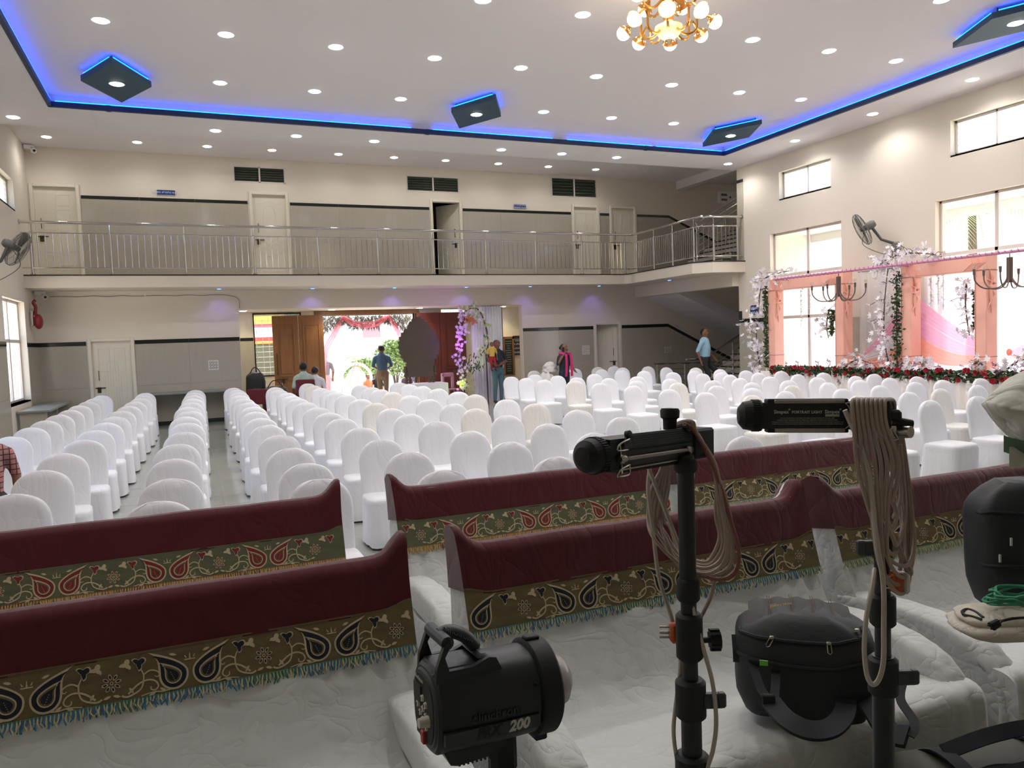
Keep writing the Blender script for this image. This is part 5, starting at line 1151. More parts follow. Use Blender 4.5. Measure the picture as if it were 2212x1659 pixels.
t = thing('name_board', 'dark blue lettered board under the dark band at the entrance corner', 'board', (9.54, Yd-.04, 1.3)); b = MB(); b.box((0, 0, 0), (.34, .02, .5)); b.build('panel', mat('indigo', S(40, 38, 62), .5), t, smooth=False); b = MB()
for lo, hi in (((-.01, -.006, -.01), (.35, .0, 0)), ((-.01, -.006, .5), (.35, 0, .51)), ((-.01, -.006, 0), (0, 0, .5)), ((.34, -.006, 0), (.35, 0, .5))): b.box(lo, hi)
b.build('frame', M['steel'], t, smooth=False)
for z, s_, sz in ((.46, 'ಶುಭಾಶಯ', .05), (.35, 'ಶ್ರೀ ವೀರಭದ್ರ', .075), (.22, 'ಸಮುದಾಯ ಭವನ', .07), (.09, 'ಬೆಂಗಳೂರು', .075)): text('lettering', s_, M['signtxt'], sz, frame_to((.17, -.003, z), (0, -1, 0), (1, 0, 0)), t)
# wall fittings
def plate_sign(label, x, z, w, h, lines):
    t = thing('wall_sign', label, 'sign', (x, YB-.014, z)); b = MB(); b.box((0, -.008, 0), (w, .013, h), bev=.003); b.build('plate', M['sign'], t, smooth=False)
    b = MB(); q = .006
    for lo, hi in (((0, -.01, 0), (w, .0, q)), ((0, -.01, h-q), (w, 0, h)), ((0, -.01, 0), (q, 0, h)), ((w-q, -.01, 0), (w, 0, h))): b.box(lo, hi)
    b.build('border', M['rim'], t, smooth=False)
    for k, (s_, sz) in enumerate(lines): text('lettering', s_, M['signtxt'], sz, frame_to((w/2, -.01, h*(1-(k+.5)/len(lines))), (0, -1, 0), (1, 0, 0)), t)
plate_sign('long blue sign above the dark band near the farther-left balcony door', -.48, 5.65, .42, .13, [('ಬಾಲಕರು ಶ್ರದ್ಧ ಕೂಡದು', .062)]); plate_sign('short two-line blue sign above the balcony dark band, near the two right doors', 9.0, 5.63, .4, .125, [('ಸ್ತ್ರೀ ಪುರುಷರ ಶೌಚಾಲಯ', .046), ('ಈ ಕಡೆಯಲ್ಲಿ, ಈ ಮಹಡಿ', .046)])
def notice(label, x, z, w, h, rows, cols, kind):
    t = thing('paper_notice', label, 'notice', (x, YB-.013, z)); b = MB(); b.box((0, -.004, 0), (w, 0, h)); b.build('sheet', M['paper'], t, smooth=False); b = MB(); r = random.Random(int(x*10))
    for i in range(cols):
        for j in range(rows):
            cx, cz = w*(i+.5)/cols*.86+w*.07, h*(j+.5)/rows*.86+h*.07; a, c = w/cols*.3, h/rows*.28
            if kind == 'icons':
                P = [(cx+a*cos(q)*(1+.1*r.random()), cz+c*sin(q)) for q in [2*PI*k/8+.4 for k in range(8)]]; b.tube([(p[0], -.005, p[1]) for p in P], .006, 4, 0, True)
            else: b.box((cx-a*1.3, -.0055, cz-c*.45), (cx+a*1.3, -.004, cz+c*.45))
    b.build('print', M['ink'], t, smooth=False)
notice('square white notice with nine round faces right of the lower cream door', .46, 1.32, .24, .24, 3, 3, 'icons'); notice('tall white notice of text rows beside the open lower door', 11.12, 1.27, .25, .27, 5, 3, 'rows'); notice('small white switch plate notice on the tiles near the stairs', 14.1, 1.2, .25, .19, 3, 3, 'icons')
t = thing('wall_socket', 'small white wall socket high on the stair wall', 'socket', (16.04, YB-.03, 2.5)); b = MB(); b.box((0, 0, 0), (.1, .03, .16), bev=.01); b.build('plate', M['white'], t, smooth=False); b = MB(); b.box((.03, -.03, .09), (.07, 0, .13), bev=.005); b.build('plug', M['dark'], t, smooth=False)
t = thing('electric_panel', 'white electric panel on the upper stair wall', 'panel', (16.3, YB-.1, 6.02)); b = MB(); b.box((0, 0, 0), (.75, .1, .4), bev=.01); b.build('box', M['white'], t, smooth=False); b = MB()
for z in (.08, .24): b.box((.1, -.01, z), (.32, 0, z+.07))
b.build('breaker_row', M['ink'], t, smooth=False); b = MB(); b.lathe([(0, 0), (.03, 0), (.03, .02), (0, .02)], 12, 0, frame_to((.45, 0, .2), (0, -1, 0))); b.build('knob', M['black'], t)
for lab, loc, dr in (('white dome camera in the ceiling corner above the balcony', (-3.02, 20.62, 6.6), 1), ('white bullet camera under the balcony at the left wall corner', (-3.0, 20.55, 3.27), 1)):
    t = thing('security_camera', lab, 'camera', loc); b = MB(); b.box((-.16, -.06, -.05), (-.02, .06, .05), bev=.01); b.box((-.1, -.05, -.02), (.05, .05, .04), bev=.01); b.build('mount', M['white'], t, smooth=False); b = MB(); b.sph((0.04, -.06, -.09), .065, 14, 10); b.build('head', M['white'], t); b = MB(); b.sph((.06, -.11, -.1), .03, 10, 8); b.build('lens', M['black'], t)
t = thing('extension_bell', 'red fire-alarm bell with a bracket on the corner of the left wall', 'alarm', (-3.14, 20.0, 2.62)); b = MB(); b.box((-.05, -.1, -.12), (.02, .08, .22), bev=.01); b.build('bracket', M['steel'], t, smooth=False); b = MB(); b.sph((.1, -.02, -.02), .17, 16, 10, sc=(.55, 1, 1)); b.build('gong', mat('alarm_red', S(130, 28, 34), .4), t)
b = MB(); b.tube(catmull([(.04, 0, .12), (.06, .0, .3), (.02, .02, .4), (.06, .04, .46)], 5), .035, 8); b.build('horn', bpy.data.materials['alarm_red'], t)
t = thing('stone_bench', 'grey stone slab bench on legs along the left wall', 'bench', (-3.18, 17.7, 0)); b = MB(); b.box((0.0, 0, .7), (.58, 3.0, .75), bev=.008); b.build('slab', M['stone'], t, smooth=False)
for y in (.05, 1.4, 2.8): b = MB(); b.box((.04, y, 0), (.5, y+.1, .7)); b.build('leg', M['tile'], t, smooth=False)
t = thing('stone_counter', 'long grey stone counter against the back wall right of the lower cream door', 'counter', (-1.1, 20.2, 0)); b = MB(); b.box((0, 0, .78), (2.3, .57, .83), bev=.008); b.build('slab', M['stone'], t, smooth=False)
for x in (.05, 1.1, 2.15): b = MB(); b.box((x, .04, 0), (x+.1, .55, .78)); b.build('leg', M['granite'], t, smooth=False)
t = thing('wall_cable', 'loose thin cable running along the wall top under the balcony', 'cable', (-2.9, YB-.02, 3.2)); b = MB(); P = catmull([(.1*i, 0, .012*sin(i*.9)) for i in range(0, 42, 3)]+[(4.16, 0, -.1), (4.18, 0, -.35)], 4); b.tube(P, .006, 5); b.build('wire', M['ink'], t); b = MB(); b.box((2, -.008, -.02), (2.03, .01, .04)); b.build('clip', M['white'], t, smooth=False)
t = thing('cover_heap', 'heap of loose white chair covers beside the white drape', 'cloth heap', (8.85, 18.6, 0))
for k, (x, y, z, s) in enumerate(((0, 0, 0, (.6, .6, .95)), (.25, .1, .0, (.5, .5, .8)), (.1, 0, .9, (.4, .35, .28)))):
    b = MB(); sx, sy, sz = s
    def fn(u, v): th = 2*PI*u; q = (1-v**3)**.5; k_ = 1+.25*NZ(3*cos(th)+k, 3*sin(th), v*4); return (x+sx/2*q*cos(th)*k_, y+sy/2*q*sin(th)*k_, z+sz*v*(1+.06*NZ(th, v*3, k)))
    b.grid(fn, 36, 16); b.build('folded_cover', M['chair2'], t, angle=80)
# ------- chandelier
M['goldm'] = mat('gold_metal', S(226, 170, 96), .25, 1); M['globe'] = emis('lamp_globe', (1, .86, .66, 1), 6); M['amber'] = mat('amber_glass', S(238, 190, 140), .3, emit=(S(255, 200, 150), .6))
CX, CY, CZ = 5.6, 8.0, 5.52
t = thing('chandelier', 'gold many-armed chandelier with round glowing lamps hanging from the ceiling', 'chandelier', (CX, CY, CZ))
b = MB(); b.tube([(0, 0, .25), (0, 0, ZI-CZ-.02)], .015, 8); b.lathe([(0, ZI-CZ-.06), (.08, ZI-CZ-.05), (.1, ZI-CZ), (0, ZI-CZ)], 16); b.build('rod', M['goldm'], t)
b = MB(); b.lathe([(0, -.14), (.05, -.13), (.12, -.08), (.17, -.01), (.165, .03), (.08, .06), (.05, .1)], 24); b.build('bowl', M['amber'], t)
b = MB(); b.lathe([(.0, -.2), (.012, -.19), (.03, -.15), (.05, -.135), (.0, -.13)], 12); b.build('finial', M['brass'], t)
b = MB(); b.lathe([(.04, .1), (.07, .13), (.05, .16), (.08, .22), (.055, .27), (.07, .3), (.075, .45), (.04, .5), (.03, .7)], 16); b.build('column', M['goldm'], t)
def c_arm(a, R_, z0, z1):
    c, s = cos(a), sin(a); P = catmull([(.08*c, .08*s, z0), (.2*c, .2*s, z0-.1), (.32*c, .32*s, z0-.06), (.34*c, .34*s, z0+.1), ((R_-.1)*c, (R_-.1)*s, z1+.1), ((R_)*c, (R_)*s, z1)], 6)
    b = MB(); b.tube(P, .016, 7); ar = b.build('arm', M['goldm'], t)
    d = Vector((c*.8, s*.8, -.75)).normalized(); F = frame_to((R_*c, R_*s, z1), d)
    b = MB(); b.lathe([(.015, -.06), (.03, -.03), (.06, .0), (.085, .03), (.1, .05), (.09, .045), (.0, .02)], 14, 0, F); b.build('cup', M['goldm'], ar); b = MB(); b.sph(F @ Vector((0, 0, .06)), .085, 14, 10); b.build('lamp', M['globe'], ar)
for k in range(8): c_arm(2*PI*k/8+.15, .5, .02, .06)
for k in range(5): c_arm(2*PI*k/5+.5, .36, .34, .42)
point((CX, CY, CZ-.3), 14, (1, .8, .6), .3)
# ================================================================== PHOTO GEAR IN FRONT
RV, UV, FV = Vector((.920317, -.3895, -.036154)), Vector((.056398, .040661, .99758)), Vector((.387088, .920128, -.059388))
RH, FH, ZH = Vector((.9209, -.3898, 0)), Vector((.3898, .9209, 0)), Vector((0, 0, 1))
CAMP = Vector((0, 0, 1.84))
def at(x, y, d): return CAMP+d*(FV+(x-1106)/1655*RV-(y-829.5)/1655*UV)
def basis(o, x, y, z): m = Matrix((x, y, z)).transposed().to_4x4(); m.translation = Vector(o); return m
M['gear'] = mat('gear_black', S(30, 36, 35), .38, bump=('fine', 300, .12, .002)); M['geard'] = mat('gear_dull', S(20, 24, 23), .6); M['gearg'] = mat('gear_grey', S(58, 66, 66), .45); M['alum'] = mat('aluminium', S(176, 172, 162), .35, .85)
M['cable'] = mat('beige_cable', S(168, 152, 136), .5); M['cabler'] = mat('red_cable', S(140, 84, 78), .5); M['cableg'] = mat('pale_cable', S(186, 180, 166), .5); M['txtw'] = mat('white_print', S(206, 208, 200), .6); M['txtd'] = mat('dim_print', S(64, 76, 74), .6); M['red'] = mat('switch_red', S(170, 46, 52), .4); M['btn'] = mat('button_cream', S(206, 204, 192), .45)
M['frost'] = mat('frosted_glass', S(214, 206, 200), .25, trans=.35); M['plugo'] = mat('plug_orange', S(206, 98, 44), .3, trans=.25); M['steelw'] = mat('wire_steel', S(196, 192, 182), .25, 1)
def light_stand(label, base, top, secs):
    """secs: list of (z, radius) for the tube sections, collars: list"""
    x, y = base; t = thing('light_stand', label, 'stand', (x, y, 0))
    for z0, z1, r_ in secs: b = MB(); b.tube([(0, 0, z0), (0, 0, z1)], r_, 20); b.build('tube', M['gear'], t)
    for k in range(3):
        a = 2*PI*k/3+.4; b = MB(); b.tube([(.03*cos(a), .03*sin(a), .42), (.34*cos(a), .34*sin(a), .03)], .012, 8); lg_ = b.build('leg', M['gear'], t)
        b = MB(); b.tube([(.03*cos(a), .03*sin(a), .12), (.17*cos(a), .17*sin(a), .235)], .007, 6); b.build('brace', M['gear'], t); b = MB(); b.sph((.345*cos(a), .345*sin(a), .018), .018, 8, 6); b.build('rubber_foot', M['geard'], lg_)
    return t
def collar(t, z, h, r_, knob=None, lever=None):
    b = MB(); b.lathe([(r_*.8, z-h/2), (r_, z-h/2+.006), (r_, z+h/2-.006), (r_*.8, z+h/2)], 20); c = b.build('collar', M['geard'], t)
    if knob is not None:
        d = RH*knob; b = MB(); F = frame_to(Vector((0, 0, z-.01))+d*r_*.8, d); b.lathe([(.006, 0), (.006, .02), (.017, .02), (.02, .03), (.02, .042), (.0, .044)], 14, 0, F)
        for i in range(10): b.box((.018, -.003, .021), (.023, .003, .041), T=F @ Matrix.Rotation(2*PI*i/10, 4, 'Z'))
        b.build('knob', M['geard'], c)
    if lever is not None:
        d = RH*lever; b = MB(); b.box((-.004, -.009, -.016), (.042, .009, .016), bev=.004, T=basis(Vector((0, 0, z))+d*r_*.75-FH*.012, d, FH, ZH)); b.box((.028, -.012, -.02), (.046, .006, .012), bev=.004, T=basis(Vector((0, 0, z+.006))+d*r_*.75-FH*.012, d, FH, ZH)); b.build('lever', M['gearg'], c)
S1 = Vector((.94, 1.32, 0)); S2 = Vector((1.36, 1.2, 0))
st1 = light_stand('black light stand holding the tilted light head, beside the front sofa', S1[:2], 1.6, [(1.3, 1.585, .0175), (1.06, 1.34, .0165), (.55, 1.1, .0215), (.1, .62, .026)])
collar(st1, 1.563, .03, .024); collar(st1, 1.3, .05, .024, None); collar(st1, 1.2, .1, .028, 1); collar(st1, 1.065, .085, .032, None, 1); collar(st1, .9, .09, .036, None, 1); collar(st1, .42, .08, .036)
st2 = light_stand('black light stand holding the level light head, in front of the backpack', S2[:2], 1.62, [(1.34, 1.6, .0155), (1.05, 1.4, .0165), (.55, 1.12, .0225), (.1, .62, .027)])
collar(st2, 1.363, .06, .021, None, -1); collar(st2, 1.222, .07, .027); collar(st2, 1.075, .085, .031, None, 1); collar(st2, .42, .08, .036)
def bar_light(label, o, ax, up, L_, H_, D_, back_text):
    """long lamp head; local x runs along it from the mount to the end cap, y = up, z = toward the side that carries the print or window"""
    ax = Vector(ax).normalized(); up = Vector(up); up = (up-ax*up.dot(ax)).normalized(); zz = ax.cross(up); F = basis(o, ax, up, zz)
    t = bpy.data.objects.new('studio_lamp', None); COL.objects.link(t); t.matrix_world = F; tag(t, label, 'studio light'); h = H_/2
    b = MB(); b.prism([(.0, -h), (L_, -h), (L_, h), (0, h)], lambda x, y, s: (x, y, -D_/2 if s == 0 else D_/2)); b.build('housing', M['gear'], t, smooth=False)
    b = MB()
    for k in range(7): b.box((.02, -h+.003+k*(2*h-.006)/7, -D_/2-.0012), (L_-.02, -h+.005+k*(2*h-.006)/7, -D_/2))
    b.build('rib', M['gear'], t, smooth=False)
    b = MB(); b.lathe([(0, .05), (.018, .048), (.03, .038), (.0335, .02), (.034, 0), (.0, 0)], 28, 0, frame_to((L_, 0, 0), (1, 0, 0)))
    for i in range(40): a = 2*PI*i/40; b.box((-.0012, .0325, .004), (.0012, .0352, .02), T=frame_to((L_, 0, 0), (1, 0, 0)) @ Matrix.Rotation(a, 4, 'Z'))
    b.build('end_cap', M['geard'], t, smooth=False)
    b = MB(); b.box((-.075, -h*1.08, -D_/2-.004), (.012, h*1.08, D_/2+.004), bev=.005); b.build('mount_block', M['geard'], t, smooth=False)
    return t, F
# level head seen from its printed back (its camera side is -z)
h2, F2 = bar_light('black studio light head showing printed white lettering, on the level stand', at(1838, 897, 1.66), at(1652, 897.5, 1.68)-at(1838, 897, 1.66), UV, .19, .056, .05, True)
for y in (.031, -.031):
    b = MB(); b.box((.012, y-.0055, -.024), (.18, y+.0055, .012), bev=.002); fl_ = b.build('flap', M['geard'], h2, smooth=False); b = MB(); b.box((.02, y-.0042, -.0275), (.166, y+.0042, -.0235), bev=.0015); b.build('flap_edge', M['alum'], fl_, smooth=False)
b = MB()
for x in (.002, .176):
    for y in (.014, -.014): b.lathe([(0, .004), (.0035, .003), (.0045, 0), (0, 0)], 10, 0, frame_to((x, y, -.027), (0, 0, -1)))
b.build('screw', M['steelw'], h2); b = MB(); b.tube(catmull([(.02, .027, -.027), (.012, .016, -.029), (.011, -.016, -.029), (.02, -.027, -.027)], 4), .0011, 5); b.tube([(.02, .027, -.027), (-.01, .029, -.028)], .0011, 5); b.build('wire_clip', M['steelw'], h2)
def T2(x, y): return basis((x, y, -.0265), (-1, 0, 0), (0, 1, 0), (0, 0, -1))
for x, w in ((.152, 'Simpex'), (.0465, 'Simpex')): text('lettering', w, M['txtw'], .0106, T2(x, .0085), h2, .0003, bold=.0002)
text('lettering', 'PORTRAIT LIGHT', M['txtw'], .0082, T2(.0985, .0078), h2, .0003, bold=.0002)
for x in (.1352, .0297): text('lettering', '®', M['txtw'], .006, T2(x, .0135), h2, .0003)
b = MB(); b.box((.032, -.0015, -.0268), (.061, .0035, -.0264)); b.build('badge', M['txtw'], h2, smooth=False); text('lettering', 'PHOTO & VIDEO', M['geard'], .0042, basis((.0465, .001, -.027), (-1, 0, 0), (0, 1, 0), (0, 0, -1)), h2, .0002)
for k, w in enumerate(('THIS IS A PROFESSIONAL LIGHTING UNIT READ PORTRAIT INSTRUCTIONS AND LAMP', 'MANUFACTURED WARNINGS BEFORE OPERATING. OPERATE IN HORIZONTAL POSITION ONLY.', 'WARNING: DO NOT OPERATE WITH DOORS OPEN LESS THAN THIS ANGLE. SAFETY DOOR HANDLES CLICK INTO THE', 'SYSTEM. TO ALLOW DOORS FOR STORAGE, SPREAD DOOR HANDLES OUT UNTIL END FITS BETWEEN DOUBLE WALLS')): text('lettering', w, M['txtw'], .0029 if k < 2 else .00275, T2(.098, -.005-.0042*k), h2, .0002)
b = MB(); b.box((-.1, -.012, -.02), (-.055, .012, .03), bev=.006); b.tube([(-.09, -.015, 0), (-.125, -.022, .0)], .012, 10); b.build('tilt_handle', M['geard'], h2); b = MB(); b.lathe([(.0, .03), (.013, .028), (.015, 0), (0, 0)], 14, 0, frame_to((-.098, -.035, 0), (-.6, 0, -.8))); b.box((-.092, -.05, -.012), (-.07, -.02, .012), bev=.003); b.tube([(-.082, -.03, -.012), (-.09, -.05, -.018), (-.078, -.055, -.016)], .003, 6); b.build('clamp', M['steelw'], h2)
# tilted head, lamp window toward us
o1, e1 = at(1478, 958, 1.66), at(1292, 983, 1.44)
h1, F1 = bar_light('black studio light head with wire guards and a bare halogen tube, tilted', o1, e1-o1, UV, (e1-o1).length, .06, .056, False)
L1 = (e1-o1).length; Fi = F1.inverted()
def loc(x, y, d): return Fi @ at(x, y, d)
b = MB(); q = [(.03, .03), (.19, .03), (.225, .012), (.225, -.0), (.045, -.004), (.02, .016)]
b.prism([(.035, .0), (L1-.03, .0), (L1-.045, .034), (.06, .034)], lambda x, y, s: (x, .012+y*.75, -.034+(.0 if s else .004)-y*.0-(.03-y)*.25), 0); fl = b.build('louvre_flap', M['gear'], h1, smooth=False)
b = MB()
for k in range(5): b.box((.06, .016+.0042*k, -.0405+.0012*k), (L1-.06, .0178+.0042*k, -.0385+.0012*k))
b.build('slot', M['gearg'], fl, smooth=False); b = MB()
for x in (.05, L1-.05): b.lathe([(0, .01), (.007, .009), (.008, 0), (0, 0)], 12, 0, frame_to((x, .036, -.03), (0, .3, -1)))
b.build('knob', M['geard'], fl)
b = MB(); b.box((.02, -.024, -.0305), (L1-.03, .006, -.0285)); b.build('reflector', M['gearg'], h1, smooth=False); b = MB(); b.tube([(.035, -.008, -.035), (L1-.045, -.008, -.035)], .0042, 10); b.build('halogen_tube', M['frost'], h1)
for x in (.03, L1-.04): b = MB(); b.lathe([(.006, 0), (.009, .006), (.009, .016), (.006, .02)], 12, 0, frame_to((x, -.008, -.035), (1, 0, 0))); b.build('lamp_holder', M['steelw'], h1)
b = MB(); b.tube([(.02, -.026, -.034), (L1-.02, -.027, -.036)], .002, 6); b.build('guard_bar', M['steelw'], h1); b = MB(); b.box((.02, -.036, -.03), (L1-.03, -.027, .02), bev=.003); b.build('lower_flap', M['geard'], h1, smooth=False)
for dy in (.016, -.032):
    b = MB(); b.tube(catmull([(L1-.05, dy+.01, -.036), (L1-.03, dy+.014, -.05), (L1+.0, dy+.008, -.052), (L1+.004, dy-.004, -.048), (L1-.045, dy-.006, -.038), (L1-.05, dy+.01, -.036)], 4), .0017, 6); b.build('wire_handle', M['steelw'], h1)
b = MB(); b.tube([(L1-.02, .02, -.036), (L1-.024, -.034, -.038)], .0015, 5); b.build('wire_link', M['steelw'], h1)
b = MB(); b.lathe([(.014, 0), (.015, .022), (.02, .026), (.021, .04), (.018, .045), (0, .046)], 16, 0, frame_to(loc(1447, 928, 1.62), Fi.to_3x3() @ UV)); b.build('top_knob', M['geard'], h1)
b = MB(); b.box((-.02, -.06, -.012), (.01, -.02, .012), bev=.003); b.tube([(-.015, -.045, -.014), (.005, -.052, -.016), (.0, -.062, -.012)], .003, 6); b.lathe([(.02, -.076), (.02, -.06)], 16, 0, basis((-.005, 0, 0), (1, 0, 0), (0, 0, -1), (0, 1, 0))); b.build('clamp', M['steelw'], h1)
# cable coils: each coil one thing; its strands parts
def cable(parent, pts, d, r_=.0042, m='cable', name='strand', k=10):
    P = catmull([at(x, y, d+(p[0] if p else 0)) for x, y, *p in pts], k); o0 = parent.location; b = MB(); b.tube([p-o0 for p in P], r_, 8); return b.build(name, M[m], parent)
c1 = thing('cable_coil', 'beige cable coil hanging from the tilted light head', 'cable', at(1478, 915, 1.66))
for i, (top, R_, bot, L_, dz) in enumerate(((912, 1568, 1228, 1406, .0), (916, 1576, 1236, 1412, .02), (920, 1562, 1222, 1420, .035), (914, 1583, 1246, 1426, -.02), (922, 1554, 1214, 1434, .05), (910, 1571, 1240, 1400, -.03))):
    cable(c1, [(1436+2*i, 990, .06), (1455, top+14, .03), (1478+i*3, top, dz), (1505, top+22+i, dz), (1540+i, top+95, dz), (R_-8, top+190, dz), (R_, bot-55, dz), (R_-14, bot-16, dz), (1520, bot, dz), (1470, bot-20, .03+dz), (L_+14, bot-75, .04+dz), (L_, 1120, .05), (L_+10, 1050, .06), (1438+2*i, 985, .06)], 1.645)
cable(c1, [(1476, 915, -.03), (1502, 935, -.03), (1546, 1020, -.03), (1580, 1130, -.03), (1596, 1190, -.03), (1588, 1238, -.03), (1552, 1252, -.03), (1510, 1240, -.02)], 1.645, .0042, 'cabler')
cable(c1, [(1484, 918, .02), (1530, 985, .02), (1562, 1080, .02), (1594, 1180, .02), (1592, 1225, .02), (1565, 1250, .02), (1530, 1247, .02)], 1.645)
cable(c1, [(1398, 1002, .01), (1412, 1040, 0), (1440, 1110, 0), (1466, 1180, 0), (1485, 1260, -.035), (1500, 1330, -.045), (1522, 1410, -.045), (1540, 1480, -.045), (1547, 1560, -.045), (1540, 1620, -.045), (1528, 1659, -.04), (1515, 1720, -.04)], 1.645, .0046, 'cableg', 'hanging_lead')
cable(c1, [(1406, 1000, .02), (1400, 1060, .02), (1412, 1160, .02), (1424, 1250, .02), (1446, 1320, .02), (1464, 1380, .02), (1470, 1440, .0), (1460, 1520, 0), (1455, 1580, 0), (1462, 1640, 0), (1475, 1700, 0)], 1.645, .0046, 'cableg', 'hanging_lead')
cable(c1, [(1545, 1248, .0), (1535, 1290, .0), (1512, 1335, .01), (1495, 1350, .03)], 1.645)
pl = bpy.data.objects.new('plug', None)
def plug(t, x, y, d, side):
    o = at(x, y, d)-t.location; F = basis(o, RV*side, UV, (RV*side).cross(UV)); b = MB(); b.box((-.012, -.022, -.016), (.012, .022, .016), bev=.006, T=F); p = b.build('plug', M['plugo'], t)
    b = MB()
    for yy, r_ in ((.012, .0025), (-.01, .0025), (.0, .0034)): b.tube([F @ Vector((.01, yy, -.004)), F @ Vector((.034, yy, -.004))], r_, 8)
    b.build('pin', M['steelw'], p); return F, p
plug(c1, 1458, 1365, 1.66, -1)
c2 = thing('cable_coil', 'beige cable coil wrapped over the level light head, with an orange plug', 'cable', at(1875, 870, 1.66))
for i in range(8):
    x0 = 1841+10*i; wl_ = (.5+.1*i); s_ = 18+5*(i % 3); low = (1200, 1265, 1150, 1225, 1285, 1180, 1250, 1120)[i]; xr = (1948, 1958, 1940, 1975, 1966, 1952, 1972, 1946)[i]
    cable(c2, [(x0+62-6*i, 905, .06), (x0+20, 868, .03), (x0+6, 863, -.02), (x0, 872, -.045), (x0+4, 920, -.05), (x0+10+3*i, 1000, -.045), (x0+30-2*i, 1080, -.045), (1892+4*i, low-60, -.04), (1915+3*i, low-15, -.03), (xr-15, low-4, -.01), (xr, low-45, .02), (xr-4, low-110, .04), (xr-16, 1010, .05), (xr-30, 930, .06), (x0+66-6*i, 902, .06)], 1.63, .0044)
cable(c2, [(1825, 886, -.04), (1838, 915, -.04), (1858, 960, -.045), (1878, 1030, -.05), (1886, 1100, -.05), (1895, 1180, -.055), (1908, 1260, -.055), (1909, 1360, -.055), (1908, 1430, -.055), (1898, 1468, -.055), (1884, 1478, -.055), (1872, 1455, -.05), (1867, 1400, -.05), (1872, 1330, -.045), (1884, 1270, -.03), (1890, 1230, .03)], 1.63, .0052, 'cableg', 'hanging_lead')
cable(c2, [(1945, 960, .03), (1955, 1080, .03), (1952, 1150, .02), (1948, 1200, 0), (1944, 1232, 0)], 1.63)
cable(c2, [(1935, 1150, 0), (1950, 1200, 0), (1968, 1232, 0), (1962, 1238, 0), (1940, 1190, 0), (1925, 1140, 0)], 1.63)
F, p = plug(c2, 1936, 1258, 1.63, -1); b = MB(); b.box((-.024, -.022, -.016), (-.01, .022, .016), bev=.005, T=F); b.build('plug_back', M['btn'], p)
# ---- flash head
fo = at(1050, 1500, 1.56); fx = (at(1190, 1480, 1.545)-at(905, 1500, 1.6)); fx = (RV*.9+FV*.42+UV*.03).normalized(); fz = (UV-fx*UV.dot(fx)).normalized(); fy = fz.cross(fx)
FT = basis(fo, fx, fy, fz); t = bpy.data.objects.new('flash_head', None); COL.objects.link(t); t.matrix_world = FT; tag(t, 'black studio flash head lettered FRX 200 with a carrying handle', 'studio flash')
HL = .128
def sect(x, ry, rz, ex=2.7, zo=0, n=40, flat=None):
    o = []
    for j in range(n):
        th = 2*PI*j/n; c, s = cos(th), sin(th); q = (abs(c)**ex+abs(s)**ex)**(-1/ex); z = rz*q*s+zo
        if flat is not None: z = max(z, flat)
        o.append((x, ry*q*c, z))
    return o
b = MB(); b.loft([sect(-HL, .072, .078), sect(-HL+.006, .078, .084), sect(-.03, .082, .086), sect(.07, .083, .086, 2.4), sect(.105, .084, .086, 2.2)]); b.build('body', M['gear'], t)
b = MB(); b.loft([sect(.085, .087, .09, 2.1), sect(.09, .095, .098, 2), sect(.128, .095, .098, 2), sect(.133, .09, .093, 2), sect(.134, .055, .055, 2)]); b.box((.088, -.012, .094), (.12, .012, .104), bev=.003); b.box((.1, -.02, -.112), (.128, .02, -.09), bev=.003); b.build('front_ring', M['geard'], t)
b = MB(); b.lathe([(.056, 0), (.058, .015), (.05, .038), (.03, .053), (.0, .058)], 24, 0, frame_to((.132, 0, 0), (1, 0, 0))); b.build('dome', M['frost'], t)
b = MB(); b.loft([sect(-HL-.004, .064, .07), sect(-HL+.002, .07, .076)]); pn = b.build('rear_panel', M['gearg'], t)
b = MB(); b.loft([sect(-HL-.006, .058, .064), sect(-HL-.003, .06, .066)]); b.build('panel_face', M['geard'], pn)
for k, (y, z) in enumerate(((.0, .02), (.018, .012), (.002, -.0), (.02, -.008), (-.028, .0), (-.014, -.012), (.0, -.022), (.02, -.03))):
    b = MB(); b.lathe([(0, .005), (.006, .004), (.0068, 0), (0, 0)], 14, 0, frame_to((-HL-.006, -y*1.0-.0, z), (-1, 0, 0))); b.build('button', M['btn'], pn)
    b = MB(); b.box((-HL-.0118, -y-.001, z-.003), (-HL-.0108, -y+.001, z+.003)); b.build('mark', M['geard'], pn, smooth=False)
b = MB(); b.lathe([(.0, .022), (.009, .02), (.0105, .004), (.012, 0), (0, 0)], 16, 0, frame_to((-HL-.006, -.03, -.014), (-1, 0, 0))); b.build('knob', M['btn'], pn); b = MB(); b.box((-HL-.013, -.014, -.066), (-HL-.004, .002, -.04), bev=.002); b.build('rocker_switch', M['red'], pn, smooth=False); b = MB(); b.box((-HL-.009, .012, -.058), (-HL-.0065, .036, -.03), bev=.001); b.box((-HL-.009, .008, .006), (-HL-.0062, .05, .04)); b.build('socket', M['dark'], pn, smooth=False)
text('lettering', 'elinchrom', M['txtw'], .0125, basis((-HL-.0066, .022, .052), (0, -1, 0), (0, 0, 1), (-1, 0, 0)), pn, .0004)
b = MB(); P = [(-HL+.004, 0, .078), (-HL+.01, 0, .118), (-HL+.028, 0, .142), (-.03, 0, .128), (.0, 0, .098), (.012, 0, .08)]
for sy in (-1, 1):
    b.prism([(-HL+.002, .06), (-HL+.004, .09), (-HL+.02, .132), (-HL+.034, .146), (-HL+.034, .132), (-HL+.022, .112), (-HL+.03, .085), (-.05, .085), (-.015, .098), (.0, .095), (.022, .05), (-.03, .045)], lambda x, y, s: (x, sy*(.046+.012*s)-(.0 if sy > 0 else 0), y))
b.box((-HL+.002, -.05, .06), (-.01, .05, .086), bev=.01); hn = b.build('handle_frame', M['gear'], t, smooth=False)
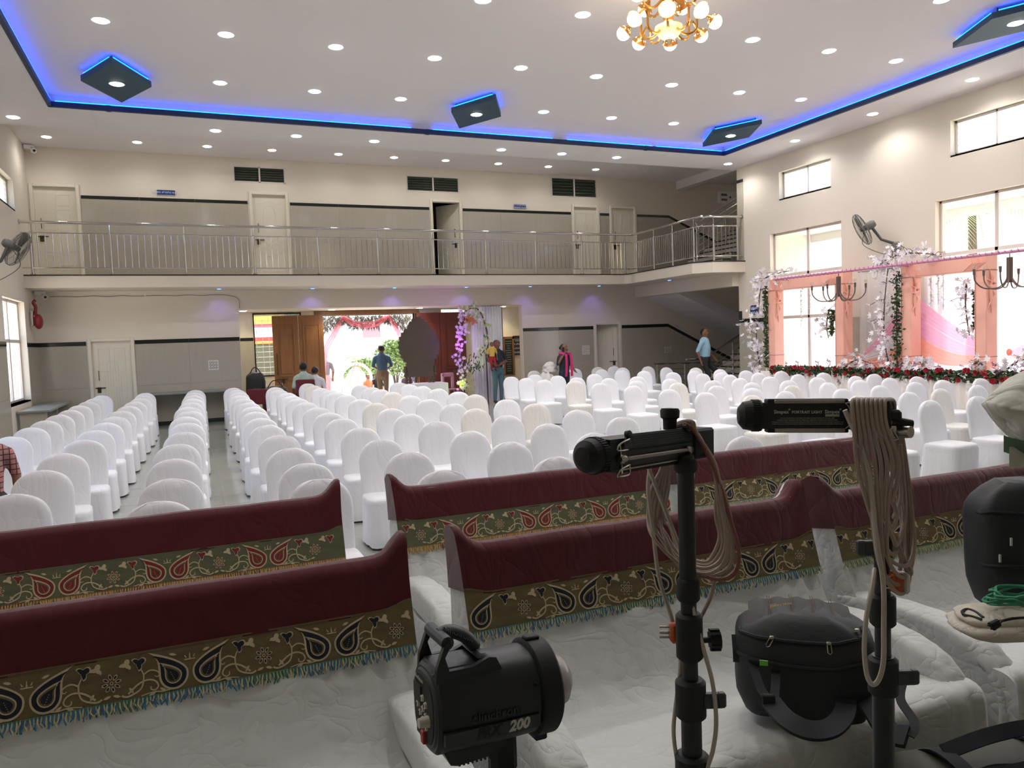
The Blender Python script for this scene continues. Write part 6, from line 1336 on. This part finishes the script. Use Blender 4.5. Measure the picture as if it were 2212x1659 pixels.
b = MB(); b.tube(catmull([(-HL+.03, y, .137) for y in (-.052, 0, .052)], 4), .013, 12); b.tube(catmull([(-HL+.028, 0, .138), (-.075, 0, .142), (-.045, 0, .128), (-.02, 0, .1)], 6), [.012]+[.017]*17+[.014], 14, flat=.8); b.box((-.034, -.05, .086), (-.008, .05, .102), bev=.008); gp = b.build('grip', M['gearg'], t)
text('lettering', 'elinchrom', M['geard'], .018, basis((-.064, -.016, .139), Vector((.85, 0, -.5)), Vector((.3, .75, .55)).normalized(), Vector((.85, 0, -.5)).cross(Vector((.3, .75, .55)).normalized())), gp, .001)
SY = -.0835
b = MB(); b.prism([(-HL+.008, -.022), (.078, -.022), (.08, -.046), (-HL+.008, -.046)], lambda x, y, s: (x, SY-.003*s+.008*(1-s)-abs(y+.0)*0-.0, y)); bdn = b.build('label_band', M['gearg'], t, smooth=False)
text('lettering', '200', M['txtw'], .0285, basis((.032, SY-.0034, -.034), (1, 0, 0), (0, 0, 1), (0, -1, 0)), t, .0005, shear=.25, bold=.0012); text('lettering', 'FRX', M['geard'], .0265, basis((-.033, SY-.0034, -.0345), (1, 0, 0), (0, 0, 1), (0, -1, 0)), t, .0005, shear=.25, bold=.0012)
text('lettering', 'elinchrom', M['gearg'], .026, basis((-.012, SY-.0008, -.004), (1, 0, 0), (0, 0, 1), (0, -1, 0)), t, .0012)
b = MB(); b.prism([(-HL+.01, -.06), (-HL+.03, -.1), (-HL+.045, -.104), (-.02, -.1), (.02, -.086), (.02, -.06)], lambda x, y, s: (x, .05-.1*s, y)); b.build('base', M['gear'], t, smooth=False); b = MB()
for k in range(8): b.box((-HL+.048+.009*k, -.046, -.108), (-HL+.052+.009*k, .046, -.1))
b.build('cooling_fin', M['gear'], t, smooth=False)
b = MB(); b.lathe([(.0, .006), (.004, .005), (.005, 0)], 10, 0, frame_to((.075, -.079, .035), (0, -1, .3))); b.build('screw_hole', M['geard'], t)
st3 = thing('light_stand', 'low black stand with a tilting clamp beneath the flash head', 'stand', (fo+fx*.03).to_tuple()[:2]+(0,))
zb = fo.z-.1; b = MB(); b.box((-.028, -.02, zb-.075), (.03, .02, zb+.03), bev=.012); b.tube([(.0, 0, zb-.13), (0, 0, zb-.04)], .02, 14); b.build('clamp', M['geard'], st3, smooth=False); b = MB(); F = frame_to((.02, -.02, zb-.075), (.3, -.95, 0)); b.lathe([(.006, 0), (.006, .012), (.019, .012), (.021, .02), (.02, .03), (0, .032)], 12, 0, F); b.tube([(.02, -.03, zb-.08), (.045, -.035, zb-.09)], .008, 8); b.build('knob', M['gear'], st3)
b = MB(); b.tube([(0, 0, .1), (0, 0, zb-.12)], .0175, 16); b.build('tube', M['gear'], st3)
for k in range(3):
    a = 2*PI*k/3; b = MB(); b.tube([(.02*cos(a), .02*sin(a), .4), (.32*cos(a), .32*sin(a), .02)], .011, 8); b.build('leg', M['gear'], st3)
# ---- bags
def backpack(label, o, x, y, z, w, h, d, lean, dark, name='backpack'):
    """x right, y away, z up axes; origin at the middle of its base"""
    t = bpy.data.objects.new(name, None); COL.objects.link(t); t.matrix_world = basis(o, x, y, z); tag(t, label, 'bag')
    rings = []
    for v in [i/16 for i in range(17)]:
        k = (1-max(0, (v-.72)/.28)**2.6*.62)*(1-.12*max(0, (.18-v)/.18)); kd = (1-max(0, (v-.6)/.4)**2*.55)*(1-.15*max(0, (.2-v)/.2)); ring = []
        for j in range(40):
            th = 2*PI*j/40; c, s = cos(th), sin(th); e = .6; n_ = 1+.02*NZ(th*1.5, v*3, 3)+.012*NZ(th*5, v*6, 1)
            ring.append((w/2*k*math.copysign(abs(c)**e, c)*n_, d/2*kd*math.copysign(abs(s)**e, s)*n_+lean*v+.0, h*v+.012*NZ(c*2, s*2, v)))
        rings.append(ring)
    b = MB(); b.loft(rings); b.build('body', dark, t, angle=80); return t, rings
def ringpt(rings, v, th): r_ = rings[min(16, max(0, round(v*16)))]; return Vector(r_[round(th/(2*PI)*40) % 40])
M['stitch'] = mat('stitch', S(96, 78, 70), .7); M['topnylon'] = mat('brown_black_nylon', S(44, 40, 36), .65, bump=('fine', 150, .3, .004)); M['web'] = mat('webbing', S(24, 28, 30), .75, bump=('fine', 200, .3, .003)); M['logo'] = mat('yellow_thread', S(210, 180, 90), .6); M['tag'] = mat('green_tag', S(110, 190, 80), .6)
bx = (RH*.96-FH*.28).normalized(); by = (FH*.96+RH*.28).normalized()
bp, rg = backpack('large black backpack with silver zip pulls lying on the front sofa', at(1735, 1520, 2.86), bx, by, ZH, .48, .36, .34, .0, M['bagblack'])
def front(v, u, off=.004): th = 3*PI/2+(u)*PI*.46; i = v*16; a = ringpt(rg, math.floor(i)/16, th); c = ringpt(rg, min(16, math.floor(i)+1)/16, th); p = a.lerp(c, i-math.floor(i)); return p+Vector((0, -off, off*.4))
for v0, sag in ((.86, .05), (.66, .07)):
    b = MB(); b.tube([front(v0-sag*(1-(u/1.0)**2)+.03*u, u, .003) for u in [-1+i/12 for i in range(25)]], .007, 6); b.build('zip_track', M['web'], bp)
b = MB(); b.grid(lambda u, v: Vector((-.19+.36*u, -.04+.19*v-.05, .345+.014*sin(PI*u*5)**2*.6+.02*sin(PI*u)-.035*(1-v)**2)), 30, 6); tl = b.build('top_flap', M['topnylon'], bp, angle=80)
for x in (-.12, -.04, .035, .1): b = MB(); b.tube([(x, -.08+.18*i/6, .362+.022*sin(PI*(x+.19)/.36)-.035*(1-i/6)**2-.004) for i in range(7)], .0016, 4); b.tube([(x+.008, -.08+.18*i/6, .362+.022*sin(PI*(x+.19)/.36)-.035*(1-i/6)**2-.004) for i in range(7)], .0016, 4); b.build('stitching', M['stitch'], tl)
text('lettering', 'Jaulera Nova', M['logo'], .016, basis((-.075, .0, .372), Vector((.93, .36, .08)).normalized(), Vector((-.3, .7, .55)).normalized(), Vector((.93, .36, .08)).cross(Vector((-.3, .7, .55))).normalized()), tl, .0008, shear=.4)
for v, u, a in ((.82, -.18, .5), (.82, .14, -.1), (.66, .52, -.15), (.66, .62, -.15), (.9, .75, .2)):
    p = front(v, u, .012); b = MB(); b.box((-.008, -.006, -.005), (.008, .006, .006), bev=.002, T=Matrix.Translation(p)); R0 = Matrix.Translation(p) @ Matrix.Rotation(a, 4, 'Y'); b.tube([R0 @ Vector(q) for q in ((-.006, -.004, -.004), (-.007, -.008, -.03), (0, -.008, -.037), (.007, -.008, -.03), (.006, -.004, -.004))], .0022, 6); b.build('zip_pull', M['steelw'], bp)
def strap(t, pts, w, th, m='web', name='strap'):
    P = catmull(pts, 6); b = MB(); n = len(P)-1; rings = []
    for i, p in enumerate(P):
        d = (P[min(i+1, n)]-P[max(i-1, 0)]).normalized(); s = d.cross(Vector((0, -.5, .85))).normalized(); nn = s.cross(d); rings.append([p+s*w/2+nn*th/2, p-s*w/2+nn*th/2, p-s*w/2-nn*th/2, p+s*w/2-nn*th/2])
    b.loft(rings); return b.build(name, M[m], t, angle=50)
W2 = bp.matrix_world.inverted()
def bl_(x, y, d): return W2 @ at(x, y, d)
strap(bp, [bl_(1820, 1470, 2.78), bl_(1827, 1530, 2.62), bl_(1800, 1570, 2.5), bl_(1750, 1578, 2.46), bl_(1700, 1555, 2.5), bl_(1665, 1515, 2.6)], .065, .016, name='shoulder_strap')
strap(bp, [bl_(1665, 1515, 2.6), bl_(1645, 1490, 2.66), bl_(1632, 1455, 2.72), bl_(1625, 1420, 2.78)], .03, .004)
strap(bp, [bl_(1672, 1510, 2.6), bl_(1675, 1480, 2.66), bl_(1676, 1450, 2.72)], .03, .004)
b = MB(); b.box((-.022, -.008, -.02), (.022, .008, .02), bev=.005, T=Matrix.Translation(bl_(1660, 1512, 2.585))); b.build('buckle', M['geard'], bp); b = MB(); b.box((-.014, -.003, -.009), (.014, .002, .009), T=Matrix.Translation(bl_(1650, 1432, 2.67))); b.build('tag', M['tag'], bp, smooth=False)
strap(bp, [bl_(1850, 1480, 2.78), bl_(1885, 1530, 2.62), bl_(1920, 1580, 2.5), bl_(1960, 1592, 2.45)], .075, .018, name='shoulder_strap'); strap(bp, [bl_(1965, 1590, 2.45), bl_(1975, 1560, 2.5), bl_(1945, 1510, 2.6), bl_(1952, 1465, 2.68)], .03, .005)
strap(bp, [front(.75, -.95, .004), front(.6, -.92, .012), front(.5, -.9, .008)], .03, .004)
bp2, rg = backpack('upright black backpack leaning on the front sofa at the picture edge', at(2215, 1300, 2.8), RH, FH, ZH, .36, .44, .24, .05, M['bagblack'])
for v, u in ((.55, -.35), (.42, -.55), (.42, .1)): p = front(v, u, .006); b = MB(); b.box((-.003, -.004, -.014), (.003, .002, .014), T=Matrix.Translation(p)); b.build('reflector_tab', M['txtw'], bp2, smooth=False)
for v0 in (.78, .36): b = MB(); b.tube([front(v0, u, .003) for u in [-1+i/10 for i in range(21)]], .006, 6); b.build('zip_track', M['web'], bp2)
p = front(.12, -.85, .01); b = MB(); b.tube([p, p+Vector((.002, -.004, -.03))], .004, 6); b.build('zip_pull', M['steelw'], bp2)
# duffel
du = thing('duffel_bag', 'olive duffel bag with wide dark straps in the bottom corner of the picture', 'bag', (2.42, 1.66, 0), -.25); b = MB()
rings = []
for u in [i/20 for i in range(21)]:
    e = min(u, 1-u); k = min(1, .72+2.2*e) if e < .13 else 1; ring = []
    for j in range(30): th = 2*PI*j/30; c, s = cos(th), sin(th); n_ = 1+.03*NZ(u*6, th, 2); ring.append((-.42+.84*u, .2*k*math.copysign(abs(c)**.75, c)*n_, .2+.2*k*math.copysign(abs(s)**.75, s)*n_))
    rings.append(ring)
b.loft(rings); b.build('body', M['bagolive'], du, angle=80)
def dstrap(pts, w, name): strap(du, pts, w, .008, 'web', name)
for x in (-.2, .16): dstrap([(x, -.215, .12), (x, -.2, .3), (x, -.1, .405), (x, .05, .412), (x, .19, .32)], .055, 'web_strap')
dstrap([(-.36, -.12, .38), (-.2, -.14, .412), (0, -.14, .42), (.2, -.1, .44), (.36, -.04, .43)], .075, 'shoulder_strap'); dstrap([(-.2, .02, .42), (-.05, .0, .47), (.12, .0, .48), (.2, .02, .42)], .05, 'grab_handle')
b = MB(); b.tube([(-.34+.022*cos(q), -.125, .395+.018*sin(q)) for q in [2*PI*i/12 for i in range(12)]], .004, 6, 0, True); b.build('ring', M['steelw'], du); b = MB(); b.tube([(-.35+.035*i, -.06+.01*sin(i), .4) for i in range(21)], .005, 5); b.build('zip_track', M['web'], du)
# white cloth bundle, cables on the right sofa seat
cb = thing('cloth_bundle', 'folded off-white cloth lying on the right sofa seat under green cord', 'cloth', at(2185, 1348, 2.62)); b = MB()
def fn(u, v):
    th, ph = 2*PI*u, PI*v; s = sin(ph)**.6; return RH*(.2*math.copysign(abs(cos(th))**.6, cos(th))*s*(1+.12*NZ(th*2, v*4, 1)))+FH*(.12*math.copysign(abs(sin(th))**.6, sin(th))*s)+ZH*(.035*cos(ph)*(1+.3*NZ(th, v*3, 4)))
b.grid(fn, 40, 16); b.build('fold', mat('cream_cloth', S(206, 198, 182), .8, bump=('crease', 14, .5, .015)), cb, angle=80); b = MB(); b.grid(lambda u, v: fn(u, v)*.8+ZH*.03-RH*.02, 30, 12); b.build('fold', bpy.data.materials['cream_cloth'], cb, angle=80)
gc = thing('green_cord', 'tangled green cord on the folded cloth at the picture edge', 'cord', at(2180, 1318, 2.58)); r = random.Random(3); M['cordg'] = mat('green_cord', S(60, 150, 112), .5)
for k in range(7): pp = [Vector(RH)*(.1*cos(a+k*.5)*r.uniform(.6, 1.1)+.02)+Vector(FH)*(.06*sin(a+k*.5)*r.uniform(.6, 1))+ZH*(.02+.012*k*.5+r.uniform(-.01, .02)) for a in [2*PI*i/7 for i in range(7)]]; b = MB(); b.tube(catmull(pp, 6, True), .0042, 6, 0, True); b.build('loop', M['cordg'], gc)
bc = thing('black_lead', 'black audio lead with two plugs on the folded cloth', 'cable', at(2120, 1345, 2.5)); o0 = bc.location
b = MB(); b.tube([p-o0 for p in catmull([at(2120, 1338, 2.55), at(2100, 1332, 2.58), at(2082, 1328, 2.6), at(2079, 1320, 2.62), at(2090, 1316, 2.63), at(2108, 1322, 2.6), at(2124, 1334, 2.56)], 6)], .005, 6); b.build('loop', M['geard'], bc)
b = MB(); b.tube([p-o0 for p in catmull([at(2225, 1334, 2.48), at(2190, 1336, 2.48), at(2160, 1342, 2.47)], 6)], .0045, 6); b.tube([p-o0 for p in catmull([at(2190, 1335, 2.48), at(2165, 1341, 2.47), at(2158, 1350, 2.46)], 6)], .004, 6); b.build('lead', M['geard'], bc)
for (x0, y0, x1, y1) in ((2155, 1342, 2138, 2138 and 1350), (2158, 1348, 2145, 1357)): b = MB(); b.tube([at(x0, y0, 2.46)-o0, at(x1, y1, 2.45)-o0], .0085, 8); b.tube([at(x1, y1, 2.45)-o0, at(x1-5, y1+2, 2.45)-o0], .0025, 6); b.build('plug', M['geard'], bc)
# cloth-covered softbox at the picture edge
sb = thing('softbox', 'crumpled white cloth softbox with a painted green reflection below at the picture edge', 'studio light', at(2215, 905, 2.5)); o0 = sb.location
b = MB(); prof = [(2120, 876), (2124, 862), (2140, 842), (2168, 822), (2200, 804), (2240, 782), (2300, 770), (2360, 800), (2400, 860), (2400, 930), (2350, 985), (2290, 992), (2230, 972), (2195, 955), (2165, 928), (2140, 905)]
PP = catmull([(x, y, 0) for x, y in prof], 4, True); n = len(PP); rings = []
for q in [i/12 for i in range(13)]:
    k = math.sqrt(max(.002, 1-(2*q-1)**2))
    rings.append([at(2260+(p.x-2260)*k, 885+(p.y-885)*k, 2.5+.2*(2*q-1))-o0+Vector((1, 1, 1))*(.02*NZ(p.x*.02, p.y*.02, q*3)) for p in PP])
b.loft(rings); b.build('diffuser_cloth', mat('dirty_white_cloth', S(214, 214, 200), .85, bump=('crease', 6, .8, .04)), sb, angle=80)
b = MB(); b.grid(lambda u, v: at(2168+150*u, 940+36*v+18*sin(u*3), 2.42+.1*v)-o0, 14, 6); b.build('green_reflection', mat('green_reflection', S(96, 122, 92), .8), sb, angle=80)  # green reflection under the cloth, painted as a coloured sheet
b = MB(); b.tube([at(2262, 985, 2.5)-o0, Vector((at(2262, 985, 2.5)-o0).to_tuple()[:2]+(-o0.z+.02,))], .02, 10); b.build('pole', M['gear'], sb); b = MB(); b.grid(lambda u, v: at(2180+60*u, 965+45*v, 2.46+.06*u)-o0, 8, 6); b.build('hanging_cloth', bpy.data.materials['dirty_white_cloth'], sb, angle=80)
for k in range(3):
    a = 2*PI*k/3; c0 = at(2262, 985, 2.5)-o0; b = MB(); b.tube([Vector((c0.x, c0.y, -o0.z+.4)), Vector((c0.x+.3*cos(a), c0.y+.3*sin(a), -o0.z+.02))], .012, 6); b.build('leg', M['gear'], sb)
# ================================================================== PEOPLE
SKIN = mat('skin', S(124, 84, 62), .55); HAIR = mat('hair', S(24, 20, 18), .6); EYE = mat('eye_white', S(220, 214, 206), .3); LIP = mat('lip', S(110, 60, 52), .5)
BODIES = []
def person(label, loc, rz, shirt, pants, pose='stand', sc=1.0, arms=None, hair='short', legs=None, face=0, group=None):
    """faces -Y when rz = 0; arms = (elbow, wrist) left and right"""
    t = thing('person', label, 'person', loc, rz, group); t.scale = (sc,)*3
    hz = {'stand': .9, 'sit': .47, 'crouch': .3}[pose]; up = hz; V = Vector
    sh = up+.5; A = arms or (((-.25, .03, sh-.27), (-.24, -.06, sh-.5)), ((.25, .03, sh-.27), (.24, -.06, sh-.5)))
    LG = legs or ((((-.09, -.02, hz-.42), (-.1, .03, .07)), ((.09, -.02, hz-.42), (.1, .03, .07))) if pose == 'stand' else (((-.1, -.42, .5), (-.1, -.42, .07)), ((.1, -.42, .5), (.1, -.42, .07))))
    caps = [('p', (0, 0, up-.02), (0, 0, up+.1), .15, .14), ('s', (0, 0, up+.08), (0, -.01, up+.3), .14, .155), ('s', (0, -.01, up+.3), (0, 0, sh-.03), .155, .13), ('s', (-.13, 0, sh-.04), (.13, 0, sh-.04), .075, .075), ('k', (0, 0, sh-.02), (0, -.01, sh+.1), .055, .05), ('k', (0, -.01, sh+.17), (0, -.02, sh+.22), .085, .092), ('k', (0, -.05, sh+.11), (0, -.04, sh+.17), .05, .07), ('k', (0, -.105, sh+.15), (0, -.1, sh+.19), .018, .01), ('k', (-.09, 0, sh+.16), (-.09, 0, sh+.19), .02, .02), ('k', (.09, 0, sh+.16), (.09, 0, sh+.19), .02, .02)]
    b = MB()
    for k, (e, w) in enumerate(A):
        s0 = V((-.19 if k == 0 else .19, 0, sh-.06)); e, w = V(e), V(w); caps += [('s', s0, e, .058, .047), ('k', e, e.lerp(w, .12), .043, .042), ('k', e.lerp(w, .1), w, .042, .028)]
        d = (w-e).normalized(); sd = d.cross(V((0, 1, .2))).normalized(); c = w+d*.05; caps.append(('k', w, c, .03, .034))
        for f in range(4): q = c+sd*(.024-.016*f); b.tube([q, q+d*.05, q+d*(.075+.01*(f in (1, 2)))+V((0, -.012, 0))], [.0095, .009, .007], 6)
        b.tube([w+d*.02+sd*.025, c+sd*.05+d*.005, c+sd*.055+d*.035], [.012, .01, .008], 6)
    for k, (kn, an) in enumerate(LG):
        h0 = V((-.09 if k == 0 else .09, 0, hz)); kn, an = V(kn), V(an); caps += [('p', h0, kn, .095, .066), ('p', kn, an, .064, .045), ('b', an, an+V((0, -.16, -.035)), .045, .035)]
    bod = MB()
    for tg, p, q, r0, r1 in caps:
        p, q = V(p), V(q); bod.tube([p.lerp(q, i/3) for i in range(4)], [r0+(r1-r0)*i/3 for i in range(4)], 12); bod.sph(p, r0, 12, 8); bod.sph(q, r1, 12, 8)
    o = bod.build('body', [SKIN, shirt, pants, HAIR], t); md = o.modifiers.new('r', 'REMESH'); md.mode = 'VOXEL'; md.voxel_size = .018; sm_ = o.modifiers.new('s', 'SMOOTH'); sm_.factor = .5; sm_.iterations = 4
    BODIES.append((o, caps)); b.build('hands', SKIN, t)
    hb = MB(); hb.sph((0, .005, sh+.215), .1, 16, 12, sc=(.93, 1.02, .98)); vs = hb.v; keep = [i for i, p in enumerate(vs) if p[2] > sh+.235 or p[1] > .0]; ks = set(keep); hb.f = [f for f in hb.f if all(i in ks for i in f)]; hb.m = [0]*len(hb.f)
    if hair == 'bun': hb.sph((0, .11, sh+.2), .05, 10, 8)
    if hair == 'long': hb.tube([(0, .06, sh+.25), (0, .1, sh+.05), (0, .12, sh-.2)], [.09, .1, .06], 10)
    hb.build('hair', HAIR, t)
    eb = MB()
    for x in (-.033, .033): eb.sph((x, -.101, sh+.2), .011, 8, 6)
    ey = eb.build('eyes', EYE, t); pb = MB()
    for x in (-.033, .033): pb.sph((x, -.11, sh+.2), .006, 6, 5); pb.tube([(x-.02, -.108, sh+.22), (x+.02, -.108, sh+.222)], .004, 5)
    pb.build('pupils', HAIR, ey); mb_ = MB(); mb_.tube([(-.022, -.096, sh+.125), (0, -.1, sh+.122), (.022, -.096, sh+.125)], .006, 6); mb_.build('mouth', LIP, t); return t, sh
def finish_bodies():
    dg = bpy.context.evaluated_depsgraph_get(); new = [bpy.data.meshes.new_from_object(o.evaluated_get(dg)) for o, c in BODIES]
    for (o, caps), me in zip(BODIES, new):
        o.modifiers.clear(); o.data = me; cs = [(tg, Vector(p), Vector(q), r0, r1) for tg, p, q, r0, r1 in caps]; ix = {'k': 0, 's': 1, 'p': 2, 'b': 3}; mi = []
        for f in me.polygons:
            c = f.center; best = (9, 0)
            for tg, p, q, r0, r1 in cs:
                d = q-p; u = min(1, max(0, (c-p).dot(d)/max(1e-9, d.length_squared))); e = (c-p-d*u).length-(r0+(r1-r0)*u)
                if e < best[0]: best = (e, ix[tg])
            mi.append(best[1])
        me.polygons.foreach_set('material_index', mi); me.polygons.foreach_set('use_smooth', [True]*len(mi))
C_ = lambda n, r, g, b: mat(n, S(r, g, b), .8)
sky_, navy_, blk = C_('shirt_sky', 150, 186, 206), C_('shirt_navy', 40, 44, 58), C_('trouser_black', 28, 30, 28)
person('man in a light blue shirt and dark trousers stepping onto the stairs', (12.62, 16.75, .17), .5, sky_, blk, legs=(((-.1, -.15, .5), (-.1, .1, .09)), ((.12, -.3, .55), (.14, -.34, .15))), arms=(((-.26, .08, 1.13), (-.24, .0, .88)), ((.27, .06, 1.14), (.33, -.1, .95))), sc=1.02)
w, sh = person('woman in navy with a pink scarf talking on a phone beside the covered chairs', (9.25, 18.35, 0), .35, navy_, navy_, hair='bun', sc=.96, arms=(((-.27, -.02, 1.16), (-.1, -.14, 1.46)), ((.26, .0, 1.14), (.2, -.2, .98))))
b = MB()
for s in (-1, 1): b.grid(lambda u, v: (s*(.05+.09*u+.02*v), -.17-.015*sin(u*14)-.02*sin(PI*v), sh+.03-.62*v), 10, 12)
b.tube([(-.1, -.15, sh+.02), (-.09, .06, sh+.06), (.09, .06, sh+.06), (.1, -.15, sh+.02)], .045, 8); b.build('scarf', C_('scarf_pink', 214, 62, 130), w)
b = MB(); b.box((-.115, -.13, sh+.1), (-.1, -.05, sh+.22), bev=.004); b.build('phone', M['black'], w)
person('man in a dark polo and blue jeans carrying a small child', (8.05, 20.15, 0), .1, navy_, C_('jeans', 84, 112, 124), sc=1.06, arms=(((-.3, -.02, 1.17), (-.22, -.22, 1.08)), ((.28, .02, 1.14), (-.05, -.24, 1.05))))
person('small child in a yellow shirt and red shorts held by the man in jeans', (7.83, 19.98, .82), -.1, C_('shirt_yellow', 210, 180, 80), C_('shorts_red', 150, 30, 36), sc=.55, legs=(((-.1, -.2, .62), (-.1, -.18, .3)), ((.1, -.2, .62), (.1, -.18, .3))))
person('man in a blue jacket and brown trousers standing with his back turned in the doorway', (5.25, 22.3, 0), PI-.4, C_('jacket_blue', 56, 78, 104), C_('trouser_brown', 112, 88, 68), sc=1.05, arms=(((-.26, -.02, 1.12), (-.1, -.2, 1.0)), ((.26, -.02, 1.12), (.1, -.2, 1.0))))
person('person in a grey shirt and pink trousers half hidden behind the teak door', (3.75, 23.3, 0), PI, C_('shirt_grey', 142, 138, 150), C_('trouser_pink', 226, 176, 190), sc=.95)
person('boy in a pale green shirt sitting with his back turned by the teak doors', (2.78, 20.75, .0), PI, C_('shirt_mint', 176, 198, 188), blk, pose='sit', sc=1.1)
person('boy in a white shirt leaning beside the boy in pale green', (3.1, 20.9, .0), PI-.4, C_('shirt_white', 220, 220, 226), blk, pose='sit', sc=1.0)
person('person in an orange top sitting outside beyond the doorway', (5.3, 24.6, -.06), .5, C_('top_orange', 226, 120, 84), blk, pose='sit', sc=.72); person('person in a black veil sitting outside beyond the doorway', (5.65, 24.8, -.06), PI, blk, blk, pose='sit', sc=.74, hair='long')
person('person in dark clothes sitting outside, next to the brown backboard', (6.6, 24.6, -.06), PI, C_('top_plum', 70, 46, 66), blk, pose='sit', sc=.74); person('second person sitting outside, closer to the brown backboard', (6.98, 24.7, -.06), PI, C_('top_slate', 80, 84, 98), blk, pose='sit', sc=.78)
ck = C_('check_shirt', 184, 120, 118); nt = ck.node_tree; tc = nt.nodes.new('ShaderNodeTexCoord'); br = nt.nodes.new('ShaderNodeTexBrick'); br.offset = 0; br.inputs['Scale'].default_value = 1; br.inputs['Brick Width'].default_value = .05; br.inputs['Row Height'].default_value = .05; br.inputs['Mortar Size'].default_value = .005
br.inputs['Color1'].default_value = S(190, 118, 118); br.inputs['Color2'].default_value = S(150, 126, 118); br.inputs['Mortar'].default_value = S(84, 30, 40); mp = nt.nodes.new('ShaderNodeMapping'); mp.inputs['Rotation'].default_value = (PI/2, 0, 0); nt.links.new(tc.outputs['Object'], mp.inputs[0]); nt.links.new(mp.outputs[0], br.inputs['Vector']); nt.links.new(br.outputs[0], nt.nodes['Principled BSDF'].inputs['Base Color'])
person('seated person in a red checked shirt cut by the left picture edge', (-1.82, 8.5, 0), .3, ck, blk, pose='sit', sc=1.02)
finish_bodies(); convert_text()
